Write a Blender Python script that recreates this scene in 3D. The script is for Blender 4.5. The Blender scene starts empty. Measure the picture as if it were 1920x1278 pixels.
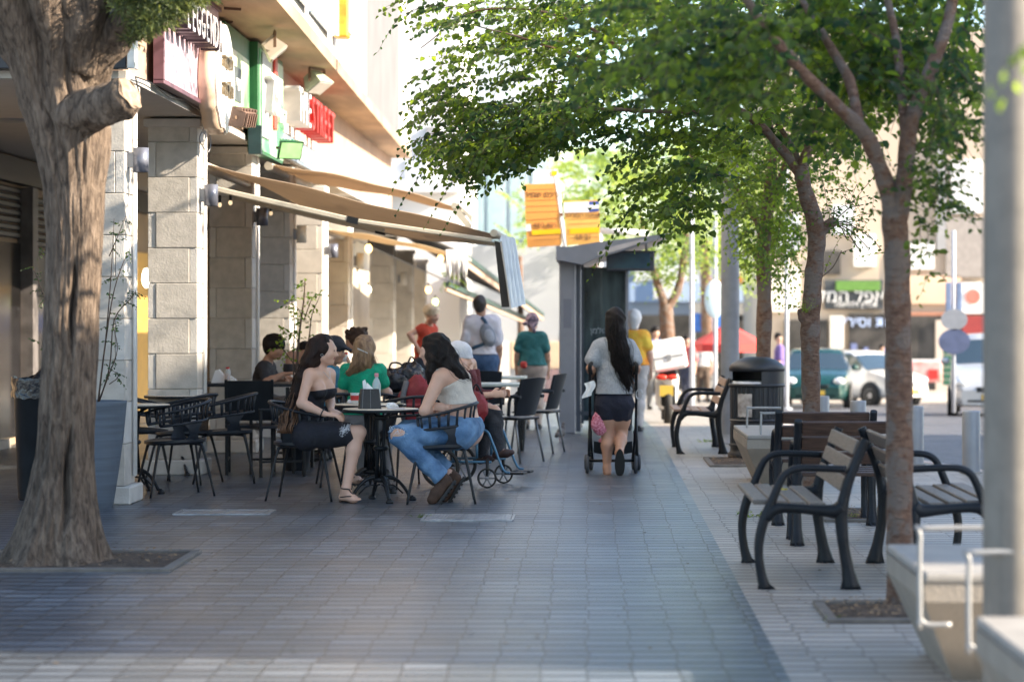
import bpy, math, random
import numpy as np
from mathutils import Vector, Matrix, noise
R = math.radians
random.seed(7)
C = bpy.context.scene.collection
scene = bpy.context.scene

# ---------------------------------------------------------------- camera, world, sun
F = 4533.0; HX = 1103.0; HY = 595.0; CH = 1.45      # focal length in photo pixels, vanishing point, eye height
cam = bpy.data.cameras.new('camera'); camo = bpy.data.objects.new('camera', cam); C.objects.link(camo)
camo.location = (0, 0, CH); camo.rotation_euler = (R(90), 0, 0)
cam.sensor_width = 36; cam.lens = 36 * F / 1920
cam.shift_x = (960 - HX) / 1920; cam.shift_y = -(639 - HY) / 1920
cam.clip_start = 0.1; cam.clip_end = 2000
cam.dof.use_dof = True; cam.dof.focus_distance = 18.6; cam.dof.aperture_fstop = 2.0
scene.camera = camo

SUN_EL, SUN_AZ = 27.0, 11.0      # degrees; azimuth from +X towards the camera side (-Y)
w = bpy.data.worlds.new('World'); scene.world = w; w.use_nodes = True
nt = w.node_tree; bg = nt.nodes['Background']
sky = nt.nodes.new('ShaderNodeTexSky'); sky.sky_type = 'NISHITA'; sky.sun_disc = False
sky.sun_elevation = R(SUN_EL); sky.sun_rotation = R(90 + SUN_AZ)
sky.air_density = 1.0; sky.dust_density = 0.8; sky.ozone_density = 1.3
nt.links.new(sky.outputs[0], bg.inputs[0]); bg.inputs[1].default_value = 0.115
sl = bpy.data.lights.new('sun', 'SUN'); so = bpy.data.objects.new('sun', sl); C.objects.link(so)
sl.energy = 5.0; sl.angle = R(0.6); sl.color = (1.0, 0.86, 0.68)
sd = Vector((math.cos(R(SUN_EL)) * math.cos(R(SUN_AZ)), -math.cos(R(SUN_EL)) * math.sin(R(SUN_AZ)), math.sin(R(SUN_EL))))
so.rotation_euler = sd.to_track_quat('Z', 'Y').to_euler(); so.location = (20, -5, 20)
scene.view_settings.view_transform = 'Standard'; scene.view_settings.look = 'None'
scene.view_settings.exposure = 1.92; scene.view_settings.gamma = 1.0
scene.view_settings.use_curve_mapping = False
scene.cycles.max_bounces = 8; scene.cycles.transparent_max_bounces = 16

# ---------------------------------------------------------------- helpers
def at(px, py, Y):                      # a point at distance Y that is seen at photo pixel (px, py)
    return Vector(((px - HX) * Y / F, Y, CH - (py - HY) * Y / F))
def gY(py): return F * CH / (py - HY)   # distance of a ground point seen at row py
def gd(px, py):
    Y = gY(py); return Vector(((px - HX) * Y / F, Y, 0.0))
def gz(Y): return 0.0 if Y < 31 else -(Y - 31) * 0.024

def tag(o, label=None, cat=None, group=None, kind=None):
    if label: o['label'] = label
    if cat: o['category'] = cat
    if group: o['group'] = group
    if kind: o['kind'] = kind
    return o
def thing(name, loc, rz, label, cat, group=None):
    o = bpy.data.objects.new(name, None); C.objects.link(o)
    o.location = loc; o.rotation_euler = (0, 0, rz); o.empty_display_size = 0.1
    return tag(o, label, cat, group)
def copy_tree(o, parent=None):
    c = o.copy(); C.objects.link(c)
    if parent is not None: c.parent = parent
    for ch in list(o.children): copy_tree(ch, c)
    return c
def dup(o, loc, rz, label, group=None):
    c = copy_tree(o); c.location = loc; c.rotation_euler = (0, 0, rz); c['label'] = label
    if group: c['group'] = group
    return c

def obj(name, me, mats, parent=None):
    o = bpy.data.objects.new(name, me); C.objects.link(o)
    for m in (mats if isinstance(mats, (list, tuple)) else [mats]): me.materials.append(m)
    if parent is not None: o.parent = parent
    return o

class MB:
    def __init__(s): s.v = []; s.f = []; s.m = []; s.s = []
    def add(s, vs, fs, m=0, sm=False):
        b = len(s.v); s.v += [tuple(x) for x in vs]
        for f in fs: s.f.append(tuple(b + i for i in f)); s.m.append(m); s.s.append(sm)
        return s
    def box(s, c, d, rot=None, m=0, bev=0.0, tap=None):
        c = Vector(c); h = [x / 2 for x in d]; b = min(bev, min(h) * 0.9)
        vs = []; idx = {}
        for sx in (-1, 1):
            for sy in (-1, 1):
                for sz in (-1, 1):
                    sg = (sx, sy, sz)
                    for a in range(3 if b > 0 else 1):
                        p = [sg[k] * (h[k] if (b == 0 or k == a) else h[k] - b) for k in range(3)]
                        if tap and sz > 0: p[0] *= tap[0]; p[1] *= tap[1]
                        idx[(sg, a)] = len(vs); vs.append(Vector(p))
        fs = []
        def put(f):
            ce = sum((vs[i] for i in f), Vector()) / len(f); n = Vector()
            for i in range(len(f)): n += vs[f[i]].cross(vs[f[(i + 1) % len(f)]])
            if n.dot(ce) < 0: f = f[::-1]
            fs.append(f)
        for a in range(3):
            o1, o2 = (a + 1) % 3, (a + 2) % 3
            for sa in (-1, 1):
                f = []
                for s1, s2 in ((-1, -1), (1, -1), (1, 1), (-1, 1)):
                    sg = [0, 0, 0]; sg[a] = sa; sg[o1] = s1; sg[o2] = s2
                    f.append(idx[(tuple(sg), a if b > 0 else 0)])
                put(f)
        if b > 0:
            for a in range(3):
                for bb in range(a + 1, 3):
                    cc = 3 - a - bb
                    for sa in (-1, 1):
                        for sb in (-1, 1):
                            g = []
                            for sc_, ax in ((-1, a), (1, a), (1, bb), (-1, bb)):
                                sg = [0, 0, 0]; sg[a] = sa; sg[bb] = sb; sg[cc] = sc_
                                g.append(idx[(tuple(sg), ax)])
                            put(g)
            for sx in (-1, 1):
                for sy in (-1, 1):
                    for sz in (-1, 1): put([idx[((sx, sy, sz), k)] for k in range(3)])
        if rot is not None: vs = [rot @ v for v in vs]
        return s.add([c + v for v in vs], fs, m)
    def bar(s, p, q, wd, th, m=0, up=(0, 0, 1), bev=0.0):     # box along p-q
        p = Vector(p); q = Vector(q); d = q - p; L = d.length; z = d.normalized()
        u = Vector(up); x = u.cross(z)
        if x.length < 1e-4: x = Vector((1, 0, 0)).cross(z)
        x.normalize(); y = z.cross(x)
        rot = Matrix((x, y, z)).transposed()
        return s.box((p + q) / 2, (wd, th, L), rot, m, bev)
    def tube(s, pts, r, n=10, m=0, cap=True, flat=None, sm=True):
        pts = [Vector(p) for p in pts]; N = len(pts)
        rs = list(r) if isinstance(r, (list, tuple)) else [r] * N
        t = [(pts[min(i + 1, N - 1)] - pts[max(i - 1, 0)]).normalized() for i in range(N)]
        u = t[0].orthogonal().normalized()
        if flat is not None:
            u = Vector(flat[0]); u = (u - t[0] * u.dot(t[0])).normalized()
        vs = []
        for i in range(N):
            if flat is not None: u = Vector(flat[0])
            u = u - t[i] * u.dot(t[i])
            if u.length < 1e-5: u = t[i].orthogonal()
            u.normalize(); v = t[i].cross(u)
            k = flat[1] if flat is not None else 1.0
            for j in range(n):
                a = 2 * math.pi * j / n
                vs.append(pts[i] + (u * math.cos(a) * k + v * math.sin(a)) * rs[i])
        fs = []
        for i in range(N - 1):
            for j in range(n):
                fs.append((i * n + j, i * n + (j + 1) % n, (i + 1) * n + (j + 1) % n, (i + 1) * n + j))
        b0 = len(s.v); s.add(vs, fs, m, sm)
        if cap:
            s.f.append(tuple(b0 + j for j in range(n))[::-1]); s.m.append(m); s.s.append(False)
            s.f.append(tuple(b0 + (N - 1) * n + j for j in range(n))); s.m.append(m); s.s.append(False)
        return s
    def lathe(s, prof, c=(0, 0, 0), n=28, m=0, rot=None, sx=1.0, sy=1.0, sm=True):
        c = Vector(c); vs = []
        for r, z in prof:
            for j in range(n):
                a = 2 * math.pi * j / n
                p = Vector((r * math.cos(a) * sx, r * math.sin(a) * sy, z))
                if rot is not None: p = rot @ p
                vs.append(c + p)
        fs = []
        for i in range(len(prof) - 1):
            for j in range(n):
                fs.append((i * n + j, i * n + (j + 1) % n, (i + 1) * n + (j + 1) % n, (i + 1) * n + j))
        return s.add(vs, fs, m, sm)
    def ball(s, c, r, n=14, m=0, rot=None):
        r = (r, r, r) if not isinstance(r, (tuple, list)) else r
        prof = [(max(math.sin(math.pi * i / (n // 2)), 1e-4), -math.cos(math.pi * i / (n // 2))) for i in range(n // 2 + 1)]
        vs = []; c = Vector(c)
        for q, z in prof:
            for j in range(n):
                a = 2 * math.pi * j / n; p = Vector((q * math.cos(a) * r[0], q * math.sin(a) * r[1], z * r[2]))
                if rot is not None: p = rot @ p
                vs.append(c + p)
        fs = [(i * n + j, i * n + (j + 1) % n, (i + 1) * n + (j + 1) % n, (i + 1) * n + j) for i in range(len(prof) - 1) for j in range(n)]
        return s.add(vs, fs, m, True)
    def prism(s, poly, off, m=0, sm=False):     # planar polygon (3-D points) extruded by vector off
        off = Vector(off); a = [Vector(p) for p in poly]; n = len(a)
        nrm = Vector()
        for i in range(n): nrm += a[i].cross(a[(i + 1) % n])
        if nrm.dot(off) > 0: a = a[::-1]
        vs = a + [p + off for p in a]
        b0 = len(s.v)
        s.add(vs, [(i, i + n, (i + 1) % n + n, (i + 1) % n) for i in range(n)], m, sm)
        s.f.append(tuple(b0 + i for i in range(n))); s.m.append(m); s.s.append(False)
        s.f.append(tuple(b0 + n + i for i in range(n))[::-1]); s.m.append(m); s.s.append(False)
        return s
    def quad(s, a, b, c, d, m=0): return s.add([a, b, c, d], [(0, 1, 2, 3)], m)
    def grid(s, fn, nu, nv, m=0, sm=True):
        vs = [fn(i / nu, j / nv) for j in range(nv + 1) for i in range(nu + 1)]
        fs = [(j * (nu + 1) + i, j * (nu + 1) + i + 1, (j + 1) * (nu + 1) + i + 1, (j + 1) * (nu + 1) + i) for j in range(nv) for i in range(nu)]
        return s.add(vs, fs, m, sm)
    def mesh(s, name):
        me = bpy.data.meshes.new(name); me.from_pydata(s.v, [], s.f)
        me.polygons.foreach_set('material_index', s.m); me.polygons.foreach_set('use_smooth', s.s)
        me.update(); return me
    def build(s, name, mats, parent=None): return obj(name, s.mesh(name), mats, parent)

def spline(ctrl, n=6):                  # Catmull-Rom through control points
    P = [Vector(p) for p in ctrl]; P = [P[0] * 2 - P[1]] + P + [P[-1] * 2 - P[-2]]; out = []
    for i in range(1, len(P) - 2):
        for k in range(n):
            t = k / n; a, b, c, d = P[i - 1], P[i], P[i + 1], P[i + 2]
            out.append(0.5 * ((2 * b) + (c - a) * t + (2 * a - 5 * b + 4 * c - d) * t * t + (3 * b - a - 3 * c + d) * t ** 3))
    out.append(P[-2]); return out
def lerp(a, b, t): return a + (b - a) * t
def lin(vals, n):
    out = []
    for i in range(n):
        t = i / (n - 1) * (len(vals) - 1); k = min(int(t), len(vals) - 2); out.append(lerp(vals[k], vals[k + 1], t - k))
    return out

def text_mesh(s, size, ext=0.01, align='CENTER'):
    cu = bpy.data.curves.new('txt', 'FONT'); cu.body = s; cu.size = size; cu.extrude = ext; cu.align_x = align; cu.align_y = 'CENTER'
    cu.resolution_u = 2
    o = bpy.data.objects.new('txt', cu); C.objects.link(o)
    dg = bpy.context.evaluated_depsgraph_get(); me = bpy.data.meshes.new_from_object(o.evaluated_get(dg))
    bpy.data.objects.remove(o); bpy.data.curves.remove(cu); return me
FACE_X = Matrix(((0, 0, 1), (1, 0, 0), (0, 1, 0)))          # text seen from +X
FACE_CAM = Matrix(((1, 0, 0), (0, 0, -1), (0, 1, 0)))       # text seen from the camera side
def text(name, s, size, pos, rot, mat, parent, ext=0.01, sx=1.0, sy=1.0, align='CENTER'):
    me = text_mesh(s, size, ext, align)
    m4 = Matrix.Translation(Vector(pos)) @ rot.to_4x4() @ Matrix.Diagonal((sx, sy, 1, 1))
    me.transform(m4); me.materials.clear(); return obj(name, me, mat, parent)

# ---------------------------------------------------------------- materials
def N(nt, t, **k):
    n = nt.nodes.new(t)
    for a, b in k.items(): setattr(n, a, b)
    return n
MATS = {}
def pm(name, col, rough=0.6, metal=0.0, var=0.12, scale=6.0, bump=0.0, bscale=40.0, spec=0.5, col2=None, emit=None, alpha=1.0, trans=0.0, coat=0.0, stretch=None, detail=5):
    if name in MATS: return MATS[name]
    m = bpy.data.materials.new(name); m.use_nodes = True; nt = m.node_tree; b = nt.nodes['Principled BSDF']
    b.inputs['Roughness'].default_value = rough; b.inputs['Metallic'].default_value = metal
    b.inputs['Specular IOR Level'].default_value = spec
    tc = N(nt, 'ShaderNodeTexCoord'); src = tc.outputs['Object']
    if stretch:
        mp = N(nt, 'ShaderNodeMapping'); mp.inputs['Scale'].default_value = stretch; nt.links.new(src, mp.inputs[0]); src = mp.outputs[0]
    if var > 0 or col2:
        no = N(nt, 'ShaderNodeTexNoise'); no.inputs['Scale'].default_value = scale; no.inputs['Detail'].default_value = detail
        nt.links.new(src, no.inputs['Vector'])
        cr = N(nt, 'ShaderNodeValToRGB'); nt.links.new(no.outputs[0], cr.inputs[0])
        c2 = col2 if col2 else tuple(min(1, c * (1 + var)) for c in col)
        c1 = col if col2 else tuple(c * (1 - var) for c in col)
        cr.color_ramp.elements[0].position = 0.35; cr.color_ramp.elements[1].position = 0.65
        cr.color_ramp.elements[0].color = (*c1, 1); cr.color_ramp.elements[1].color = (*c2, 1)
        nt.links.new(cr.outputs[0], b.inputs['Base Color'])
        mr = N(nt, 'ShaderNodeMapRange'); mr.inputs[3].default_value = rough * 0.85; mr.inputs[4].default_value = min(1, rough * 1.15)
        nt.links.new(no.outputs[0], mr.inputs[0]); nt.links.new(mr.outputs[0], b.inputs['Roughness'])
    else: b.inputs['Base Color'].default_value = (*col, 1)
    if bump > 0:
        n2 = N(nt, 'ShaderNodeTexNoise'); n2.inputs['Scale'].default_value = bscale; n2.inputs['Detail'].default_value = 4
        nt.links.new(src, n2.inputs['Vector'])
        bp = N(nt, 'ShaderNodeBump'); bp.inputs['Strength'].default_value = bump; bp.inputs['Distance'].default_value = 0.02
        nt.links.new(n2.outputs[0], bp.inputs['Height']); nt.links.new(bp.outputs[0], b.inputs['Normal'])
    if emit: b.inputs['Emission Color'].default_value = (*emit[:3], 1); b.inputs['Emission Strength'].default_value = emit[3]
    if trans: b.inputs['Transmission Weight'].default_value = trans
    if coat: b.inputs['Coat Weight'].default_value = coat; b.inputs['Coat Roughness'].default_value = 0.08
    if alpha < 1: b.inputs['Alpha'].default_value = alpha
    MATS[name] = m; return m

def leaf_mat(name, c1, c2, tl=0.45, rough=0.5):
    m = bpy.data.materials.new(name); m.use_nodes = True; nt = m.node_tree; b = nt.nodes['Principled BSDF']
    at_ = N(nt, 'ShaderNodeAttribute'); at_.attribute_name = 'rnd'
    cr = N(nt, 'ShaderNodeValToRGB'); nt.links.new(at_.outputs['Fac'], cr.inputs[0])
    cr.color_ramp.elements[0].color = (*c1, 1); cr.color_ramp.elements[1].color = (*c2, 1)
    nt.links.new(cr.outputs[0], b.inputs['Base Color']); b.inputs['Roughness'].default_value = rough
    tr = N(nt, 'ShaderNodeBsdfTranslucent'); hs = N(nt, 'ShaderNodeHueSaturation')
    hs.inputs['Hue'].default_value = 0.47; hs.inputs['Saturation'].default_value = 1.1; hs.inputs['Value'].default_value = 3.2
    nt.links.new(cr.outputs[0], hs.inputs['Color']); nt.links.new(hs.outputs[0], tr.inputs[0])
    mx = N(nt, 'ShaderNodeMixShader'); mx.inputs[0].default_value = tl
    nt.links.new(b.outputs[0], mx.inputs[1]); nt.links.new(tr.outputs[0], mx.inputs[2])
    nt.links.new(mx.outputs[0], nt.nodes['Material Output'].inputs[0]); return m

def paver_mat(name, c1, c2, bw, rh, rough=0.35, joint=(0.03, 0.022, 0.02), wave=0.02, offs=0.0, stag=0.06):
    m = bpy.data.materials.new(name); m.use_nodes = True; nt = m.node_tree; b = nt.nodes['Principled BSDF']; L = nt.links.new
    tc = N(nt, 'ShaderNodeTexCoord')
    dn = N(nt, 'ShaderNodeTexNoise'); dn.inputs['Scale'].default_value = 1.1; dn.inputs['Detail'].default_value = 3
    L(tc.outputs['Object'], dn.inputs['Vector'])
    vm = N(nt, 'ShaderNodeVectorMath', operation='MULTIPLY_ADD'); L(dn.outputs['Color'], vm.inputs[0])
    vm.inputs[1].default_value = (wave, wave, 0); L(tc.outputs['Object'], vm.inputs[2])
    sx = N(nt, 'ShaderNodeSeparateXYZ'); L(vm.outputs[0], sx.inputs[0]); K = 0.17
    def mth(op, a, b_=None):
        n = N(nt, 'ShaderNodeMath', operation=op)
        for i, v in enumerate((a, b_)):
            if v is None: continue
            if isinstance(v, (int, float)): n.inputs[i].default_value = v
            else: L(v, n.inputs[i])
        return n.outputs[0]
    col_ = mth('FLOOR', mth('DIVIDE', sx.outputs[0], bw * 2)); w1 = N(nt, 'ShaderNodeTexWhiteNoise', noise_dimensions='1D'); L(col_, w1.inputs['W'])
    yy = mth('ADD', sx.outputs[1], mth('MULTIPLY', w1.outputs[0], stag)); row_ = mth('FLOOR', mth('DIVIDE', yy, rh)); w2 = N(nt, 'ShaderNodeTexWhiteNoise', noise_dimensions='1D'); L(row_, w2.inputs['W'])
    xx = mth('ADD', sx.outputs[0], mth('MULTIPLY', mth('SUBTRACT', w2.outputs[0], 0.5), 0.022)); cx = N(nt, 'ShaderNodeCombineXYZ'); L(xx, cx.inputs[0]); L(mth('MULTIPLY', yy, K), cx.inputs[1])
    br = N(nt, 'ShaderNodeTexBrick'); br.offset = offs; br.offset_frequency = 2; br.squash = 1.0
    L(cx.outputs[0], br.inputs['Vector'])
    br.inputs['Scale'].default_value = 1.0; br.inputs['Brick Width'].default_value = bw; br.inputs['Row Height'].default_value = rh * K
    br.inputs['Mortar Size'].default_value = 0.0042; br.inputs['Mortar Smooth'].default_value = 0.3; br.inputs['Bias'].default_value = 0
    br.inputs['Color1'].default_value = (0, 0, 0, 1); br.inputs['Color2'].default_value = (1, 1, 1, 1); br.inputs['Mortar'].default_value = (0.5, 0.5, 0.5, 1)
    cr = N(nt, 'ShaderNodeValToRGB'); L(br.outputs['Color'], cr.inputs[0])
    cr.color_ramp.elements[0].color = (*c1, 1); cr.color_ramp.elements[1].color = (*c2, 1)
    e = cr.color_ramp.elements.new(0.55); e.color = (*[(a + d) / 2 * 0.96 for a, d in zip(c1, c2)], 1)
    # grime
    g = N(nt, 'ShaderNodeTexNoise'); g.inputs['Scale'].default_value = 0.9; g.inputs['Detail'].default_value = 8; g.inputs['Roughness'].default_value = 0.65
    L(tc.outputs['Object'], g.inputs['Vector'])
    gr = N(nt, 'ShaderNodeMapRange'); gr.inputs[1].default_value = 0.3; gr.inputs[2].default_value = 0.7; gr.inputs[3].default_value = 0.72; gr.inputs[4].default_value = 1.18
    L(g.outputs[0], gr.inputs[0])
    mu = N(nt, 'ShaderNodeVectorMath', operation='SCALE'); L(cr.outputs[0], mu.inputs[0]); L(gr.outputs[0], mu.inputs['Scale'])
    # spots (gum, stains)
    vo = N(nt, 'ShaderNodeTexVoronoi'); vo.inputs['Scale'].default_value = 3.1; L(tc.outputs['Object'], vo.inputs['Vector'])
    sp = N(nt, 'ShaderNodeMapRange'); sp.inputs[1].default_value = 0.03; sp.inputs[2].default_value = 0.06; sp.inputs[3].default_value = 0.6; sp.inputs[4].default_value = 1.0
    L(vo.outputs['Distance'], sp.inputs[0])
    mu2 = N(nt, 'ShaderNodeVectorMath', operation='SCALE'); L(mu.outputs[0], mu2.inputs[0]); L(sp.outputs[0], mu2.inputs['Scale'])
    mx = N(nt, 'ShaderNodeMix', data_type='RGBA'); L(br.outputs['Fac'], mx.inputs[0]); L(mu2.outputs[0], mx.inputs[6]); mx.inputs[7].default_value = (*joint, 1)
    L(mx.outputs[2], b.inputs['Base Color'])
    rr = N(nt, 'ShaderNodeMapRange'); L(g.outputs[0], rr.inputs[0]); rr.inputs[3].default_value = rough * 0.7; rr.inputs[4].default_value = rough * 1.5
    L(rr.outputs[0], b.inputs['Roughness']); b.inputs['Specular IOR Level'].default_value = 0.6
    # bump: joints, uneven stones, fine grain
    fn = N(nt, 'ShaderNodeTexNoise'); fn.inputs['Scale'].default_value = 45; fn.inputs['Detail'].default_value = 3; L(tc.outputs['Object'], fn.inputs['Vector'])
    h1 = N(nt, 'ShaderNodeMath', operation='MULTIPLY'); L(br.outputs['Fac'], h1.inputs[0]); h1.inputs[1].default_value = -1.0
    h2 = N(nt, 'ShaderNodeMath', operation='MULTIPLY_ADD'); L(fn.outputs[0], h2.inputs[0]); h2.inputs[1].default_value = 0.25; L(h1.outputs[0], h2.inputs[2])
    h3 = N(nt, 'ShaderNodeMath', operation='MULTIPLY_ADD'); L(br.outputs['Color'], h3.inputs[0]); h3.inputs[1].default_value = 0.9; L(h2.outputs[0], h3.inputs[2])
    h4 = N(nt, 'ShaderNodeMath', operation='MULTIPLY_ADD'); L(dn.outputs[0], h4.inputs[0]); h4.inputs[1].default_value = 1.2; L(h3.outputs[0], h4.inputs[2])
    bp = N(nt, 'ShaderNodeBump'); bp.inputs['Strength'].default_value = 0.75; bp.inputs['Distance'].default_value = 0.010
    L(h4.outputs[0], bp.inputs['Height']); L(bp.outputs[0], b.inputs['Normal'])
    return m

def bark_mat(name, c1, c2, c3, vs=14.0, patch=None):
    m = bpy.data.materials.new(name); m.use_nodes = True; nt = m.node_tree; b = nt.nodes['Principled BSDF']; L = nt.links.new
    tc = N(nt, 'ShaderNodeTexCoord'); mp = N(nt, 'ShaderNodeMapping'); mp.inputs['Scale'].default_value = (1, 1, 0.22 if patch is None else 2.2)
    L(tc.outputs['Object'], mp.inputs[0])
    n1 = N(nt, 'ShaderNodeTexNoise'); n1.inputs['Scale'].default_value = vs; n1.inputs['Detail'].default_value = 8; n1.inputs['Roughness'].default_value = 0.65; n1.inputs['Distortion'].default_value = 0.6
    L(mp.outputs[0], n1.inputs['Vector'])
    cr = N(nt, 'ShaderNodeValToRGB'); L(n1.outputs[0], cr.inputs[0])
    cr.color_ramp.elements[0].position = 0.33; cr.color_ramp.elements[0].color = (*c1, 1)
    cr.color_ramp.elements[1].position = 0.72; cr.color_ramp.elements[1].color = (*c3, 1)
    e = cr.color_ramp.elements.new(0.5); e.color = (*c2, 1)
    out = cr.outputs[0]
    n2 = N(nt, 'ShaderNodeTexNoise'); n2.inputs['Scale'].default_value = 2.2 if patch is None else 9; n2.inputs['Detail'].default_value = 6; L(tc.outputs['Object'], n2.inputs['Vector'])
    if patch:
        r2 = N(nt, 'ShaderNodeMapRange'); r2.inputs[1].default_value = 0.47; r2.inputs[2].default_value = 0.56; L(n2.outputs[0], r2.inputs[0])
        mx = N(nt, 'ShaderNodeMix', data_type='RGBA'); L(r2.outputs[0], mx.inputs[0]); L(out, mx.inputs[6]); mx.inputs[7].default_value = (*patch, 1); out = mx.outputs[2]
    else:
        r2 = N(nt, 'ShaderNodeMapRange'); r2.inputs[1].default_value = 0.3; r2.inputs[2].default_value = 0.7; r2.inputs[3].default_value = 0.7; r2.inputs[4].default_value = 1.2; L(n2.outputs[0], r2.inputs[0])
        sc = N(nt, 'ShaderNodeVectorMath', operation='SCALE'); L(out, sc.inputs[0]); L(r2.outputs[0], sc.inputs['Scale']); out = sc.outputs[0]
    L(out, b.inputs['Base Color']); b.inputs['Roughness'].default_value = 0.85
    bp = N(nt, 'ShaderNodeBump'); bp.inputs['Strength'].default_value = 1.0; bp.inputs['Distance'].default_value = 0.035
    L(n1.outputs[0], bp.inputs['Height']); L(bp.outputs[0], b.inputs['Normal']); return m

def wood_mat(name, c1, c2, axis=(1, 0.06, 1), rough=0.45):
    return pm(name, c1, rough, var=0.3, scale=22, bump=0.25, bscale=30, col2=c2, stretch=axis)

def canvas_mat(name, col, tl=.45):
    m = pm(name, col, .85, var=.1, scale=3, bump=.15, bscale=90); nt = m.node_tree; b = nt.nodes['Principled BSDF']
    tr = N(nt, 'ShaderNodeBsdfTranslucent'); tr.inputs[0].default_value = (*[min(1, c * 1.3) for c in col], 1)
    mx = N(nt, 'ShaderNodeMixShader'); mx.inputs[0].default_value = tl; nt.links.new(b.outputs[0], mx.inputs[1]); nt.links.new(tr.outputs[0], mx.inputs[2]); nt.links.new(mx.outputs[0], nt.nodes['Material Output'].inputs[0]); return m
M_black = pm('black_metal', (0.013, 0.015, 0.018), 0.45, spec=.3, var=0.25, bump=0.05, bscale=120)
M_plastic = pm('dark_plastic', (0.016, 0.020, 0.027), 0.45, spec=.32, var=0.15, bump=0.05, bscale=90)
M_steel = pm('steel', (0.45, 0.46, 0.48), 0.3, 0.8, var=0.1)
M_white = pm('white_paint', (0.75, 0.75, 0.74), 0.5, var=0.05)
M_grey = pm('grey_paint', (0.24, 0.25, 0.27), 0.5, var=0.08)
M_glass = pm('clear_glass', (0.9, 0.95, 0.95), 0.03, var=0, trans=1.0)
M_rubber = pm('rubber', (0.02, 0.02, 0.02), 0.8, var=0.2)
# ================================================================= SETTING: ground
def kerbX(Y):
    pts = [(0, 6.6), (10, 5.3), (16, 4.5), (20, 4.15), (23.2, 3.72), (24.6, 3.38), (26.5, 3.0), (28.5, 2.85), (34, 2.9), (60, 3.6), (95, 4.8)]
    for a, b in zip(pts, pts[1:]):
        if Y <= b[0]: return lerp(a[1], b[1], (Y - a[0]) / (b[0] - a[0]))
    return pts[-1][1]
def edgeX(Y): return 0.81 + 0.003 * (Y - 10)
YS = [0.5, 4, 8, 11, 14, 17, 20, 22, 23.2, 24, 24.6, 25.5, 26.5, 27.5, 28.5, 30, 31, 34, 38, 45, 55, 65, 80, 95]
def strip(fl, fr, dz, ys=YS):
    mb = MB(); vs = []
    for Y in ys: vs += [(fl(Y), Y, gz(Y) + dz), (fr(Y), Y, gz(Y) + dz)]
    mb.add(vs, [(2 * i, 2 * i + 1, 2 * i + 3, 2 * i + 2) for i in range(len(ys) - 1)]); return mb
M_pave = paver_mat('blue_grey_pavers', (0.068, 0.084, 0.104), (0.132, 0.154, 0.182), 0.190, 0.185, 0.33, wave=0.016, joint=(.010, .008, .008))
M_pave2 = paver_mat('beige_grey_pavers', (0.31, 0.283, 0.25), (0.42, 0.385, 0.34), 0.24, 0.16, 0.45, joint=(0.15, 0.125, 0.105), wave=0.015, offs=0.0)
M_cobble = paver_mat('cobbled_road', (0.09, 0.095, 0.11), (0.15, 0.155, 0.17), 0.12, 0.12, 0.5, offs=0.5)
M_soil = pm('soil', (0.035, 0.022, 0.015), 0.95, var=0.5, scale=30, bump=0.9, bscale=60, col2=(0.11, 0.075, 0.05))
M_conc = pm('concrete', (0.25, 0.235, 0.21), 0.75, var=0.15, scale=5, bump=0.25, bscale=50)
M_gnd = pm('far_ground', (0.28, 0.25, 0.22), 0.8, var=0.15, scale=0.8)
tag(strip(lambda Y: -9.0, edgeX, 0).build('walkway', M_pave), kind='structure')
tag(strip(edgeX, lambda Y: kerbX(Y) - 0.15, 0.0).build('pavement', M_pave2), kind='structure')
tag(strip(lambda Y: kerbX(Y) + 0.0, lambda Y: 34.0, -0.12).build('road', M_cobble), kind='structure')
g = MB()
for x0, x1 in ((-900, 900),):
    vs = []
    for Y in (-60, 0.5, 31, 95, 1500): z = gz(min(Y, 95)) - 0.16; vs += [(x0, Y, z), (x1, Y, z)]
    g.add(vs, [(2 * i, 2 * i + 1, 2 * i + 3, 2 * i + 2) for i in range(4)])
tag(g.build('ground', M_gnd), kind='structure')
# kerb
kb = MB()
for a, b in zip(YS, YS[1:]):
    vs = []
    for Y in (a, b):
        x = kerbX(Y); z = gz(Y)
        vs += [(x - 0.15, Y, z - 0.01), (x - 0.145, Y, z + 0.006), (x - 0.005, Y, z + 0.006), (x + 0.002, Y, z - 0.13)]
    kb.add(vs, [(i, i + 1, i + 5, i + 4) for i in range(3)])
tag(kb.build('kerb', pm('kerb_stone', (0.42, 0.36, 0.33), 0.7, var=0.15, scale=4)), kind='structure')
# far pavement on the other side of the street
fp = MB(); fp.box((16, 78, gz(78) - 0.02), (26, 12, 0.16)); tag(fp.build('far_pavement', pm('pale_paving', (0.40, 0.35, 0.30), 0.7, var=0.12, scale=1.5)), kind='structure')

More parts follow.
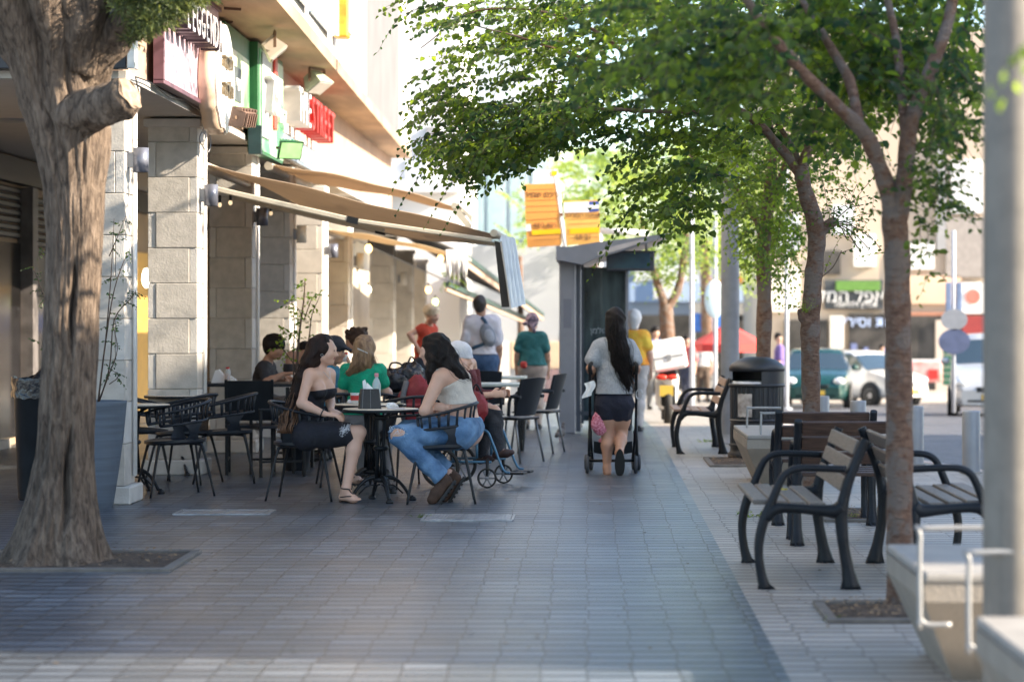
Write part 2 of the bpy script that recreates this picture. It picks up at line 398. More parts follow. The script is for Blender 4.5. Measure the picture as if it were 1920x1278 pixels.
def pit(x0, x1, y0, y1, label, seed):
    o = thing('tree_pit', ((x0 + x1) / 2, (y0 + y1) / 2, 0), 0, label, 'tree pit', 'tree pits in the paving')
    W, D = (x1 - x0) / 2, (y1 - y0) / 2
    rnd = random.Random(seed)
    fr = MB(); t = 0.055
    for c, d in (((0, -D, .007), (2 * W + t, t, .03)), ((0, D, .007), (2 * W + t, t, .032)), ((-W, 0, .006), (t, 2 * D - t, .03)), ((W, 0, .006), (t, 2 * D - t, .03))): fr.box(c, d, bev=.006)
    fr.build('edging', pm('dark_edging', (0.13, 0.115, 0.10), 0.8, var=.2, scale=9), o)
    s = MB()
    def fn(u, v):
        x = (u - .5) * 2 * (W - t / 2); y = (v - .5) * 2 * (D - t / 2)
        e = min(u, 1 - u, v, 1 - v) * 4
        return (x, y, 0.006 + min(e, 1) * (0.02 + 0.022 * noise.noise((x * 7 + seed, y * 7, 3))))
    s.grid(fn, 30, 24); s.build('soil', M_soil, o)
    l = MB()
    for k in range(240):
        x = rnd.uniform(-W, W) * .93; y = rnd.uniform(-D, D) * .93; z = 0.035 + rnd.uniform(0, .012); a = rnd.uniform(0, 6.3); r_ = rnd.uniform(.006, .02)
        e1 = Vector((math.cos(a), math.sin(a), rnd.uniform(-.3, .3))) * r_; e2 = Vector((-math.sin(a), math.cos(a), rnd.uniform(-.3, .3))) * r_ * .5
        c = Vector((x, y, z)); l.add([c + e1, c + e2, c - e1, c - e2], [(0, 1, 2, 3)])
    LL = l.build('leaf_litter', pm('dry_leaves', (0.16, 0.09, 0.045), 0.9, var=0.3, scale=30, col2=(0.36, 0.24, 0.13)), o); LL['kind'] = 'stuff'; return o
p0 = gd(240, 1072); p1 = gd(310, 1072)
pit(-3.62, p1.x, gY(1072) + .03, gY(1037), 'brown earth tree pit round the foot of the thick old trunk', 1)
pit(gd(1560, 1165).x, gd(1760, 1165).x, gY(1167), gY(1133), 'concrete edged tree pit with dry litter beside the low concrete seat', 2)
pit(gd(1552, 977).x, gd(1690, 977).x, gY(978), gY(957), 'tree pit behind the front iron bench', 3)
pit(gd(1335, 874).x, gd(1480, 874).x, gY(875), gY(860), 'tree pit in front of the black litter bin', 4)

# drain covers
def cover(px0, px1, py0, py1, label, slots):
    a = gd(px0, py1); Y1 = gY(py0); b = (px1 - HX) * a.y / F
    o = thing('drain_cover', ((a.x + b) / 2, (a.y + Y1) / 2, 0), 0, label, 'drain cover')
    W, D = b - a.x, Y1 - a.y
    fr = MB()
    for c, d in (((0, -D / 2, .005), (W, .02, .012)), ((0, D / 2, .005), (W, .02, .012)), ((-W / 2, 0, .005), (.02, D - .02, .011)), ((W / 2, 0, .005), (.02, D - .02, .011))): fr.box(c, d, bev=.002)
    mm = pm('worn_steel_cover', (0.30, 0.31, 0.33), 0.35, 0.5, var=0.25, scale=12)
    fr.build('frame', mm, o); pl = MB(); pl.box((0, 0, .003), (W - .03, D - .03, .008))
    for i in range(slots):
        x = -W / 2 + .05 + (W - .1) * i / (slots - 1); pl.box((x, 0, .009), (.02, D - .08, .006), bev=.002)
    pl.build('plate', mm, o)
cover(325, 503, 957, 965, 'plain pale metal cover set in the paving near the columns', 3)
cover(790, 960, 965, 977, 'ribbed metal drain cover in the paving in front of the seated women', 26)

# ================================================================= ARCADE BUILDING
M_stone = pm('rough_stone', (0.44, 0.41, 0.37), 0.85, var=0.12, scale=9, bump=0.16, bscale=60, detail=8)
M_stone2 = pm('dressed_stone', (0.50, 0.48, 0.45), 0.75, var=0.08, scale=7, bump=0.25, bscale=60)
M_plaster = pm('cream_plaster', (0.62, 0.57, 0.50), 0.8, var=0.06, scale=1.2, bump=0.1, bscale=30)
M_soffit = pm('weathered_soffit', (0.34, 0.245, 0.16), 0.8, var=0.24, scale=1.3, bump=0.1, bscale=20, stretch=(2.5, .6, 1))
M_wplast = pm('white_plaster', (0.78, 0.76, 0.72), 0.75, var=0.05, scale=0.8, bump=0.12, bscale=12)
M_gplast = pm('grey_render', (0.30, 0.30, 0.31), 0.85, var=0.08, scale=2, bump=0.2, bscale=20)
M_ceil = pm('arcade_ceiling', (0.42, 0.405, 0.385), 0.8, var=0.05)
M_dark = pm('dark_interior', (0.03, 0.028, 0.027), 0.8, var=0.3)
B = thing('arcade_building', (-6.4, 31, 0), 0, 'long stone arcade building with square columns, shop signs and an overhanging upper storey', 'building')
B0 = Vector((-6.4, 31, 0))
def bb(x0, x1, y0, y1, z0, z1, mb=None, m=0, bev=0.0):
    mb = mb or MB(); mb.box(Vector(((x0 + x1) / 2, (y0 + y1) / 2, (z0 + z1) / 2)) - B0, (x1 - x0, y1 - y0, z1 - z0), m=m, bev=bev); return mb
CX = -3.60
M_pst = pm('bounce_lit_stone', (0.62, 0.57, 0.50), .8, var=.08, scale=5, bump=.15, bscale=60); M_pst2 = pm('bounce_lit_dressed_stone', (0.72, 0.68, 0.62), .7, var=.06, scale=5)  # paler copies of the column stone; bounce light put into their colour
COLY = [18.78, 22.28, 25.9, 29.2, 32.8, 36.3, 44.8, 49.5, 53.5]
def column_mesh(seed, h=3.27):
    rn = random.Random(seed); mb = MB(); W, D = .46, .42; z = .14; k = 0
    mb.box((-W / 2, D / 2, .07), (.57, .54, .14), m=1, bev=.012)
    mb.box((-W / 2, D / 2, 1.7), (W - .03, D - .03, 3.1), m=1)
    while z < h - .1:
        z1 = min(z + .325, h - .06); s_ = .075
        xs = [(-W, -s_), (-s_, 0)] if k % 2 else [(-W, -W + s_), (-W + s_, 0)]
        for i, (a, b) in enumerate(xs):
            strip_ = (b - a) < .1; mb.box(((a + b) / 2, D / 2 + rn.uniform(-.002, .002) - (0 if strip_ else .003), (z + z1) / 2), (b - a - .004, D + (0 if strip_ else .006), z1 - z - .007), m=1 if strip_ else 0, bev=.004)
        z = z1; k += 1
    mb.box((-W / 2, D / 2, h - .03), (W + .07, D + .07, .08), m=1, bev=.008)
    return mb
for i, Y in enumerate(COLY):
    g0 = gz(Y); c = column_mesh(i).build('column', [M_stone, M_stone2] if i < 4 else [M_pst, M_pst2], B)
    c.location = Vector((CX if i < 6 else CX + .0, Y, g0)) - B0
    if i < 6:
        cd = MB(); x = CX + .018; y0 = Y + .30
        cd.tube([(x, y0, .2), (x, y0, 3.1)], .014, 8); cd.tube([(x, y0 + .06, .2), (x, y0 + .06, 3.16), (x - .02, y0 + .06, 3.2)], .012, 8)
        for v in range(len(cd.v)): cd.v[v] = tuple(Vector(cd.v[v]) - B0)
        cd.build('conduit', M_white, B)
bb(-11, CX + .02, 18.72, 56, 3.30, 3.36).build('ceiling', M_ceil, B)
bb(-3.95, CX - .01, 18.75, 44.4, 3.36, 4.37).build('beam', pm('brown_render', (0.36, 0.25, 0.19), .8, var=.12, scale=3), B)
bb(-11, -4.0, 18.75, 19.0, 3.36, 4.37).build('end_beam', M_dark, B)
bb(-6.9, -6.6, 19.5, 56, -0.6, 3.30).build('shop_wall', pm('shop_wall_paint', (0.30, 0.22, 0.14), .7, var=.15, scale=1.5), B)
# upper storey, cantilevered over the signs
def oX(Y): return -2.76 - (Y - 16) * (0.50 / 28.4)
sl_ = MB(); sl_.prism([Vector((oX(16), 16, 4.37)) - B0, Vector((oX(44.4), 44.4, 4.37)) - B0, Vector((-11, 44.4, 4.37)) - B0, Vector((-11, 16, 4.37)) - B0], (0, 0, .15))
sl_.build('soffit_slab', M_soffit, B)
up = MB()
def wallseg(y0, y1, z0, z1, m, dx=0.0):
    up.prism([Vector((oX(y0) + dx, y0, z0)) - B0, Vector((oX(y1) + dx, y1, z0)) - B0, Vector((-11, y1, z0)) - B0, Vector((-11, y0, z0)) - B0], (0, 0, z1 - z0), m)
wallseg(16, 33.6, 4.52, 12, 0, -.015); wallseg(33.6, 41.3, 4.52, 12, 1, -.03); wallseg(41.3, 44.38, 4.52, 12, 0, -.015)
up.build('upper_wall', [pm('aged_white_wall', (0.60, 0.57, 0.53), .8, var=.10, scale=.9, bump=.15, bscale=10, stretch=(1, 1, .3)), pm('grey_wall_panel', (0.13, .13, .135), .85, var=.1, scale=1.5, bump=.2, bscale=14)], B)
for y0, y1, z0, z1 in ((22.5, 25.0, 4.62, 6.2), (25.4, 27.6, 4.66, 6.2)):
    fr = MB(); x = oX((y0 + y1) / 2) + .03
    fr.box(Vector((x, (y0 + y1) / 2, (z0 + z1) / 2)) - B0, (.05, y1 - y0, z1 - z0), m=0)
    for t in np.linspace(y0, y1, 9): fr.box(Vector((x + .05, t, (z0 + z1) / 2)) - B0, (.03, .035, z1 - z0), m=1)
    w_ = fr.build('window', [pm('blue_window_glass', (0.18, 0.30, 0.42), .1, var=.1, spec=.8), M_white], B)
# shutters, pillar and windows of the dim shop on the left
M_shut = pm('shutter_metal', (0.045, 0.042, 0.04), .5, .3, var=.2)
def shutter(y0, y1, z0, z1):
    mb = MB(); n = int((z1 - z0) / .085)
    for i in range(n):
        z = z0 + (i + .5) * .085; mb.box(Vector((-6.56, (y0 + y1) / 2, z)) - B0, (.035, y1 - y0, .07), bev=.015)
    mb.build('shutter', M_shut, B)
shutter(25.2, 27.9, 2.35, 3.0); shutter(28.25, 30.4, 2.2, 2.95)
bb(-6.62, -6.55, 25.2, 27.9, 0.1, 2.3).build('shop_door', pm('black_glass', (0.012, 0.012, 0.014), .12, var=0), B)
pc = bb(-6.6, -6.42, 27.95, 28.22, 0.1, 2.95).build('pilaster', pm('grey_poster', (0.11, 0.10, 0.10), .5, var=.35, scale=4), B)
bb(-6.62, -6.55, 28.3, 30.4, .1, 2.2).build('shop_window', pm('shop_glass', (0.07, 0.08, 0.075), .08, var=.5, scale=3), B)
bb(-6.62, -6.48, 18.9, 36, 2.98, 3.26).build('roller_box', M_shut, B)
bb(-9, -6.45, 19, 27, -.01, .1).build('step', M_conc, B)
# warm shop interior seen between the first two columns
bb(-6.62, -6.56, 32.6, 36.2, 0.05, 2.4).build('lamplit_panel', pm('lamplit_ochre', (0.36, 0.22, 0.05), .5, var=.15, emit=(1.0, .55, .12, .06)), B)  # glow of the lamplit wall put into panel colour and faint emission
t = MB(); t.ball(Vector((-6.4, 35.0, 2.02)) - B0, (.06, .06, .14)); t.build('wall_lamp', pm('lamp_glow', (1, .9, .7), .4, var=0, emit=(1, .85, .6, 5)), B)
bb(-6.62, -6.5, 33.0, 33.8, 2.55, 2.95).build('orange_trim', pm('orange_paint', (0.55, .14, .03), .5, var=.1), B)
# glazed shop front further along
bb(-5.2, -5.1, 41, 60, -.6, 3.3).build('shop_front', pm('dim_shop_front', (0.55, 0.47, 0.37), .5, var=.15, scale=1.2), B)
dl = MB(); p = at(20, 208, 22.6); dl.lathe([(0.001, -.005), (.14, -.005), (.16, 0), (.17, .02)], Vector((p.x, 22.6, 3.285)) - B0, n=24); dl.build('ceiling_lamp', M_grey, B)
# square foundation so nothing shows behind
bb(-16, -6.9, 19.5, 56, -1, 3.29).build('rear_wall', M_dark, B)

# ---------- signs on the arcade (each a thing of its own)
SX = CX + .02
def signbox(name, y0, y1, z0, z1, x1, mat, label, thick=.06):
    o = thing(name, ((x1 - thick / 2), (y0 + y1) / 2, z0), 0, label, 'sign')
    mb = MB(); mb.box((0, 0, (z1 - z0) / 2), (thick, y1 - y0, z1 - z0), bev=.004); mb.build('board', mat, o); return o
def zx(px, X=-3.6): return X * F / (px - HX)
# dark navy sign across the end of the building
o = thing('shop_sign', (-6.6, 18.62, 3.36), 0, 'dark navy sign board across the end of the arcade behind the old trunk', 'sign')
mb = MB(); mb.box((0, 0, .55), (6.1, .1, 1.1), bev=.006); mb.build('board', pm('navy_board', (0.008, 0.012, 0.022), .35, var=.3), o)
mb = MB(); mb.box((3.09, 0, .4), (.06, .14, .8), bev=.004); mb.build('bracket', M_steel, o)
gd_ = MB(); rn = random.Random(3); c0 = Vector((2.9 - .0, -.056, .62))
for k in range(26):
    a = rn.uniform(-2.6, -.6); r0 = rn.uniform(.05, .12); r1 = r0 + rn.uniform(.05, .16); c = Vector((2.72, -.06, .78))
    gd_.bar(c + Vector((math.cos(a) * r0, 0, math.sin(a) * r0)), c + Vector((math.cos(a) * r1, 0, math.sin(a) * r1)), .006, .006)
gd_.lathe([(.001, 0), (.12, 0), (.12, .02), (.001, .02)], (2.6, -.055, .86), rot=FACE_CAM)
gd_.build('emblem', pm('gold_paint', (0.6, .33, .03), .4, var=.1), o)
text('lettering', 'café', .28, (-.86, -.056, .42), FACE_CAM, M_white, o, .006)
# pink sign with raised dark letters
y0, y1 = zx(278) , zx(388)
o = signbox('shop_sign', y0, y1, 3.40, 4.34, SX + .09, pm('pale_pink_panel', (0.46, 0.33, 0.39), .45, var=.04), 'pink shop sign with raised dark capital letters above the first bay')
mb = MB(); D = y1 - y0
for z in (-.02, .95): mb.box((.01, 0, z), (.09, D + .06, .04), bev=.004)
mb.box((.01, -D / 2 - .01, .46), (.09, .04, .95), bev=.004); mb.build('frame', pm('mauve_trim', (0.12, .055, .075), .5, var=.1), o)
for i, ch in enumerate('LEGGENDA'):
    yy = -1.30 + i * .248
    me = text_mesh(ch, .40, .08); me.transform(Matrix.Translation((.13, yy, .56)) @ FACE_X.to_4x4() @ Matrix.Diagonal((.78, 1.0, 1, 1)))
    me.materials.clear(); lo = obj('letter', me, [pm('dark_letter', (0.06, 0.045, 0.055), .4, var=.1)], o)
    me = text_mesh(ch, .40, .004); me.transform(Matrix.Translation((.216, yy, .56)) @ FACE_X.to_4x4() @ Matrix.Diagonal((.74, .97, 1, 1)))
    me.materials.clear(); obj('letter_face', me, [pm('pearl_letter', (0.55, .52, .53), .3, var=.05)], lo)
# egg shaped white sign
Yc = 22.15; Zc = 1.45 + (595 - 141) * Yc / F
o = thing('egg_sign', (SX + .1, Yc, Zc), 0, 'tall egg shaped white shop sign with a wooden rim and two small metal words', 'sign')
poly = []; H = .46; Wd = .56
for k in range(64):
    a = 2 * math.pi * k / 64; z = math.sin(a); y = math.cos(a) * Wd * (1 - .16 * z)
    zz = z * H
    if z < -.55: zz -= .05 * abs(math.sin(a * 5.5)) + .02
    poly.append((y, zz))
rim = MB(); rim.prism([(0.0, y * 1.03, z * 1.03) for y, z in poly], (.14, 0, 0), 0, True); rim.build('rim', pm('light_wood', (0.60, .45, .33), .5, var=.08, scale=6), o)
fc = MB(); fc.prism([(.13, y, z) for y, z in poly], (.03, 0, 0)); fc.build('face', pm('white_acrylic', (0.60, .59, .57), .3, var=.02), o)
text('upper_word', 'הדנגל', .17, (.175, 0, .11), FACE_X, pm('bronze', (0.30, .24, .16), .3, .8, var=.1), o, .02, sx=1.3)
text('lower_word', 'הדילג', .19, (.175, 0, -.14), FACE_X, MATS['bronze'], o, .02, sx=1.3)
# green sign boards
M_green = pm('green_board', (0.015, 0.10, 0.035), .4, var=.08)
M_pic = pm('printed_picture', (0.70, 0.68, 0.55), .4, var=.5, scale=1.7, col2=(0.10, .40, .10), detail=3)
y0, y1 = 23.5, 25.2
o = signbox('menu_sign', y0, y1, 3.42, 4.33, SX + .05, M_green, 'green shop sign with a pale printed picture right of the egg sign')
mb = MB(); mb.box((.035, .05, .38), (.012, (y1 - y0) * .8, .62)); mb.build('picture', M_pic, o)
mb = MB(); mb.box((.045, -.15, .36), (.012, .5, .34)); mb.build('dark_patch', pm('dark_print', (0.05, .06, .06), .5, var=.5, scale=9), o)
text('lettering', 'ישי', .2, (.055, -.1, .36), FACE_X, M_white, o, .004, sx=1.4)
y0, y1 = 25.25, 27.3
o = signbox('menu_sign', y0, y1, 3.18, 4.33, SX + .13, M_green, 'big green and white picture sign with large grey numerals and a red stripe', .11)
mb = MB(); mb.box((.058, .02, .56), (.012, 1.94, 1.06)); mb.build('picture', pm('picture_board', (0.62, .66, .56), .4, var=.35, scale=1.4, col2=(0.06, .34, .12), detail=3), o)
mb = MB(); mb.box((.075, -.55, .62), (.02, .6, .9), bev=.01); mb.build('numeral_panel', pm('grey_panel', (0.35, .37, .38), .4, var=.1), o)
text('numerals', '75', .6, (.12, -.45, .62), FACE_X, M_white, o, .05, sx=1.2)
mb = MB(); mb.box((.08, .18, .72), (.03, .2, .8), bev=.01); mb.build('red_stripe', pm('red_stripe_paint', (0.55, .05, .03), .4, var=.1), o)
text('small_lettering', 'שוק', .26, (.09, .65, .5), FACE_X, M_white, o, .02, sx=1.3)
mb = MB(); mb.box((.03, -1.055, .12), (.14, .05, .30), bev=.004); mb.build('end_cap', pm('dark_green_metal', (0.01, .035, .04), .5, var=.2), o)
# white and red raised letters
o = signbox('letter_sign', 27.6, 31.8, 3.62, 4.15, SX + .02, M_plaster, 'sign of thick white then bright red raised capital letters under the overhang')
M_redp = pm('red_letters', (0.50, 0.03, 0.028), .4, var=.05)
for i, ch in enumerate('THESTREET'):
    yy = -1.75 + i * .44; col = M_white if i < 3 else M_redp
    me = text_mesh(ch, .72, .11); me.transform(Matrix.Translation((.16, yy, .27)) @ FACE_X.to_4x4() @ Matrix.Diagonal((.9, .8, 1, 1))); me.materials.clear(); obj('letter', me, [col], o)
# blue and white strip sign
o = signbox('strip_sign', 27.6, 31.4, 3.30, 3.56, SX + .1, pm('blue_grey_board', (0.16, .22, .29), .4, var=.08), 'blue grey strip sign with white lettering below the red letters')
text('lettering', 'תרופסמ', .30, (.04, -.7, .13), FACE_X, M_white, o, .008, sx=1.7)
text('small_lettering', 'רבג ילייטס', .11, (.04, 1.15, .13), FACE_X, M_white, o, .006, sx=1.6)
# projecting yellow box sign on the upper wall
o = thing('box_sign', (oX(28) - .02, 28.35, 4.72), 0, 'yellow and blue box sign projecting from the upper wall', 'sign')
mb = MB(); mb.box((.10, 0, .4), (.18, .3, .8), bev=.02); mb.build('box', pm('amber_box', (0.60, .33, .03), .4, var=.4, scale=5), o)
mb = MB(); mb.box((.20, .05, .4), (.03, .34, .7), bev=.01); mb.build('side_panel', pm('pale_blue_panel', (0.45, .6, .75), .3, var=.1), o)
text('lettering', 'זהב', .11, (.10, -.152, .5), FACE_CAM, M_white, o, .004)

# ---------- column sconces
def sconce(px0, px1, py0, py1, Y, mat, label, first=None):
    s = F / Y; w_ = (px1 - px0) / s; h = (py1 - py0) / s; p = at(px0 + (px1 - px0) * .35, py1, Y)
    o = thing('wall_light', p, 0, label, 'wall light', 'half cylinder lights on the arcade columns')
    mb = MB(); mb.box((-w_ * .30, .02, h * .5), (w_ * .42, .06, h * .62), bev=.003); mb.build('bracket', M_grey, o)
    mb = MB(); r_ = w_ * .42; mb.lathe([(r_ - .006, .0), (r_, 0), (r_, h), (r_ - .006, h), (r_ - .006, .01)], (w_ * .2, .02, 0), n=24); mb.lathe([(.001, h * .5), (r_ - .007, h * .5)], (w_ * .2, .02, 0), n=24)
    mb.build('shade', mat, o)
M_sc = pm('slate_blue_metal', (0.16, 0.17, 0.21), .35, .4, var=.08); M_sc2 = pm('sunlit_metal', (0.72, .66, .56), .4, var=.05)  # second metal: sunlit look of the slate lights, put into the colour
sconce(244, 279, 277, 323, 18.9, M_sc, 'grey wall light on the column nearest the old trunk')
sconce(378, 409, 346, 386, 22.4, M_sc, 'grey wall light on the second column beside the awning arm')
sconce(476, 503, 390, 423, 26.0, M_sc, 'dark blue wall light just under the awning arm')
sconce(553, 575, 423, 455, 29.3, M_sc2, 'sunlit ivory wall light on the fourth column')
sconce(612, 634, 457, 483, 32.9, M_sc, 'small blue grey wall light on the fifth column')
sconce(666, 682, 474, 504, 36.4, M_sc2, 'sunlit wall light on the sixth column')
sconce(748, 763, 510, 535, 45.0, M_sc2, 'small sunlit wall light on a far column')

# ---------- floodlights
def flood(loc, yaw, pitch, label, mat, glass, hang, ribs=False, size=1.0):
    o = thing('floodlight', loc, 0, label, 'floodlight')
    rot = (Matrix.Rotation(yaw, 3, 'Z') @ Matrix.Rotation(pitch, 3, 'Y'))   # local +X is the light's face normal
    mb = MB(); s = size
    a = [(-.12, -.13, -.1), (-.12, .13, -.1), (-.12, .13, .1), (-.12, -.13, .1)]; b = [(.07, -.2, -.15), (.07, .2, -.15), (.07, .2, .15), (.07, -.2, .15)]; c = [(.1, -.2, -.15), (.1, .2, -.15), (.1, .2, .15), (.1, -.2, .15)]
    vs = [rot @ (Vector(p) * s) for p in a + b + c]; fs = [(3, 2, 1, 0)]
    for k in (0, 4):
        for i in range(4): fs.append((k + i, k + (i + 1) % 4, k + 4 + (i + 1) % 4, k + 4 + i))
    mb.add(vs, fs)
    for i in range(5):
        y = (-.1 + i * .05) * s; mb.box(rot @ Vector((-.13 * s, y, 0)), (.06 * s, .015 * s, .2 * s), rot)
    if ribs:
        for i in range(6): mb.box(rot @ Vector((-.0 * s, (-.17 + i * .068) * s, .13 * s)), (.16 * s, .03 * s, .05 * s), rot, bev=.005)
    bd = mb.build('housing', mat, o)
    mb = MB(); mb.box(rot @ Vector((.104 * s, 0, 0)), (.008, .36 * s, .26 * s), rot); mb.build('lens', glass, o)
    mb = MB(); hz = hang
    for sy in (-.21, .21): mb.bar(rot @ Vector((0, sy * s, 0)), rot @ Vector((0, sy * s, 0)) + Vector((0, 0, hz * .8)), .012, .03)
    mb.bar(rot @ Vector((0, -.216 * s, 0)) + Vector((0, 0, hz * .8)), rot @ Vector((0, .216 * s, 0)) + Vector((0, 0, hz * .8)), .012, .03)
    mb.build('bracket', pm('rusty_bracket', (0.12, .07, .04), .6, var=.3), o)
M_fl = pm('beige_housing', (0.52, .44, .36), .45, var=.1); M_len = pm('lens_glass', (0.5, .5, .48), .1, var=.1)
p = at(514, 92, 24.3); flood(p, R(10), R(50), 'beige floodlight hanging from the soffit above the green sign', M_fl, M_len, .2, size=.72)
p = at(594, 155, 28.3); flood(p, R(-25), R(55), 'greenish floodlight hanging from the soffit before the red letters', pm('pale_green_housing', (0.40, .46, .33), .45, var=.1), M_len, .2, size=.78)
p = at(457, 222, 22.2); flood(p, R(150), R(-15), 'brown ribbed floodlight beside the egg sign, seen from behind', pm('brown_housing', (0.16, .10, .075), .55, var=.2), M_len, .0, True, .62)
p = at(541, 278, 25.5); flood(p, R(-60), R(25), 'floodlight lit green by the facade at the foot of the big picture sign', pm('green_lit_housing', (0.02, .12, .05), .4, var=.2), pm('green_lit_lens', (0.22, .45, .2), .15, var=.2), .0, size=.66)  # green light off the facade put into housing and lens colours

# ================================================================= AWNINGS
M_canvas = canvas_mat('tan_canvas', (0.40, 0.325, 0.25), .4)
M_bar = pm('cream_metal', (0.52, 0.47, 0.38), .45, .1, var=.06)
def awning(w0, f0, Yn, Lw, label, canvas, droop=.0, bartint=M_bar, rise=0.0, arms=True, vmat=None, joint=None, fdroop=0.0):
    A = at(*w0, Yn); Bf = at(*f0, Yn); o = thing('awning', A, 0, label, 'awning', None)
    d = Bf - A; L = Vector((0, Lw, 0)); rz_ = Vector((0, 0, rise))
    cv = MB()
    def fn(u, v):
        p = d * u + L * v + rz_ * (u * v); p.z -= (droop + fdroop * v) * math.sin(math.pi * u) + .01 * math.sin(u * 14 + v * 4); return p
    cv.grid(fn, 24, 10); cv.grid(lambda u, v: fn(u, v) + Vector((0, 0, -.006)), 24, 10); cv.build('canvas', canvas, o)
    fb = MB(); fb.tube([d + Vector((0, -.03, .0)), d + L + rz_ + Vector((0, .03, 0))], .036, 14); fb.build('front_bar', bartint, o)
    bx = MB(); bx.tube([Vector((-.05, -.02, -.02)), Vector((-.05, Lw, -.02))], .05, 12); bx.build('roller', M_bar, o)
    if arms:
        for yy, nm in ((.02, 0), (Lw - .1, 1)):
            J = joint if joint else Vector((d.x * .5, 0, d.z * .5 - .22))
            ar = MB(); s0 = Vector((0, yy, -.22)); j = Vector((J[0], yy, J[2])); e = d + Vector((-.02, yy, -.07)) + rz_ * (yy / Lw)
            ar.bar(s0, j, .05, .085, bev=.008, up=(0, 1, 0)); ar.bar(j, e, .042, .075, bev=.008, up=(0, 1, 0)); ar.build('arm', bartint, o)
            k = MB(); k.bar(j + (s0 - j).normalized() * .06, j - (s0 - j).normalized() * .05, .06, .092, up=(0, 1, 0)); k.build('elbow', M_black, o)
            ar.v and None
    return o, A, d
o, A1, d1 = awning((389, 307), (926, 437), 22.9, 3.2, 'tan canvas awning with long cream arms reaching over the cafe tables', M_canvas, .0, rise=.05, fdroop=.24,
    joint=(at(662, 413, 22.9) - at(389, 307, 22.9)))
# second folding arm below the first, as in the photo
ar = MB(); q0 = at(440, 372, 24.2) - A1; q1 = at(720, 432, 24.0) - A1; q2 = at(900, 450, 23.5) - A1
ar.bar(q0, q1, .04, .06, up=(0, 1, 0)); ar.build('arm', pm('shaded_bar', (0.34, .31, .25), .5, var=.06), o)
# hanging striped curtain at the front of the awning
va = thing('awning_curtain', at(935, 447, 22.9), 0, 'wavy clear blue plastic curtain hanging from the awning front bar', 'curtain')
hq = .66
def vf(u, v):
    ph = u * 3.6 * 2 * math.pi
    x = .02 + .035 * math.sin(ph) * (1 - v * .55) + v * .10 + u * (.10 + .02 * v); y = u * .55; z = -v * hq * (1 - .06 * u) + .03 * (1 - v) * math.cos(ph)
    return Vector((x, y, z))
cm = pm('clear_blue_plastic', (0.50, .56, .62), .22, var=.25, scale=9, col2=(0.68, .74, .78), stretch=(6, 6, .6), spec=.8)
mb = MB(); mb.grid(vf, 64, 16); mb.build('sheet', cm, va)
mb = MB(); mb.add([(-.04, 0, -.02), (.02, 0, -.04), (.105, 0, -hq), (.03, 0, -hq - .01)], [(0, 1, 2, 3)]); mb.add([(-.04, .02, -.02), (.02, .02, -.04), (.105, .02, -hq), (.03, .02, -hq - .01)], [(3, 2, 1, 0)]); mb.build('dark_end', M_dark, va)
mb = MB(); mb.bar((.02, -.005, -.04), (.115, -.005, -hq), .022, .012); mb.bar((.03, -.006, -hq), (.115, -.006, -hq), .03, .02); mb.build('edge_tape', pm('grey_tape', (0.5, .48, .45), .6, var=.05), va)
awning((512, 308), (852, 386), 27.6, 4.0, 'orange brown awning behind the tan one, open end lit by the sun', canvas_mat('orange_canvas', (0.48, .37, .26), .45), -.05, rise=.05, arms=False)
o = thing('awning_bracket', at(852, 386, 27.6), 0, 'cream end bracket and white scalloped valance at the corner of the brown awning', 'bracket')
mb = MB(); mb.prism([(0, 0, .04), (.2, 0, -.22), (.17, 0, -.3), (-.02, 0, -.05)], (0, .05, 0)); mb.prism([(.02, 0, .05), (.2, 0, -.12), (.2, 0, -.2)], (0, .8, 0)); mb.build('plate', M_bar, o)
awning((610, 428), (850, 474), 33.5, 4.5, 'yellowish cream awning over the farther cafe tables', canvas_mat('cream_canvas', (0.58, .47, .32)), -.03, arms=False)
# scalloped white fringe
o = thing('awning_fringe', at(838, 468, 33.4), 0, 'sunlit white fringed valance hanging at the end of the cream awning', 'valance')
mb = MB()
for k in range(9):
    x = k * .032; mb.tube([(x, 0, 0), (x + .005, 0, -.22 - .08 * math.sin(k * 1.9)), (x, .02, -.38 - .1 * math.sin(k * 2.7))], [.02, .022, .008], 6)
mb.build('fringe', pm('white_cloth', (0.8, .79, .76), .8, var=.04), o)
# dark edged awnings farther down the street
for (a, b, c, lab) in (((868, 478, 41), (1018, 590, 64), 1, 'white awning with a dark green edge bar on the far shops'), ((838, 532, 42), (1000, 603, 64), 2, 'lower pale awning with a thin dark bar on the far shops')):
    P = at(*a); Q = at(*b); o = thing('awning', P, 0, lab, 'awning'); d = Q - P
    mb = MB(); mb.bar((0, 0, 0), d, .07, .09); mb.build('edge_bar', pm('dark_green_bar', (0.02, .05, .045), .5, var=.1), o)
    mb = MB(); mb.bar((-.02, 0, -.1), d + Vector((-.02, 0, -.1)), .05, .12 if c == 1 else .05); mb.build('valance', pm('tan_valance', (0.38, .27, .2), .8, var=.1), o)
    mb = MB(); e = Vector((-1.9, 0, .9)); mb.prism([(0, 0, .03), d + Vector((0, 0, .03)), d + e, e], (0, 0, .02)); mb.build('canvas', pm('pale_canvas', (0.42, .42, .42), .8, var=.04), o)

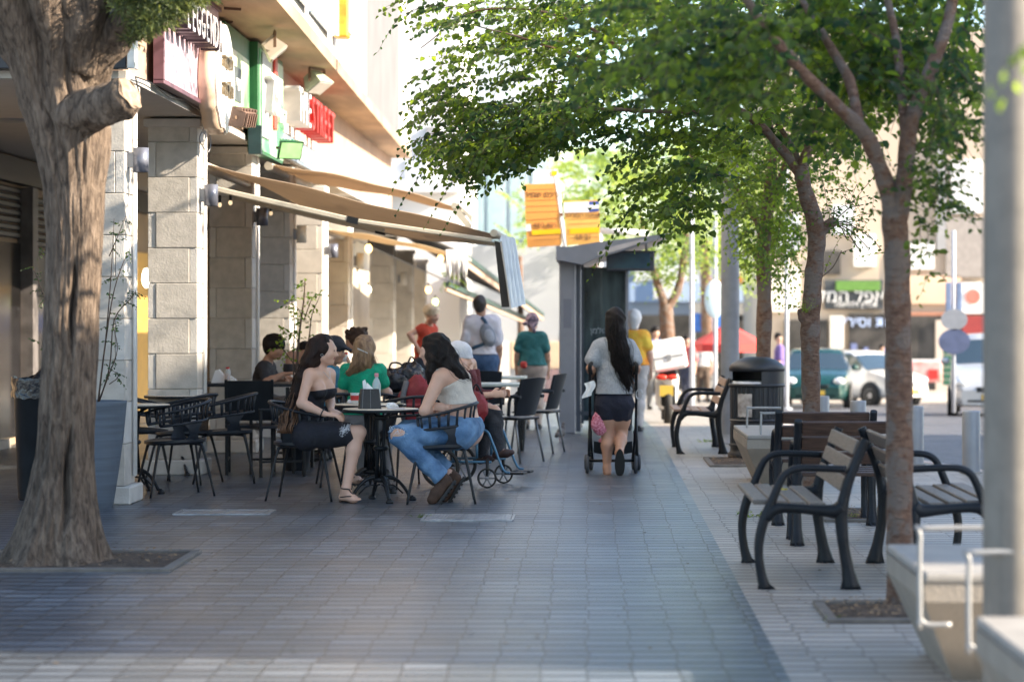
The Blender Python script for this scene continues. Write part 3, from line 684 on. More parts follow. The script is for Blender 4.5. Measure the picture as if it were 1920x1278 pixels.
# string of bulbs under the awning
for i, (px, py, Y, c) in enumerate(((412, 384, 23, 0), (432, 380, 23, 0), (508, 400, 26, 0), (691, 466, 34, 1), (670, 518, 36, 1), (690, 543, 37, 1), (816, 566, 42, 2), (803, 543, 42, 1), (826, 485, 38, 1))):
    o = thing('light_bulb', at(px, py, Y), 0, 'glowing bulb hanging at the %s' % ['dim near end under the tan awning, beside the second column', 'left of the pair just under the arm', 'third column under the awning arm', 'orange spot under the cream awning', 'dark shop window', 'grey shop window below the other bulb', 'blonde woman, just above her head', 'far columns', 'white fringe of the cream awning'][i] if i != 1 else 'glowing bulb hanging right under the cream awning arm', 'light bulb', 'bulbs strung under the awnings')
    mb = MB(); r_ = .02 if i < 3 else .05; mb.ball((0, 0, 0), (r_, r_, r_ * 1.25)); mb.build('globe', [pm('bulb_clear', (.9, .8, .6), .1, var=0, emit=(1, .7, .4, .25)), pm('bulb_orange', (1, .6, .2), .2, var=0, emit=(1, .55, .2, 2.2)), pm('bulb_lime', (.8, 1, .3), .2, var=0, emit=(.75, 1, .25, 2.2))][c] if i != 4 and i != 5 else pm('bulb_cream', (1, .9, .6), .2, var=0, emit=(1, .9, .6, 2.5)), o)
    mb = MB(); mb.tube([(0, 0, r_), (0, 0, r_ + .07)], .014, 8); mb.build('socket', M_black, o)

# ================================================================= FAR BUILDINGS
def far_box(name, px0, px1, Y, ztop, depth, mat, label, pybot=None):
    x0 = (px0 - HX) * Y / F; x1 = (px1 - HX) * Y / F; g0 = gz(Y) - .2
    o = thing(name, ((x0 + x1) / 2, Y + depth / 2, g0), 0, label, 'building')
    mb = MB(); mb.box((0, 0, (ztop - g0) / 2), (x1 - x0, depth, ztop - g0)); mb.build('wall', mat, o); return o, Vector(o.location)
def panel(o, O, px0, py0, px1, py1, Y, mat, name='window', t=.12, proud=.1):
    a = at(px0, py1, Y); b = at(px1, py0, Y); mb = MB()
    mb.box(Vector(((a.x + b.x) / 2, Y - proud + t / 2, (a.z + b.z) / 2)) - O, (b.x - a.x, t, b.z - a.z), bev=.01); return mb.build(name, mat, o)
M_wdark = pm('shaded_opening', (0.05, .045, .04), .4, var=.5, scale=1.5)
M_wpale = pm('pale_window', (0.5, .53, .56), .2, var=.1)
o, O = far_box('white_tower', 640, 862, 60, 16, 9, pm('sunlit_white_wall', (0.66, .65, .64), .7, var=.04, scale=.6), 'tall plain white tower rising behind the end of the arcade')
panel(o, O, 800, 238, 820, 285, 60, M_gplast); panel(o, O, 700, 305, 735, 380, 60, M_wpale); panel(o, O, 760, 300, 800, 340, 60, M_wpale)
panel(o, O, 640, 340, 862, 362, 60, pm('pale_ledge', (0.6, .6, .62), .7, var=.05), 'ledge', .5, .5)
o, O = far_box('corner_shop', 780, 1052, 66, 1.45 + 135 * 66 / F, 8, pm('light_grey_wall', (0.33, .345, .37), .8, var=.04, scale=.5), 'low pale grey shop building left of the bus shelter')
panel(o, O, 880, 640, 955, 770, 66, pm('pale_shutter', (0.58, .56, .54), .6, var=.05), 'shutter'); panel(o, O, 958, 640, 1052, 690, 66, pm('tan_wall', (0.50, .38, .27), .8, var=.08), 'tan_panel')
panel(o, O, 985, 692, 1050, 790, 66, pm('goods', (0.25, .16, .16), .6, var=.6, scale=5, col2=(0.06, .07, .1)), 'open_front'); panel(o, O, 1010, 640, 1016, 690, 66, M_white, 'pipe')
o, O = far_box('glass_block', 862, 1050, 75, 14, 9, pm('pale_glass_wall', (0.55, .60, .62), .35, var=.06, scale=.6), 'pale blue green glass block behind the low grey shop')
for k in range(4): panel(o, O, 872 + k * 42, 200, 906 + k * 42, 450, 75, pm('aqua_glass', (0.40, .52, .53), .15, var=.08), 'window')
panel(o, O, 864, 330, 872, 470, 75, M_gplast, 'downpipe')
# beige market building on the right
Yb = 84
o, O = far_box('beige_building', 1428, 2080, Yb, 11.5, 10, pm('beige_stone', (0.46, .375, .295), .8, var=.07, scale=.4, bump=.1, bscale=4), 'beige stone apartment building over the market shops across the street')
M_bw = pm('window_shutter', (0.70, .70, .70), .6, var=.05)
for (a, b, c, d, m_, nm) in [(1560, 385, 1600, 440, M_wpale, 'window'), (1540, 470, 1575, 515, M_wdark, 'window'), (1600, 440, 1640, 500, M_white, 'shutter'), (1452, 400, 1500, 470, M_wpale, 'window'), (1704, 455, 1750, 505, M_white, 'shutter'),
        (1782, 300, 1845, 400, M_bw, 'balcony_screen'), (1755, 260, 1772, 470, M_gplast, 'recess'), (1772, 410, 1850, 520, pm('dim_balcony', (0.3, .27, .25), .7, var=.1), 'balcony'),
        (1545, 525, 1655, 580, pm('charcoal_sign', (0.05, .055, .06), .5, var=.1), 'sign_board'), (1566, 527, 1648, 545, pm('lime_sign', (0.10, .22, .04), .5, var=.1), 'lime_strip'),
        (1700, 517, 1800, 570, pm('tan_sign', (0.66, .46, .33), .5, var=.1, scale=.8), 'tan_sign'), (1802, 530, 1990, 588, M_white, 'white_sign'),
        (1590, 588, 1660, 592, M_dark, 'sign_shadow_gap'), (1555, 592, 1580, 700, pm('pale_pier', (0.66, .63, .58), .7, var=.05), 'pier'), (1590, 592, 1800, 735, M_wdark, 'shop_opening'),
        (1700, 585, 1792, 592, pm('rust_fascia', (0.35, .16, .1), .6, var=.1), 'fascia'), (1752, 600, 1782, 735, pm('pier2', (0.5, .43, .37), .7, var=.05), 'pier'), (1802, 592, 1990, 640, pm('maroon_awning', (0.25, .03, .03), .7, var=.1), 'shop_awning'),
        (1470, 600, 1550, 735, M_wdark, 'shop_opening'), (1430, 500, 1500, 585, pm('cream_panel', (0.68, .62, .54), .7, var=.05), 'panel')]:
    panel(o, O, a, b, c, d, Yb, m_, nm, .2, .2 if nm not in ('lime_strip', 'pier', 'shop_awning') else .32)
text('lettering', 'ךלמה לפאלפ', .62, at(1604, 556, Yb) - O + Vector((0, -.24, 0)), FACE_CAM, M_white, o, .02)
text('lettering', 'הוואחלו ןילבת', .26, at(1604, 571, Yb) - O + Vector((0, -.24, 0)), FACE_CAM, M_white, o, .02)
text('blue_lettering', 'תויריסו תוריפ', .5, at(1628, 604, Yb) - O + Vector((0, -.24, 0)), FACE_CAM, pm('blue_white_letters', (.5, .62, .9), .4, var=0), o, .02)
mb = MB(); mb.lathe([(.001, .02), (.26, .02), (.26, 0)], at(1822, 556, Yb) - O + Vector((0, -.24, 0)), n=20, rot=FACE_CAM, sm=False); mb.build('red_disc', pm('red_disc_paint', (.6, .16, .12), .5, var=.1), o)
# goods in the shop openings
rn = random.Random(5)
for k in range(16):
    px = rn.uniform(1592, 1745); py = rn.uniform(640, 715); c = rn.choice([(.5, .1, .08), (.15, .3, .1), (.5, .4, .12), (.12, .15, .3), (.4, .25, .2)])
    panel(o, O, px, py, px + rn.uniform(5, 14), py + rn.uniform(8, 20), Yb, pm('goods_%d' % (k % 5), c, .6, var=.3, scale=3), 'goods', .2, .4)
# blue-grey building in the middle distance
o, O = far_box('blue_building', 1060, 1440, 98, 1.45 + 120 * 98 / F, 8, pm('blue_grey_wall', (0.38, .42, .48), .7, var=.1, scale=.3), 'low blue grey market building behind the red umbrella')
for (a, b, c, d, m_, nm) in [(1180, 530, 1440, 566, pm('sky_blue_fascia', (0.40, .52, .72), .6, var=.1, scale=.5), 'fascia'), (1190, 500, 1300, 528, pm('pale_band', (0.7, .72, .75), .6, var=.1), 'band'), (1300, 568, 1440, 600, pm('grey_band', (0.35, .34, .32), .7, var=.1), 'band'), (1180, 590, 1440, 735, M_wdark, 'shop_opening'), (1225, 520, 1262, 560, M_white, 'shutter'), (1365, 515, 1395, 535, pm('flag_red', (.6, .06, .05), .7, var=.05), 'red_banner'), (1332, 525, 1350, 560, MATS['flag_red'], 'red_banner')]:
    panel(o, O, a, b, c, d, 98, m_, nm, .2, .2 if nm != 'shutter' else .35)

# small rods fixed under the soffit
for (a_, b_) in (((420, 16), (450, 19)), ((406, 40), (440, 44))):
    m_ = MB(); P_ = at(*a_, 4533 * 2.90 / (595 - a_[1])); Q_ = P_ + Vector((.16, .0, -.01)); m_.bar(P_ - B0, Q_ - B0, .02, .025); m_.build('rod', pm('rusty_rod', (.10, .06, .045), .8, var=.2), B)
# building across the road on the right, outside the frame: its shadow lies over the walkway
# cables along the beam
o = thing('cable', (CX, 20, 3.3), 0, 'loose black cables running under the pink shop sign', 'cable')
def cab(pts, r=.006):
    m_ = MB(); m_.tube(spline([Vector(p) - Vector((CX, 20, 3.3)) for p in pts], 6), r, 6); return m_
q_ = [Vector((CX + .06, Y_, 3.335 - .02 * math.sin(Y_ * 5))) for Y_ in (18.9, 19.6, 20.4, 21.2, 22.0, 22.6, 23.4)]
m_ = cab(q_); m_.build('line', M_black, o); m_ = cab([q_[0], at(262, 190, 18.75), at(235, 158, 18.7), at(205, 160, 18.7), at(190, 150, 18.7)]); m_.build('line', M_black, o)
m_ = cab([at(383, 238, 22.3), at(374, 262, 22.2), at(390, 285, 22.2), at(395, 262, 22.3), at(388, 240, 22.3)], .005); m_.build('loop', M_grey, o)
o = thing('street_building', (24, 17.7, 0), 0, 'plain pale building across the road on the right', 'building')
SH = MB(); SH.box((0, 0, 6.4), (10, 22.8, 12.8)); SHO = SH.build('wall', M_wplast, o)
# ================================================================= CAFE CHAIRS AND TABLES
def ring(phi, r, z, sx=1.0): return Vector((r * math.cos(phi) * sx, r * math.sin(phi), z))
def make_slat_chair():
    o = thing('cafe_chair', (0, 0, 0), 0, 'x', 'chair', 'slatted round backed cafe chairs')
    A0 = R(48); n = 40
    def zt(p): t = (1 - math.cos(p)) / 2; return .655 + .125 * t ** 1.2            # p=0 front, pi back
    def zl(p): t = (1 - math.cos(p)) / 2; return .56 + .065 * t
    ph = [A0 + (2 * math.pi - 2 * A0) * i / n for i in range(n + 1)]
    mb = MB(); mb.tube([ring(p, .282, zt(p)) for p in ph], [.011 + .006 * math.sin(math.pi * i / n) for i in range(n + 1)], 8, flat=((0, 0, 1), .8))
    mb.tube([ring(p, .258, zl(p)) for p in ph], .012, 8)
    mb.tube([ring(ph[0], .275, zt(ph[0])), ring(ph[0], .266, .6), ring(ph[0], .258, zl(ph[0]))], .012, 8); mb.tube([ring(ph[-1], .275, zt(ph[-1])), ring(ph[-1], .266, .6), ring(ph[-1], .258, zl(ph[-1]))], .012, 8)
    for i in range(17):
        p = A0 + .12 + (2 * math.pi - 2 * A0 - .24) * i / 16
        mb.tube([ring(p, .258, zl(p)), ring(p, .266, (zl(p) + zt(p)) / 2), ring(p, .280, zt(p))], .0085, 6, flat=((-math.sin(p), math.cos(p), 0), 1.35))
    mb.build('backrest', M_plastic, o)
    mb = MB()
    def seat(u, v):
        a = u * 2 * math.pi; r = .240 * v; z = .452 - .014 * (1 - v * v) + (.012 if v > .95 else 0) - .018 * max(0, math.cos(a)) * v ** 3
        return Vector((r * math.cos(a) * 1.04, r * math.sin(a), z))
    mb.grid(seat, 36, 8); mb.grid(lambda u, v: seat(-u, v) + Vector((0, 0, -.022 - .01 * (1 - v))), 36, 8)
    mb.grid(lambda u, v: seat(u, 1) + Vector((0, 0, -.022 * v)), 36, 1)
    for sg in (1, -1):
        def wing(u, v, off=0.0):
            hw = .34 - .20 * math.sin(math.pi * min(v * 1.05, 1)) + .05 * v
            p = R(112) + (u - .5) * 2 * hw; z0 = .445; z1 = zl(p) + .005
            r = .232 + .028 * v + .012 * math.sin(math.pi * v)
            q = ring(p * sg, r - off, lerp(z0, z1, v)); return q
        mb.grid(lambda u, v: wing(u, v) if sg > 0 else wing(1 - u, v), 8, 8); mb.grid(lambda u, v: wing(1 - u, v, .012) if sg > 0 else wing(u, v, .012), 8, 8)
    mb.build('seat', M_plastic, o)
    for sx, sy in ((1, 1), (1, -1), (-1, 1), (-1, -1)):
        mb = MB(); mb.tube(spline([(sx * .10, sy * .10, .425), (sx * .165, sy * .155, .42), (sx * .185, sy * .175, .385), (sx * .225, sy * .205, .2), (sx * .265, sy * .235, .0)], 4), [.013] * 9 + [.011] * 4 + [.009] * 4, 10)
        mb.build('leg', M_black, o)
    return o
sc0 = make_slat_chair(); used = [False]
def slat_chair(px, Y, rz, label):
    loc = Vector(((px - HX) * Y / F, Y, gz(Y)))
    if not used[0]:
        used[0] = True; sc0.location = loc; sc0.rotation_euler = (0, 0, R(rz)); sc0['label'] = label; return sc0
    return dup(sc0, loc, R(rz), label)
slat_chair(572, 19.30, -6, 'slatted dark chair under the woman in the black strapless dress')
slat_chair(827, 19.0, 184, 'slatted dark chair under the woman in ripped jeans')
slat_chair(328, 19.75, 205, 'empty slatted dark chair nearest the camera beside the first column')
slat_chair(345, 21.2, 165, 'empty slatted dark chair directly behind the nearest empty one')
slat_chair(420, 21.3, 188, 'empty slatted dark chair turned left, right of the two empty ones by the second column')
slat_chair(262, 21.6, 10, 'slatted dark chair half hidden behind the first column')
slat_chair(648, 20.9, -80, 'slatted dark chair behind the round table, left of the napkin box')
slat_chair(765, 20.7, 120, 'slatted dark chair behind the woman with folded arms, to her left')
slat_chair(690, 21.65, 95, 'slatted dark chair under the woman in the green shirt')

def make_iron_table():
    o = thing('cafe_table', (0, 0, 0), 0, 'x', 'table', 'round cafe tables on cast iron feet')
    mb = MB(); mb.lathe([(.001, .732), (.294, .732), (.300, .728)], n=48); mb.build('tabletop', pm('cream_tabletop', (0.62, .55, .44), .35, var=.1, scale=4, stretch=(1, 8, 1)), o)
    mb = MB(); mb.lathe([(.300, .7285), (.303, .722), (.300, .706), (.001, .704)], n=48); mb.build('rim', M_black, o)
    mb = MB()
    for k in range(4):
        a = R(45 + 90 * k); c, s = math.cos(a), math.sin(a); mb.tube([(.045 * c, .045 * s, .17), (.03 * c, .03 * s, .42), (.045 * c, .045 * s, .66), (.11 * c, .11 * s, .705)], [.015, .012, .014, .013], 8)
    for z in (.17, .42, .66): mb.lathe([(.001, z - .018), (.055, z - .018), (.066, z), (.055, z + .018), (.001, z + .018)], n=18)
    for k in range(4):                                  # openwork web
        a = R(90 * k); c, s = math.cos(a), math.sin(a); mb.tube([(.012 * c, .012 * s, .18), (.028 * c, .028 * s, .3), (.012 * c, .012 * s, .4)], .006, 6)
    mb.build('pedestal', M_black, o)
    for k in range(4):
        a = R(20 + 90 * k); c, s = math.cos(a), math.sin(a)
        pr = [(.03, .19), (.09, .185), (.15, .15), (.205, .085), (.235, .035), (.265, .03)]
        mb = MB(); mb.tube(spline([(r * c, r * s, z) for r, z in pr], 4), lin([.020, .017, .014, .013, .014, .012], 21), 10)
        mb.tube(spline([(.04 * c, .04 * s, .13), (.11 * c, .11 * s, .12), (.18 * c, .18 * s, .06)], 4), .007, 6)
        mb.lathe([(.001, .0), (.028, .0), (.030, .012), (.020, .03), (.001, .034)], (.262 * c, .262 * s, 0), n=14); mb.build('foot', M_black, o)
    return o
tb0 = make_iron_table()
Tp = Vector(((714 - HX) * 19.1 / F, 19.1, 0)); tb0.location = Tp; tb0['label'] = 'round cafe table between the two seated women, with a black napkin box on it'
T2 = Vector(((694 - HX) * 20.1 / F, 20.1, 0)); dup(tb0, T2, R(30), 'round cafe table just behind the one between the two seated women')
dup(tb0, Vector(((250 - HX) * 20.0 / F, 20.0, 0)), R(-40), 'round cafe table half hidden behind the first stone column')
dup(tb0, Vector(((332 - HX) * 22.4 / F, 22.4, 0)), R(10), 'round cafe table behind the empty slatted chairs at the second column')

# ---------- things on the front table
TZ = .733
def on_table(px, dy, T=Tp): Y = T.y + dy; return Vector(((px - HX) * Y / F, Y, TZ))
o = thing('napkin_box', on_table(693, -.04), R(12), 'black leather napkin dispenser on the front table', 'napkin holder')
mb = MB(); W0, W1, H_ = .085, .068, .155
def fr_(w_, z): return [(-w_, -w_ * .8, z), (w_, -w_ * .8, z), (w_, w_ * .8, z), (-w_, w_ * .8, z)]
vs = fr_(W0, 0) + fr_(W1, H_); mb.add(vs, [(0, 1, 5, 4), (1, 2, 6, 5), (2, 3, 7, 6), (3, 0, 4, 7), (4, 5, 6, 7)])
M_lea = pm('black_leather', (0.022, .022, .024), .5, var=.2, bump=.3, bscale=150)
mb.build('case', M_lea, o)
st = MB()
for x in (-.06, .0): st.bar((x * 1.1, -W0 * .8 - .001, .002), (x * .95, -W1 * .8 - .002, H_ - .003), .002, .002)
st.build('stitching', pm('grey_thread', (.25, .25, .25), .7, var=0), o)
text('emblem', 'חוב', .045, (W1 + .0105, 0, .075), Matrix.Rotation(R(-6), 3, 'Y') @ FACE_X, pm('pale_pink_print', (.8, .6, .6), .5, var=0), o, .001)
nk = MB(); nk.add([(-.05, .01, H_), (-.01, .0, H_), (-.035, .005, H_ + .075), (-.055, .01, H_ + .06)], [(0, 1, 2, 3)]); nk.add([(-.03, -.02, H_), (.03, -.01, H_), (-.02, .0, H_ + .05)], [(0, 1, 2)]); nk.build('napkin', pm('paper', (.82, .82, .82), .8, var=.03), o)
o = thing('water_bottle', on_table(706, .09), 0, 'clear plastic water bottle with a pink cap behind the napkin box', 'bottle')
mb = MB(); mb.lathe([(.001, 0), (.032, .0), (.034, .01), (.034, .17), (.033, .19), (.022, .222), (.013, .235), (.013, .25)], n=24); mb.build('bottle', pm('pet_plastic', (.75, .85, .88), .08, var=0, alpha=.45, spec=.9), o)
mb = MB(); mb.lathe([(.001, .275), (.014, .275), (.016, .27), (.016, .248), (.013, .246)], n=18); mb.build('cap', pm('pink_cap', (.7, .30, .36), .5, var=.05), o)
o = thing('paper_cup', on_table(665, -.02, T2), 0, 'white and red paper cup on the table behind', 'cup')
mb = MB(); mb.lathe([(.001, 0), (.028, 0), (.036, .085), (.038, .09), (.034, .088)], n=20); mb.build('cup', M_white, o); mb = MB(); mb.lathe([(.0325, .03), (.0365, .07)], n=20); mb.build('band', M_redp, o)
def crumple(px, dy, r, seed, label, T=Tp):
    o = thing('crumpled_napkin', on_table(px, dy, T), 0, label, 'napkin', 'used paper napkins on the tables'); mb = MB(); rn = random.Random(seed)
    def f(u, v):
        a = u * 2 * math.pi; b = v * math.pi; p = Vector((math.sin(b) * math.cos(a), math.sin(b) * math.sin(a), -math.cos(b)))
        k = 1 + .45 * noise.noise(p * 3.3 + Vector((seed, 0, 0))); return Vector((p.x * r * k, p.y * r * k, max(0, r * .6 + p.z * r * .65 * k)))
    mb.grid(f, 14, 9, sm=False); mb.build('paper', MATS['paper'], o)
crumple(733, -.05, .038, 1, 'crumpled white napkin right of the napkin box'); crumple(741, -.02, .026, 5, 'small crumpled napkin at the right of the pile on the front table'); crumple(658, .0, .03, 9, 'crumpled white napkin by the paper cup', T2)
o = thing('phone', on_table(742, -.12), R(8), 'flat pale phone lying near the table edge', 'phone'); mb = MB(); mb.box((0, 0, .005), (.14, .07, .009), bev=.003); mb.build('body', pm('pale_phone', (.55, .52, .55), .3, var=.1), o)
o = thing('ashtray', on_table(748, .12), 0, 'small round ashtray with a cream rim on the front table', 'ashtray'); mb = MB(); mb.lathe([(.001, .004), (.03, .004), (.04, .03), (.036, .03), (.028, .01), (.001, .01)], n=18); mb.build('bowl', M_black, o)
mb = MB(); mb.ball((0, 0, .035), .018, 10); mb.build('crumb', pm('cream_crumb', (.7, .6, .42), .8, var=.2), o)

# ---------- solid backed plastic armchairs
def make_shell_chair():
    o = thing('plastic_armchair', (0, 0, 0), 0, 'x', 'chair', 'dark plastic armchairs')
    mb = MB()
    def back(u, v, off=0.0):
        y = (u - .5) * 2 * (.19 + .035 * v); x = -.20 - .10 * v + .05 * (2 * u - 1) ** 2 - off; return Vector((x, y, .47 + .37 * v + .012 * math.sin(math.pi * u) * v))
    mb.grid(lambda u, v: back(u, v), 10, 8); mb.grid(lambda u, v: back(1 - u, v, .022), 10, 8)
    mb.grid(lambda u, v: back(u, 1, .022 * v), 10, 1); mb.grid(lambda u, v: back(0, 1 - u, .022 * v), 8, 1); mb.grid(lambda u, v: back(1, u, .022 * v), 8, 1)
    mb.build('backrest', M_plastic, o)
    mb = MB(); mb.grid(lambda u, v: Vector((-.22 + .45 * u, (v - .5) * .44, .455 - .015 * math.sin(math.pi * v) - .02 * max(0, u - .8) * 5)), 10, 8)
    mb.box((.0, 0, .438), (.42, .43, .02), bev=.008); mb.build('seat', M_plastic, o)
    for sy in (-1, 1):
        mb = MB(); mb.tube(spline([(-.25, sy * .215, .66), (-.10, sy * .24, .665), (.10, sy * .245, .655), (.16, sy * .24, .62), (.17, sy * .225, .45)], 5), .017, 8, flat=((0, 1, 0), 1.3)); mb.build('armrest', M_plastic, o)
        for sx, xf in ((-.17, -.25), (.17, .22)): mb = MB(); mb.tube([(sx, sy * .19, .44), (xf, sy * .225, 0)], [.013, .011], 10); mb.build('leg', pm('grey_leg', (0.20, .21, .22), .35, .6, var=.1), o)
    return o
sh0 = make_shell_chair(); sh0.location = ((958 - HX) * 24.3 / F, 24.3, 0); sh0.rotation_euler = (0, 0, R(150)); sh0['label'] = 'dark plastic armchair nearest the walkway behind the wheelchair'
dup(sh0, Vector(((1006 - HX) * 26.0 / F, 26.0, 0)), R(165), 'dark plastic armchair closest to the shelter post, alone at the end of the row')
dup(sh0, Vector(((905 - HX) * 27.5 / F, 27.5, 0)), R(92), 'dark plastic armchair seen square from behind, below the man in the white shirt')
dup(sh0, Vector(((898 - HX) * 25.4 / F, 25.4, 0)), R(20), 'dark plastic armchair just right of the person in the white cap')
dup(sh0, Vector(((745 - HX) * 29 / F, 29, 0)), R(100), 'far plastic armchair behind the dark table and its bags')
# square tables further back
def sq_table(px, Y, w_, d_, label, top, h=.73):
    o = thing('square_table', Vector(((px - HX) * Y / F, Y, gz(Y))), 0, label, 'table')
    mb = MB(); mb.box((0, 0, h), (w_, d_, .03), bev=.006); mb.build('tabletop', top, o)
    for sx in (-1, 1):
        for sy in (-1, 1): mb = MB(); mb.box((sx * (w_ / 2 - .04), sy * (d_ / 2 - .04), h / 2 - .01), (.035, .035, h - .02), bev=.003); mb.build('leg', M_black, o)
M_ptop = pm('pale_green_top', (0.50, .53, .47), .4, var=.08)
sq_table(912, 26.0, .8, .7, 'pale topped square table right of the person in the white cap', M_ptop); sq_table(925, 29.0, .8, .7, 'pale topped square table farther back before the man in the teal shirt', M_ptop)
sq_table(450, 23.6, 1.1, .8, 'long black table in the arcade with paper bags and a juice bottle', M_plastic, .80); sq_table(770, 22.9, .9, .7, 'dark square table behind the women, loaded with black bags', M_plastic)
# tall terrace chairs with straight black frames
def make_terrace():
    o = thing('terrace_chair', (0, 0, 0), 0, 'x', 'chair', 'black square framed terrace chairs')
    for sy in (-1, 1):
        for x in (-.2, .2): mb = MB(); mb.bar((x, sy * .21, 0), (x, sy * .21, .60 if x > 0 else .47), .028, .028, bev=.003); mb.build('leg', M_black, o)
        mb = MB(); mb.bar((-.22, sy * .21, .615), (.22, sy * .21, .615), .035, .02, bev=.003); mb.build('armrest', M_black, o)
        mb = MB(); mb.bar((-.19, sy * .21, .44), (-.30, sy * .21, .88), .028, .024, bev=.003); mb.build('back_post', M_black, o)
    mb = MB(); mb.box((0, 0, .45), (.44, .41, .02), bev=.004); mb.box((.19, 0, .44), (.03, .39, .035)); mb.box((-.19, 0, .438), (.03, .39, .03)); mb.build('seat', M_plastic, o)
    mb = MB(); mb.bar((-.205, 0, .50), (-.298, 0, .87), .006, .40, up=(0, 1, 0)) if False else mb.add([(-.205, -.2, .50), (-.205, .2, .50), (-.298, .2, .87), (-.298, -.2, .87), (-.211, -.2, .50), (-.211, .2, .50), (-.304, .2, .87), (-.304, -.2, .87)], [(0, 1, 2, 3), (7, 6, 5, 4), (3, 2, 6, 7), (0, 4, 5, 1), (0, 3, 7, 4), (1, 5, 6, 2)])
    mb.build('backrest', M_black, o)
    
    for sy in (.21, -.21): mb = MB(); mb.box((0, sy, .14), (.38, .02, .02)); mb.build('stretcher', M_black, o)
    return o
te0 = make_terrace(); te0.location = ((520 - HX) * 22.2 / F, 22.2, 0); te0.rotation_euler = (0, 0, R(200)); te0['label'] = 'black square framed chair with its back to the woman in the black dress'
dup(te0, Vector(((470 - HX) * 22.5 / F, 22.5, 0)), R(95), 'black square framed chair left of the one behind the woman in the black dress'); dup(te0, Vector(((560 - HX) * 23.6 / F, 23.6, 0)), R(170), 'black square framed chair in the gap behind the woman in the black dress')
# objects on the long black table
def tpos(px, Y, z=.815): return Vector(((px - HX) * Y / F, Y, z))
o = thing('juice_bottle', tpos(427, 23.4), 0, 'small bottle of orange juice on the long black table', 'bottle')
mb = MB(); mb.lathe([(.001, 0), (.027, 0), (.027, .085)], n=18); mb.build('juice', pm('orange_juice', (.65, .17, .02), .2, var=.05), o); mb = MB(); mb.lathe([(.029, 0), (.029, .11), (.02, .13), (.017, .14)], n=18); mb.build('bottle', MATS['pet_plastic'], o); mb = MB(); mb.lathe([(.019, .138), (.019, .155), (.001, .155)], n=14); mb.build('cap', M_redp, o)
o = thing('paper_bag', tpos(413, 23.5), 0, 'folded white patterned paper left of the juice bottle', 'paper'); mb = MB(); mb.prism([(-.09, 0, 0), (.09, 0, 0), (.06, 0, .03), (-.02, 0, .13), (-.05, 0, .12)], (0, .12, 0)); mb.prism([(.02, -.02, 0), (.17, -.02, 0), (.14, -.02, .04), (.06, -.02, .09)], (0, .1, 0)); mb.build('paper', MATS['paper'], o)
# bags on the dark table
def blob(name, c, r, mat, label, cat, seed=0, k=.3, group=None):
    o = thing(name, c, 0, label, cat, group); mb = MB()
    def f(u, v):
        a = u * 2 * math.pi; b = v * math.pi; p = Vector((math.sin(b) * math.cos(a), math.sin(b) * math.sin(a), -math.cos(b)))
        q = 1 + k * noise.noise(p * 2.6 + Vector((seed, 1, 0))) + k * .5 * noise.noise(p * 7 + Vector((seed, 5, 0))); return Vector((p.x * r[0] * q, p.y * r[1] * q, r[2] + p.z * r[2] * q))
    mb.grid(f, 30, 18); mb.build('body', mat, o); return o
M_shiny = pm('shiny_black_bag', (0.02, .02, .025), .22, var=.3, bump=.9, bscale=14)
b_ = blob('black_bag', tpos(742, 22.7, .75), (.13, .12, .11), M_shiny, 'shiny black bag on the dark table behind the bottle', 'bag', 1); mb = MB(); mb.tube(spline([(-.07, 0, .18), (-.04, 0, .27), (.05, 0, .26), (.08, 0, .17)], 5), .009, 8); mb.build('handle', M_black, b_)
b_ = blob('black_bag', tpos(772, 22.75, .75), (.13, .12, .14), M_shiny, 'second shiny black bag touching the red backpack', 'bag', 4); mb = MB(); mb.tube(spline([(-.05, 0, .24), (0, 0, .33), (.06, 0, .24)], 5), .009, 8); mb.build('handle', M_black, b_)
M_redc = pm('red_nylon', (0.22, 0.012, 0.018), .6, var=.2, bump=.4, bscale=20)
b_ = blob('red_backpack', tpos(782, 21.6, .42), (.17, .11, .25), M_redc, 'dark red backpack hanging behind the woman with folded arms', 'backpack', 2, .12)
mb = MB(); mb.box((.0, -.11, .17), (.2, .05, .2), bev=.02); mb.build('pocket', M_redc, b_); mb = MB(); mb.tube(spline([(-.09, -.05, .46), (-.12, -.12, .3), (-.1, -.1, .1)], 5), .016, 8, flat=((1, 0, 0), 1.6)); mb.tube(spline([(-.03, 0, .49), (0, 0, .54), (.03, 0, .49)], 4), .008, 8); mb.build('strap', pm('grey_webbing', (.12, .12, .13), .7, var=.1), b_)
b_ = blob('red_bag', tpos(893, 20.6, .55), (.10, .10, .13), M_redc, 'small dark red bag hanging behind the jeans woman, on the wheelchair side', 'bag', 8, .15); mb = MB(); mb.tube(spline([(-.05, 0, .25), (0, 0, .33), (.05, 0, .25)], 4), .008, 8); mb.build('handle', M_black, b_)

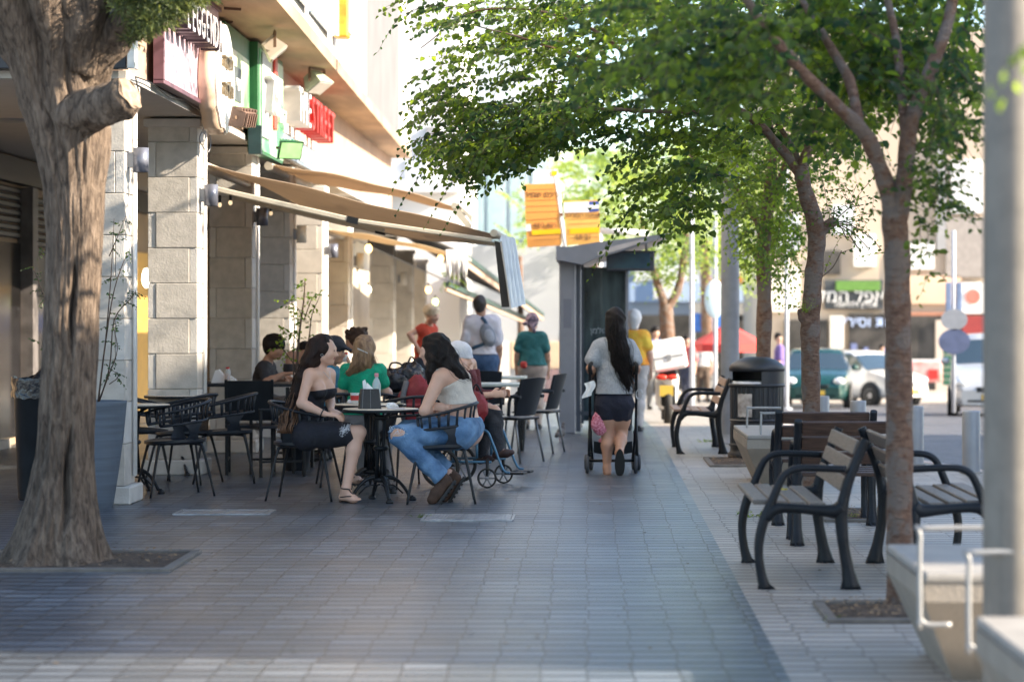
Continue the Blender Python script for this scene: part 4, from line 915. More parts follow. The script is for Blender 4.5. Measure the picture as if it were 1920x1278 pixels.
# ================================================================= BENCHES (iron frames, wooden slats)
M_iron = pm('cast_iron', (0.009, 0.011, 0.015), .48, var=.35, bump=.2, bscale=70, spec=.28)
M_slat = wood_mat('grey_brown_slats', (0.10, .082, .07), (0.19, .16, .135), (6, .35, 6), .55)
M_slatd = wood_mat('dark_brown_slats', (0.035, .018, .013), (0.085, .045, .03), (6, .35, 6), .4)
def bench_frame(mb):
    def P(l): return [Vector(((x - 500) / 1320, 0, (1215 - y) / 1320)) for x, y in l]
    fl = ((0, 1, 0), 1.05)
    a = spline(P([(205, 1213), (178, 1110), (160, 980), (165, 860), (200, 720), (255, 590), (305, 470), (345, 405), (410, 370), (500, 362), (640, 366), (775, 372)]), 5)
    n = len(a); mb.tube(a, lin([.034, .026, .024, .026, .028, .024, .022, .021, .02, .019, .019, .02], n), 8, flat=((0, 1, 0), 1.02))
    b = spline(P([(915, 160), (880, 240), (835, 350), (795, 450), (765, 560), (745, 660), (745, 780), (762, 930), (790, 1080), (815, 1213)]), 5)
    mb.tube(b, lin([.026, .027, .027, .028, .030, .036, .034, .030, .034, .050], len(b)), 8, flat=((0, 1, 0), .96))
    c = spline(P([(205, 720), (265, 655), (350, 645), (480, 652), (600, 662), (700, 665), (748, 640)]), 4)
    mb.tube(c, lin([.030, .034, .026, .026, .03, .04, .045], len(c)), 8, flat=((0, 1, 0), .90))
    for pts in ([(150, 1215), (280, 1215), (215, 1160), (170, 1120)], [(735, 1222), (890, 1222), (820, 1120), (772, 1050)]):
        q = P(pts); mb.prism([p + Vector((0, -.021, 0)) for p in q], (0, .042, 0))
def make_bench(L, mat, label, loc, rz):
    o = thing('street_bench', loc, rz, label, 'bench', 'iron framed street benches')
    for y in (-L / 2, L / 2):
        mb = MB(); bench_frame(mb)
        for i, v in enumerate(mb.v): mb.v[i] = (v[0], v[1] + y, v[2])
        mb.build('side_frame', M_iron, o)
    for i, x in enumerate((-.245, -.145, -.045, .06)):
        mb = MB(); mb.box((x, 0, .462 - .006 * i), (.088, L - .05, .026), bev=.006); mb.build('seat_slat', mat, o)
    for i, (x, z) in enumerate(((.305, .752), (.272, .655), (.238, .556), (.205, .46))):
        rot = Matrix.Rotation(R(19), 3, 'Y')
        if i == 3: continue
        mb = MB(); mb.box((x - .038, 0, z), (.024, L - .05, .082), rot, bev=.006); mb.build('back_slat', mat, o)
    return o
def bench_at(x, y0, y1, faceright, mat, label): return make_bench(y1 - y0, mat, label, Vector((x, (y0 + y1) / 2, 0)), R(180) if faceright else 0)
bench_at(1.17, 12.93, 14.32, False, M_slat, 'front iron bench with pale worn slats facing the walkway')
bench_at(1.93, 12.95, 14.30, True, M_slat, 'iron bench back to back with the front one, partly behind the nearest young trunk')
make_bench(.66, M_slatd, 'dark brown single seat seen from behind, the farther of the two', Vector((1.655, 17.12, 0)), R(-90))
make_bench(.66, M_slatd, 'dark brown single seat seen from behind, right behind the front bench', Vector((1.66, 15.62, 0)), R(-90))
bench_at(1.20, 25.72, 27.1, False, wood_mat('reddish_slats', (.26, .15, .10), (.38, .25, .18), (6, .35, 6), .5), 'far iron bench with reddish slats facing the walkway beside the litter bin')
# yellow flower on the front bench
o = thing('yellow_flower', at(1470, 913, 13.6), 0, 'small yellow flower lying on the seat of the front bench', 'flower')
o.location.z = .478; mb = MB(); rn = random.Random(2)
for k in range(9):
    a = k * .7; mb.add([(0, 0, .004), (.012 * math.cos(a), .012 * math.sin(a), .012), (.026 * math.cos(a + .3), .026 * math.sin(a + .3), .008), (.012 * math.cos(a + .6), .012 * math.sin(a + .6), .004)], [(0, 1, 2, 3)])
mb.build('petals', pm('yellow_petal', (.75, .62, .02), .6, var=.1), o)

# ================================================================= CONCRETE SEATS WITH RAILS
def conc_seat(x0, x1, y0, y1, h, label, rails, ins=.16):
    o = thing('concrete_seat', ((x0 + x1) / 2, (y0 + y1) / 2, 0), 0, label, 'concrete bench', 'low concrete seats with metal rails')
    W, D = (x1 - x0) / 2, (y1 - y0) / 2; mb = MB()
    t = h - .10; b = [(-W + ins, -D + ins * 2, 0), (W - ins, -D + ins * 2, 0), (W - ins, D - ins * .6, 0), (-W + ins, D - ins * .6, 0)]; m_ = [(-W, -D, t), (W, -D, t), (W, D, t), (-W, D, t)]; u = [(x, y, h - .025) for x, y, _ in m_]
    mb.add(b + m_ + u, [(0, 1, 5, 4), (1, 2, 6, 5), (2, 3, 7, 6), (3, 0, 4, 7), (4, 5, 9, 8), (5, 6, 10, 9), (6, 7, 11, 10), (7, 4, 8, 11), (8, 9, 10, 11)]); mb.build('base', pm('warm_concrete', (0.27, .235, .195), .75, var=.12, scale=4, bump=.3, bscale=60), o)
    mb = MB(); mb.box((.01, 0, h - .006), (2 * W + .015, 2 * D + .015, .035), bev=.008); mb.build('seat_top', pm('smooth_concrete', (0.27, .255, .235), .6, var=.1, scale=6, bump=.1, bscale=50), o)
    for (y, xx, hh, ww) in rails:
        mb = MB(); y -= (y0 + y1) / 2; xx -= (x0 + x1) / 2
        mb.tube(spline([(xx + ww, y, h + hh), (xx + .03, y, h + hh), (xx, y, h + hh - .03), (xx, y, h * .6), (xx, y, h - .16), (xx + .03, y, h - .18), (xx + .12, y, h - .18)], 4), .0105, 8); mb.build('rail', pm('pale_rail', (.30, .30, .30), .4, .2, var=.08), o)
    return o
s0 = F / 21.3
conc_seat(1.32, 2.0, 20.1, 22.0, .46, 'concrete seat with double rail behind the dark single seats, beside the litter bin', [(21.4, (1401 - HX) / F * 21.4, .19, .3), (20.2, (1427 - HX) / F * 20.2, .19, .35)])
conc_seat(1.30, 2.3, 9.35, 10.55, .45, 'concrete seat at the foot of the nearest young trunk, with a pale rail', [(9.3, (1725 - HX) / F * 9.3, .19, .6)])
conc_seat(1.28, 2.3, 6.9, 8.0, .45, 'concrete seat in the bottom right corner in front of the tall grey post', [(8.6, (1817 - HX) / F * 8.6, .165, .6)])
# ================================================================= LITTER BIN
o = thing('litter_bin', Vector(((1419 - HX) * 24.8 / F, 24.8, 0)), 0, 'black ribbed litter bin with a hooded top and a torn paper notice', 'litter bin')
M_bin = pm('bin_plastic', (0.018, .020, .025), .45, var=.2, bump=.08, bscale=80)
mb = MB(); n = 96; prof = [(.29, 0), (.30, .02), (.30, .06), (.275, .08), (.272, .13), (.285, .14), (.285, .155), (.272, .165)]
mb.lathe(prof, n=64)
vs = []; zz = [.165, .38, .40, .42, .74]; rr = [.268, .268, .283, .268, .27]
def rib(u, v):
    a = u * 2 * math.pi; k = v * (len(zz) - 1); i = min(int(k), len(zz) - 2); r = lerp(rr[i], rr[i + 1], k - i); z = lerp(zz[i], zz[i + 1], k - i)
    r += (.007 if math.sin(a * 32) > 0 else -.003) * (1 if i in (0, 3) else 0); return Vector((r * math.cos(a), r * math.sin(a), z))
mb.grid(rib, 192, 16, sm=False); mb.lathe([(.27, .74), (.288, .745), (.29, .765), (.28, .775), (.25, .775)], n=64); mb.build('body', M_bin, o)
mb = MB()
for a0, a1 in ((-84, 150), (171, 187)) :
    mb.grid(lambda u, v: Vector((.28 * math.cos(R(lerp(a0, a1, u))), .28 * math.sin(R(lerp(a0, a1, u))), .77 + v * .16)), 20, 3)
    mb.grid(lambda u, v: Vector((.262 * math.cos(R(lerp(a1, a0, u))), .262 * math.sin(R(lerp(a1, a0, u))), .77 + v * .16)), 20, 3)
mb.lathe([(.262, .90), (.283, .90), (.285, .94), (.26, .975), (.19, 1.02), (.10, 1.045), (.001, 1.05)], n=48); mb.lathe([(.26, .91), (.001, .93)], n=48); mb.build('hood', M_bin, o)
mb = MB(); mb.lathe([(.25, .60), (.255, .79), (.24, .80), (.20, .70), (.001, .65)], n=30); mb.build('bag', pm('translucent_bag', (.6, .62, .66), .35, var=.25, scale=9), o)
mb = MB()
def stk(u, v):
    a = R(lerp(-137, -104, u)); e = .004 * noise.noise(Vector((u * 9, v * 9, 0))); return Vector((.281 * math.cos(a), .281 * math.sin(a), .44 + v * .235 + e * 3))
mb.grid(stk, 10, 10); mb.build('notice', pm('torn_paper', (.50, .46, .43), .8, var=.3, scale=14, col2=(.25, .22, .2)), o)
# ================================================================= POSTS AND BOLLARDS
def post(px, Y, r0, r1, H_, mat, label, door=True, px_top=None):
    o = thing('lamp_post', Vector(((px - HX) * Y / F, Y, gz(Y))), 0, label, 'lamp post'); mb = MB()
    mb.lathe([(r0, 0), (r0, 1.8), (r0 * .985, 1.85), (r1, H_), (.001, H_)], n=40); mb.build('shaft', mat, o)
    mb = MB(); mb.lathe([(r0 * 1.7, 0), (r0 * 1.7, .02), (r0 * 1.1, .03), (r0 * 1.05, .1), (r0, .11)], n=32); mb.build('collar', mat, o)
    if door:
        mb = MB()
        for k in range(1): mb.grid(lambda u, v: Vector(((r0 + .004) * math.cos(R(lerp(-120, -75, u))), (r0 + .004) * math.sin(R(lerp(-120, -75, u))), .35 + .5 * v)), 8, 6)
        mb.build('hatch', mat, o)
    mb = MB(); mb.tube(spline([(0, 0, H_ - .1), (.2, 0, H_ + .25), (1.3, 0, H_ + .45)], 5), .035, 10); mb.build('arm', mat, o); mb = MB(); mb.box((1.5, 0, H_ + .45), (.6, .22, .09), bev=.02); mb.build('lamp_head', M_grey, o); return o
post(1899, 8.7, .107, .095, 8.5, pm('taupe_post_paint', (0.185, .165, .14), .6, var=.12, scale=8, bump=.05), 'tall taupe grey lamp post filling the right edge')
post(1369, 27.8, .107, .09, 9, pm('blue_grey_post', (0.22, .23, .26), .5, var=.12, scale=5), 'tall grey lamp post rising behind the litter bin')
def slim_post(px, Y, H_, label):
    o = thing('slim_post', Vector(((px - HX) * Y / F, Y, gz(Y))), 0, label, 'post'); mb = MB(); mb.lathe([(.045, 0), (.042, H_), (.001, H_)], n=16); mb.build('shaft', pm('pale_post', (.34, .36, .40), .5, var=.05), o); mb = MB(); mb.lathe([(.12, 0), (.12, .03), (.06, .05)], n=16); mb.build('collar', MATS['pale_post'], o); return o
slim_post(1297, 44, 4.2, 'thin pale post left of the red umbrella'); o = slim_post(1341, 52, 4.6, 'thin pale post with an oval board, in front of the red umbrella')
mb = MB(); mb.ball((-.02, -.07, 2.35), (.22, .04, .42)); mb.build('oval_board', pm('pale_aqua_board', (.62, .78, .85), .4, var=.05), o)
slim_post(1475, 50, 5, 'thin pale post right of the third young tree')
o = thing('bollard', (0, 0, 0), 0, 'x', 'bollard', 'grey steel bollards along the kerb'); mb = MB(); mb.lathe([(.084, 0), (.084, .565), (.078, .58), (.001, .584)], n=32); mb.build('tube', pm('bollard_paint', (0.27, .28, .30), .45, .2, var=.06), o); mb = MB(); mb.lathe([(.105, 0), (.105, .012), (.085, .014)], n=28); mb.build('base_ring', M_conc, o)
bl0 = o
for i, (px, yt) in enumerate(((1821, 770), (1716, 761), (1609, 751), (1541, 742))):
    Y = .87 * F / (yt - HY); L = Vector(((px - HX) * Y / F, Y, 0)); lab = ['nearest grey bollard, between the big post and the nearest trunk', 'grey bollard just right of the nearest young trunk', 'grey bollard showing above the dark single seat below the white car', 'grey bollard touching the second trunk, below the green car'][i]
    if i == 0: o.location = L; o['label'] = lab
    else: dup(bl0, L, 0, lab)
# ================================================================= PLANTER AND DARK BIN ON THE LEFT
o = thing('planter_pot', Vector(((180 - HX) * 18.45 / F, 18.45, 0)), 0, 'tall tapered slate blue plant pot at the first column', 'plant pot')
mb = MB(); mb.lathe([(.125, 0), (.13, .01), (.175, .3), (.212, .58), (.232, .80), (.236, .815), (.222, .815), (.205, .76), (.001, .75)], n=56); mb.build('pot', pm('slate_pot', (0.085, .11, .145), .6, var=.15, scale=5, bump=.3, bscale=50, stretch=(.4, .4, 9)), o)
mb = MB(); mb.lathe([(.205, .762), (.1, .775), (.001, .77)], n=30); mb.build('soil', M_soil, o)
o = thing('rubbish_bin', Vector(((84 - HX) * 19.3 / F, 19.3, 0)), 0, 'black rubbish bin with a bag behind the old trunk', 'rubbish bin')
mb = MB(); mb.lathe([(.20, 0), (.21, .02), (.245, .92), (.255, .93), (.255, .96), (.235, .965), (.22, .8), (.001, .75)], n=40); mb.build('drum', M_black, o)
mb = MB(); mb.grid(lambda u, v: Vector(((.258 + .02 * noise.noise(Vector((u * 20, v * 3, 0)))) * math.cos(u * 6.283), (.258 + .02 * noise.noise(Vector((u * 20, v * 3, 0)))) * math.sin(u * 6.283), .97 - .16 * v + .03 * noise.noise(Vector((math.cos(u * 6.283) * 3, math.sin(u * 6.283) * 3, 1))))), 60, 4)
mb.tube(spline([(-.05, 0, .8), (.05, 0, 1.02), (.12, 0, 1.2), (.16, 0, 1.22)], 4), [.16, .14, .12, .1, .08, .07, .06, .05, .04, .03, .03, .02, .01], 12); mb.build('bag', M_shiny, o)
# ================================================================= BUS SHELTER AND STOP SIGNS
Ys = 30.3; O = Vector((( 1064 - HX) * Ys / F, Ys, 0)); o = thing('bus_shelter', O, 0, 'bus shelter with a grey post, dark glass side and a thin swept roof', 'bus shelter')
M_sh = pm('shelter_paint', (0.21, .22, .25), .5, var=.06); M_shd = pm('shelter_dark', (0.05, .06, .08), .4, var=.1)
mb = MB(); mb.box((0, 0, 1.125), (.205, .16, 2.25), bev=.012); mb.build('post', M_sh, o); mb = MB(); mb.box((0, -.082, 1.5), (.10, .006, .36)); mb.build('post_panel', pm('panel_grey', (.15, .16, .2), .4, var=.05), o)
mb = MB(); mb.box((.135, .06, 1.12), (.06, .1, 2.2)); mb.build('inner_post', M_shd, o)
mb = MB(); mb.box((-.03, 0, 2.28), (.08, .1, .1)); mb.build('bracket', M_sh, o)
def sp(px, py, Y=Ys): return at(px, py, Y) - O
top = [(1043, 462), (1065, 464), (1120, 455), (1190, 447), (1258, 438)]; bot = [(1258, 441), (1210, 457), (1150, 476), (1120, 484), (1090, 497), (1068, 492), (1043, 488)]
mb = MB(); mb.prism([sp(a, b) + Vector((0, -.3, 0)) for a, b in top + bot], (0, 3.6, 0)); mb.build('roof', M_sh, o)
mb = MB(); mb.prism([sp(a, b) + Vector((0, -.31, -.004)) for a, b in [(1120, 474), (1150, 462), (1205, 449), (1212, 453), (1150, 472), (1122, 480)]], (0, .5, 0)); mb.build('roof_trim', pm('roof_light_trim', (.5, .45, .45), .3, .3, var=.1), o)
g_ = MB(); a = sp(1092, 790); b = sp(1178, 500); g_.box(((a.x + b.x) / 2, .25, (a.z + b.z) / 2), (b.x - a.x, .02, b.z - a.z)); g_.build('glass_side', pm('dark_glass_reflections', (.010, .018, .026), .12, var=.3, scale=2.6, spec=.12, alpha=.95, col2=(.055, .085, .095), stretch=(3, 1, .7)), o)  # lighter patches in the glass colour stand in for reflections
for px in (1092, 1176): mb = MB(); mb.box((sp(px, 600).x, .25, (sp(px, 795).z + 2.2) / 2), (.035, .05, 2.2 - sp(px, 795).z)); mb.build('glass_frame', M_shd if px < 1100 else M_sh, o)
mb = MB(); mb.box((.42, .25, .24), (.66, .04, .05)); mb.build('glass_frame', M_shd, o)
mb = MB(); mb.box((.36, 1.5, .45), (.3, 2.0, .05)); mb.box((.36, .7, .22), (.06, .06, .44)); mb.box((.36, 2.3, .22), (.06, .06, .44)); mb.build('bench_seat', M_sh, o)
text('lettering', 'ןמלוגמ', .10, (.42, .235, 1.28), FACE_CAM, pm('faint_letters', (.25, .3, .34), .6, var=0), o, .002)
d_ = thing('display_board', at(1182, 489, Ys + .15), 0, 'dark digital display hanging under the shelter roof', 'display'); mb = MB(); w_ = 91 / F * Ys; mb.box((0, 0, 0), (w_, .09, 38 / F * Ys), bev=.012); mb.build('case', M_shd, d_)
mb = MB(); mb.box((-.02, -.047, .0), (w_ - .08, .008, .19)); mb.build('screen', pm('dim_screen', (.012, .03, .08), .15, var=.6, scale=3, col2=(.03, .10, .15)), d_)
mb = MB(); mb.tube([(-.1, 0, .12), (-.1, 0, .25)], .015, 8); mb.tube([(.2, 0, .12), (.2, 0, .3)], .015, 8); mb.build('hanger', M_sh, d_)
M_or = pm('orange_panel', (0.72, .32, .07), .45, var=.05, scale=2); M_ye = pm('yellow_band', (.85, .50, .0), .45, var=.02); M_ink = pm('dark_ink', (.22, .10, .04), .6, var=0); M_blu = pm('route_blue', (.04, .08, .30), .45, var=.05)
Yp = 33.0; base = Vector((at(1088, 600, Yp).x, Yp, gz(Yp))); o = thing('bus_stop_sign', base, 0, 'leaning white pole with two orange and yellow bus route boards', 'bus stop sign')
def bp(px, py, dy=0): return at(px, py, Yp) + Vector((0, dy, 0)) - base
mb = MB(); mb.tube([(0, 0, 0), bp(1060, 465), bp(1040, 318)], .036, 12); mb.build('pole', pm('pole_white', (.72, .71, .68), .4, var=.04), o)
def board(pts, mat, dy, t, nm): mb = MB(); mb.prism([bp(a, b, dy) for a, b in pts], (0, t, 0)); return mb.build(nm, mat, o)
board([(983, 346), (1045, 344), (1051, 408), (986, 413)], M_or, -.03, .04, 'upper_board'); board([(986, 413), (1051, 408), (1053, 460), (989, 464)], M_or, -.024, .03, 'lower_board')
board([(1000, 322), (1045, 318), (1045, 343), (1000, 346)], M_white, -.03, .03, 'header'); board([(1034, 321), (1045, 320), (1045, 329), (1034, 330)], M_ye, -.036, .005, 'yellow_corner')
board([(997, 432), (1051, 429), (1052, 438), (997, 441)], M_ye, -.032, .004, 'yellow_band'); board([(986, 421), (995, 420), (996, 433), (987, 434)], M_white, -.032, .004, 'number_plate')
board([(1057, 378), (1123, 375), (1125, 456), (1063, 460)], pm('light_orange_panel', (.80, .42, .10), .45, var=.05), -.03, .035, 'right_board'); board([(1057, 380), (1104, 378), (1104, 398), (1058, 399)], M_white, -.036, .005, 'header')
board([(1104, 378), (1123, 377), (1123, 396), (1104, 398)], M_blu, -.036, .005, 'blue_badge'); board([(1104, 385), (1123, 384), (1123, 391), (1104, 392)], M_white, -.042, .004, 'badge_band'); board([(1068, 429), (1124, 426), (1124, 436), (1068, 439)], M_ye, -.036, .004, 'yellow_band')
for k, (x0, x1, y) in enumerate(((986, 1048, 376), (986, 1049, 387), (987, 1050, 398), (1066, 1122, 411), (1066, 1122, 420), (1068, 1123, 446), (1000, 1050, 449), (990, 1048, 356))): board([(x0, y), (x1, y - 2), (x1, y - 1.5), (x0, y + .5)], M_ink, -.034, .002, 'ruled_line')
text('lettering', 'רימש סכרמ', .11, bp(1020, 365, -.034), FACE_CAM, M_ink, o, .002); text('lettering', '480 405', .10, bp(1022, 422, -.036), FACE_CAM, M_ink, o, .002); text('lettering', 'תינכרמה הנחתה', .09, bp(1092, 403, -.036), FACE_CAM, M_ink, o, .002); text('lettering', '18 21', .10, bp(1094, 445, -.036), FACE_CAM, M_ink, o, .002)
o = thing('sign_arm', at(1125, 432, 38), 0, 'pale tubular arm showing above the shelter roof', 'lamp arm'); mb = MB(); mb.tube([(0, 0, 0), at(1216, 438, 38) - at(1125, 432, 38)], .05, 12); mb.build('tube', M_white, o); mb = MB(); mb.tube([(0, 0, 0), (0, 0, -2.9)], .04, 10); mb.build('stem', M_white, o)
# ================================================================= VEHICLES
def car(label, loc, rz, col, L=4.2, W=1.75, Hh=1.5, hood=.98, cab=(.24, .42, .80, .97), lightmat=None, name='parked_car'):
    o = thing(name, loc, rz, label, 'car'); mat = pm('car_paint_' + label.split()[0], col, .25, .3, var=.02, coat=1.0)
    hw = W / 2; xs = [0, .03, .08, .16, cab[0], cab[1], .55, .68, cab[2], cab[3], .985, 1.0]
    def zb(t): return .22 + .06 * (abs(t - .5) * 2) ** 6
    def zbelt(t): return np.interp(t, [0, .03, .10, cab[0], cab[1], .9, .985, 1], [.55, .70, hood * .86, hood, hood + .04, hood + .07, hood, .75])
    def zr(t): return float(np.interp(t, [0, cab[0], cab[1], .6, cab[2], cab[3], 1], [0, float(zbelt(cab[0])), Hh - .02, Hh, Hh - .06, float(zbelt(cab[3])), 0]))
    def wd(t): return hw * float(np.interp(t, [0, .04, .14, .5, .88, .97, 1], [.72, .86, .97, 1, .97, .88, .80]))
    n = 44; ts = [i / n for i in range(n + 1)]; sec = []
    for t in ts:
        w_ = wd(t); b = float(zbelt(t)); r_ = max(zr(t), b + .02) if cab[0] <= t <= cab[3] else b + .02
        wr = w_ * (.97 if r_ < b + .03 else lerp(.97, .76, min(1, (r_ - b) / .45))); x = (.5 - t) * L; lo = zb(t)
        h = [(w_ * .93, lo), (w_ * 1.0, lo + .14), (w_ * 1.01, (lo + b) / 2), (w_ * .97, b), (wr + .01, lerp(b, r_, .9)), (wr * .93, r_), (wr * .45, r_ + .02), (0, r_ + .025)]
        sec.append([Vector((x, y, z)) for y, z in h] + [Vector((x, -y, z)) for y, z in h[-2::-1]])
    mb = MB(); m_ = len(sec[0]); vs = [p for s_ in sec for p in s_]
    fs = []; ms = []
    wb = L * .30
    for i in range(n):
        for j in range(m_ - 1): mb.f.append((i * m_ + j, i * m_ + j + 1, (i + 1) * m_ + j + 1, (i + 1) * m_ + j)); mb.m.append(0); mb.s.append(True)
    mb.v = [tuple(p) for p in vs]
    mb.f.append(tuple(range(m_))[::-1]); mb.m.append(0); mb.s.append(False); mb.f.append(tuple(n * m_ + j for j in range(m_))); mb.m.append(0); mb.s.append(False)
    mb.f.append(tuple([0] + [i * m_ for i in range(1, n + 1)] + [(i) * m_ + m_ - 1 for i in range(n, -1, -1)])); mb.m.append(0); mb.s.append(False)
    mb.build('body', mat, o)
    gl = pm('car_glass', (.03, .05, .07), .05, var=0, spec=1.0)
    k0, k1, k2, k3 = [int(c * n) for c in cab]
    def glass(i0, i1, js, off, nm):
        q = MB()
        for i in range(i0, i1):
            for j in js:
                a = [sec[i][j], sec[i][j + 1], sec[i + 1][j + 1], sec[i + 1][j]]; ce = Vector(((.5 - (i + .5) / n) * L * .9, 0, hood)); nn = (a[1] - a[0]).cross(a[3] - a[0]).normalized()
                if nn.dot(a[0] - ce) < 0: nn = -nn
                q.add([p + nn * off for p in a], [(0, 1, 2, 3)], 0, True)
        if q.f: q.build(nm, gl, o)
    for js, nm in (((3,), 'side_window'), ((m_ - 5,), 'side_window')): glass(k0 + 3, k3 - 3, js, .008, nm)
    glass(k0, k1 - 1, range(4, m_ - 5), .008, 'windscreen'); glass(k2 + 1, k3, range(4, m_ - 5), .008, 'rear_window')
    for sx in (1, -1):
        for sy in (1, -1):
            wl = thing('wheel', (sx * wb, sy * (hw - .10), .31), 0, None, None); wl.parent = o
            q = MB(); rot = Matrix.Rotation(R(90), 3, 'X'); q.lathe([(.19, -.1), (.30, -.1), (.315, -.07), (.315, .07), (.30, .1), (.19, .1)], n=26, rot=rot); q.build('tyre', M_rubber, wl)
            q = MB(); q.lathe([(.001, .085), (.06, .09), (.17, .075), (.19, .10), (.195, .0), (.19, -.1), (.001, -.07)], n=20, rot=rot); q.build('rim', M_steel, wl)
            q = MB(); q.lathe([(.001, .0), (.37, .0), (.37, .012), (.001, .012)], (sx * wb, sy * (hw + .006), .33), n=26, rot=rot); q.build('wheel_arch', M_rubber, o)
            wl.location.y = sy * (hw - .07)
    hl = lightmat or pm('headlight_glass', (.75, .78, .8), .08, .3, var=0, spec=1)
    for sy in (1, -1):
        q = MB(); q.ball((L * .5 - .16, sy * hw * .70, .72), (.13, .15, .11), 16); q.build('headlight', hl, o)
        q = MB(); q.ball((L * .5 - .05, sy * hw * .60, .42), (.05, .075, .06), 12); q.build('fog_lamp', hl, o)
        q = MB(); q.ball((-L * .5 + .08, sy * hw * .74, .85), (.07, .10, .14), 12); q.build('tail_light', M_redp, o)
        q = MB(); q.ball((L * .14, sy * (hw + .10), hood + .06), (.07, .10, .075), 12); q.build('mirror', mat, o)
    q = MB(); q.box((L * .5 - .025, 0, .58), (.05, hw * .8, .13), bev=.02); q.box((L * .5 - .03, 0, .36), (.06, hw * 1.2, .09), bev=.02); q.build('grille', M_black, o)
    q = MB(); q.box((L * .5 + .006, 0, .44), (.02, .5, .11)); q.build('number_plate', pm('yellow_plate', (.58, .40, .06), .5, var=.02), o); return o
Y = 63.0; car('green compact car facing the camera across the street', Vector(((1532 - HX) * Y / F, Y, gz(Y) - .12)), R(-97), (.006, .055, .046), L=3.9, W=1.74, Hh=1.52, hood=.99)
Y = 68.0; car('white hatchback parked beside the green car', Vector(((1612 - HX) * Y / F, Y, gz(Y) - .12)), R(-50), (.82, .82, .80), L=4.0, W=1.7, Hh=1.52)
Y = 51.0; car('silver people carrier facing the camera near the big post', Vector(((1866 - HX) * Y / F, Y, gz(Y) - .12)), R(-100), (.50, .52, .54), L=4.5, W=1.85, Hh=1.7, hood=1.08)
# scooter with delivery box
Y = 36.5; o = thing('delivery_scooter', Vector(((1250 - HX) * Y / F, Y, gz(Y))), R(90), 'delivery scooter with a big tilted white box seen from behind', 'scooter')
rot = Matrix.Rotation(R(90), 3, 'X')
for x in (-.62, .62):
    wl = thing('wheel', (x, 0, .27), 0, None, None); wl.parent = o
    q = MB(); q.lathe([(.17, -.05), (.25, -.06), (.27, 0), (.25, .06), (.17, .05)], n=28, rot=rot); q.build('tyre', M_rubber, wl); q = MB(); q.lathe([(.001, .03), (.17, .05), (.17, -.05), (.001, -.03)], n=20, rot=rot); q.build('rim', M_grey, wl)
q = MB(); q.tube(spline([(-.75, 0, .62), (-.5, 0, .68), (-.15, 0, .62), (.05, 0, .35), (.3, 0, .32), (.48, 0, .5), (.52, 0, .85)], 4), lin([.05, .13, .14, .12, .13, .12, .06], 25), 14, flat=((0, 1, 0), 1.3)); q.build('body', pm('scooter_white', (.72, .72, .72), .3, var=.05), o)
q = MB(); q.tube(spline([(-.72, 0, .72), (-.45, 0, .80), (-.1, 0, .77), (.08, 0, .7)], 4), [.09] * 13, 12, flat=((0, 1, 0), 1.5)); q.build('saddle', M_black, o)
q = MB(); q.tube([(.52, 0, .3), (.45, 0, .95), (.42, 0, 1.02)], .03, 8); q.tube([(.40, -.33, 1.0), (.45, 0, 1.02), (.40, .33, 1.0)], .018, 8); q.build('handlebar', M_black, o)
q = MB(); q.box((-.72, 0, .42), (.06, .22, .3), bev=.02); q.tube([(-.3, -.16, .25), (-.85, -.18, .35)], .05, 10); q.build('rear_fender', M_black, o)
q = MB(); q.box((-.80, .03, .50), (.02, .20, .16)); q.build('number_plate', MATS['yellow_plate'], o); q = MB(); q.ball((-.78, .1, .70), (.05, .09, .04)); q.ball((-.78, -.06, .70), (.05, .09, .04)); q.build('tail_light', pm('tail_red', (.7, .04, .02), .3, var=0), o)
q = MB(); rt = Matrix.Rotation(R(-10), 3, 'X'); q.box((-.55, 0, 1.03), (.5, .52, .46), rt, bev=.04); q.build('delivery_box', pm('white_box', (.78, .78, .77), .4, var=.03), o)
q = MB(); q.box(Vector((-.55, 0, 1.03)) + rt @ Vector((-.252, 0, -.03)), (.01, .5, .02), rt); q.box(Vector((-.55, 0, 1.03)) + rt @ Vector((-.255, 0, -.04)), (.014, .06, .09), rt); q.build('box_latch', M_grey, o)
# red umbrella, blue tarpaulin, market bits
Y = 60; o = thing('red_umbrella', Vector(((1365 - HX) * Y / F, Y, gz(Y))), 0, 'red market umbrella across the street', 'umbrella')
za = 1.45 - (606 - HY) * Y / F - gz(Y); ze = 1.45 - (644 - HY) * Y / F - gz(Y)
q = MB(); q.lathe([(.03, za + .06), (.06, za), (.5, (za + ze) / 2), (1.0, ze), (1.0, ze - .2), (.97, ze - .02), (.5, (za + ze) / 2 - .04), (.05, za - .05)], n=8, sm=False, sx=.95); q.build('canopy', pm('red_canvas', (.60, .055, .045), .7, var=.06), o); q = MB(); q.tube([(0, 0, 0), (0, 0, za)], .03, 8); q.build('pole', M_white, o)
Y = 74; o = thing('blue_awning', at(1330, 600, Y), 0, 'bright blue tarpaulin left of the red umbrella', 'tarpaulin'); q = MB(); q.prism([(-.5, 0, -.35), (.7, 0, -.35), (.75, 0, .15), (-.45, 0, .22)], (0, .06, 0)); q.build('cloth', pm('blue_tarp', (.05, .16, .55), .6, var=.1), o)
q = MB(); q.tube([(-.45, .03, -.3), (-.45, .03, -2.3)], .02, 6); q.tube([(.65, .03, -.3), (.65, .03, -2.3)], .02, 6); q.build('pole', M_white, o)
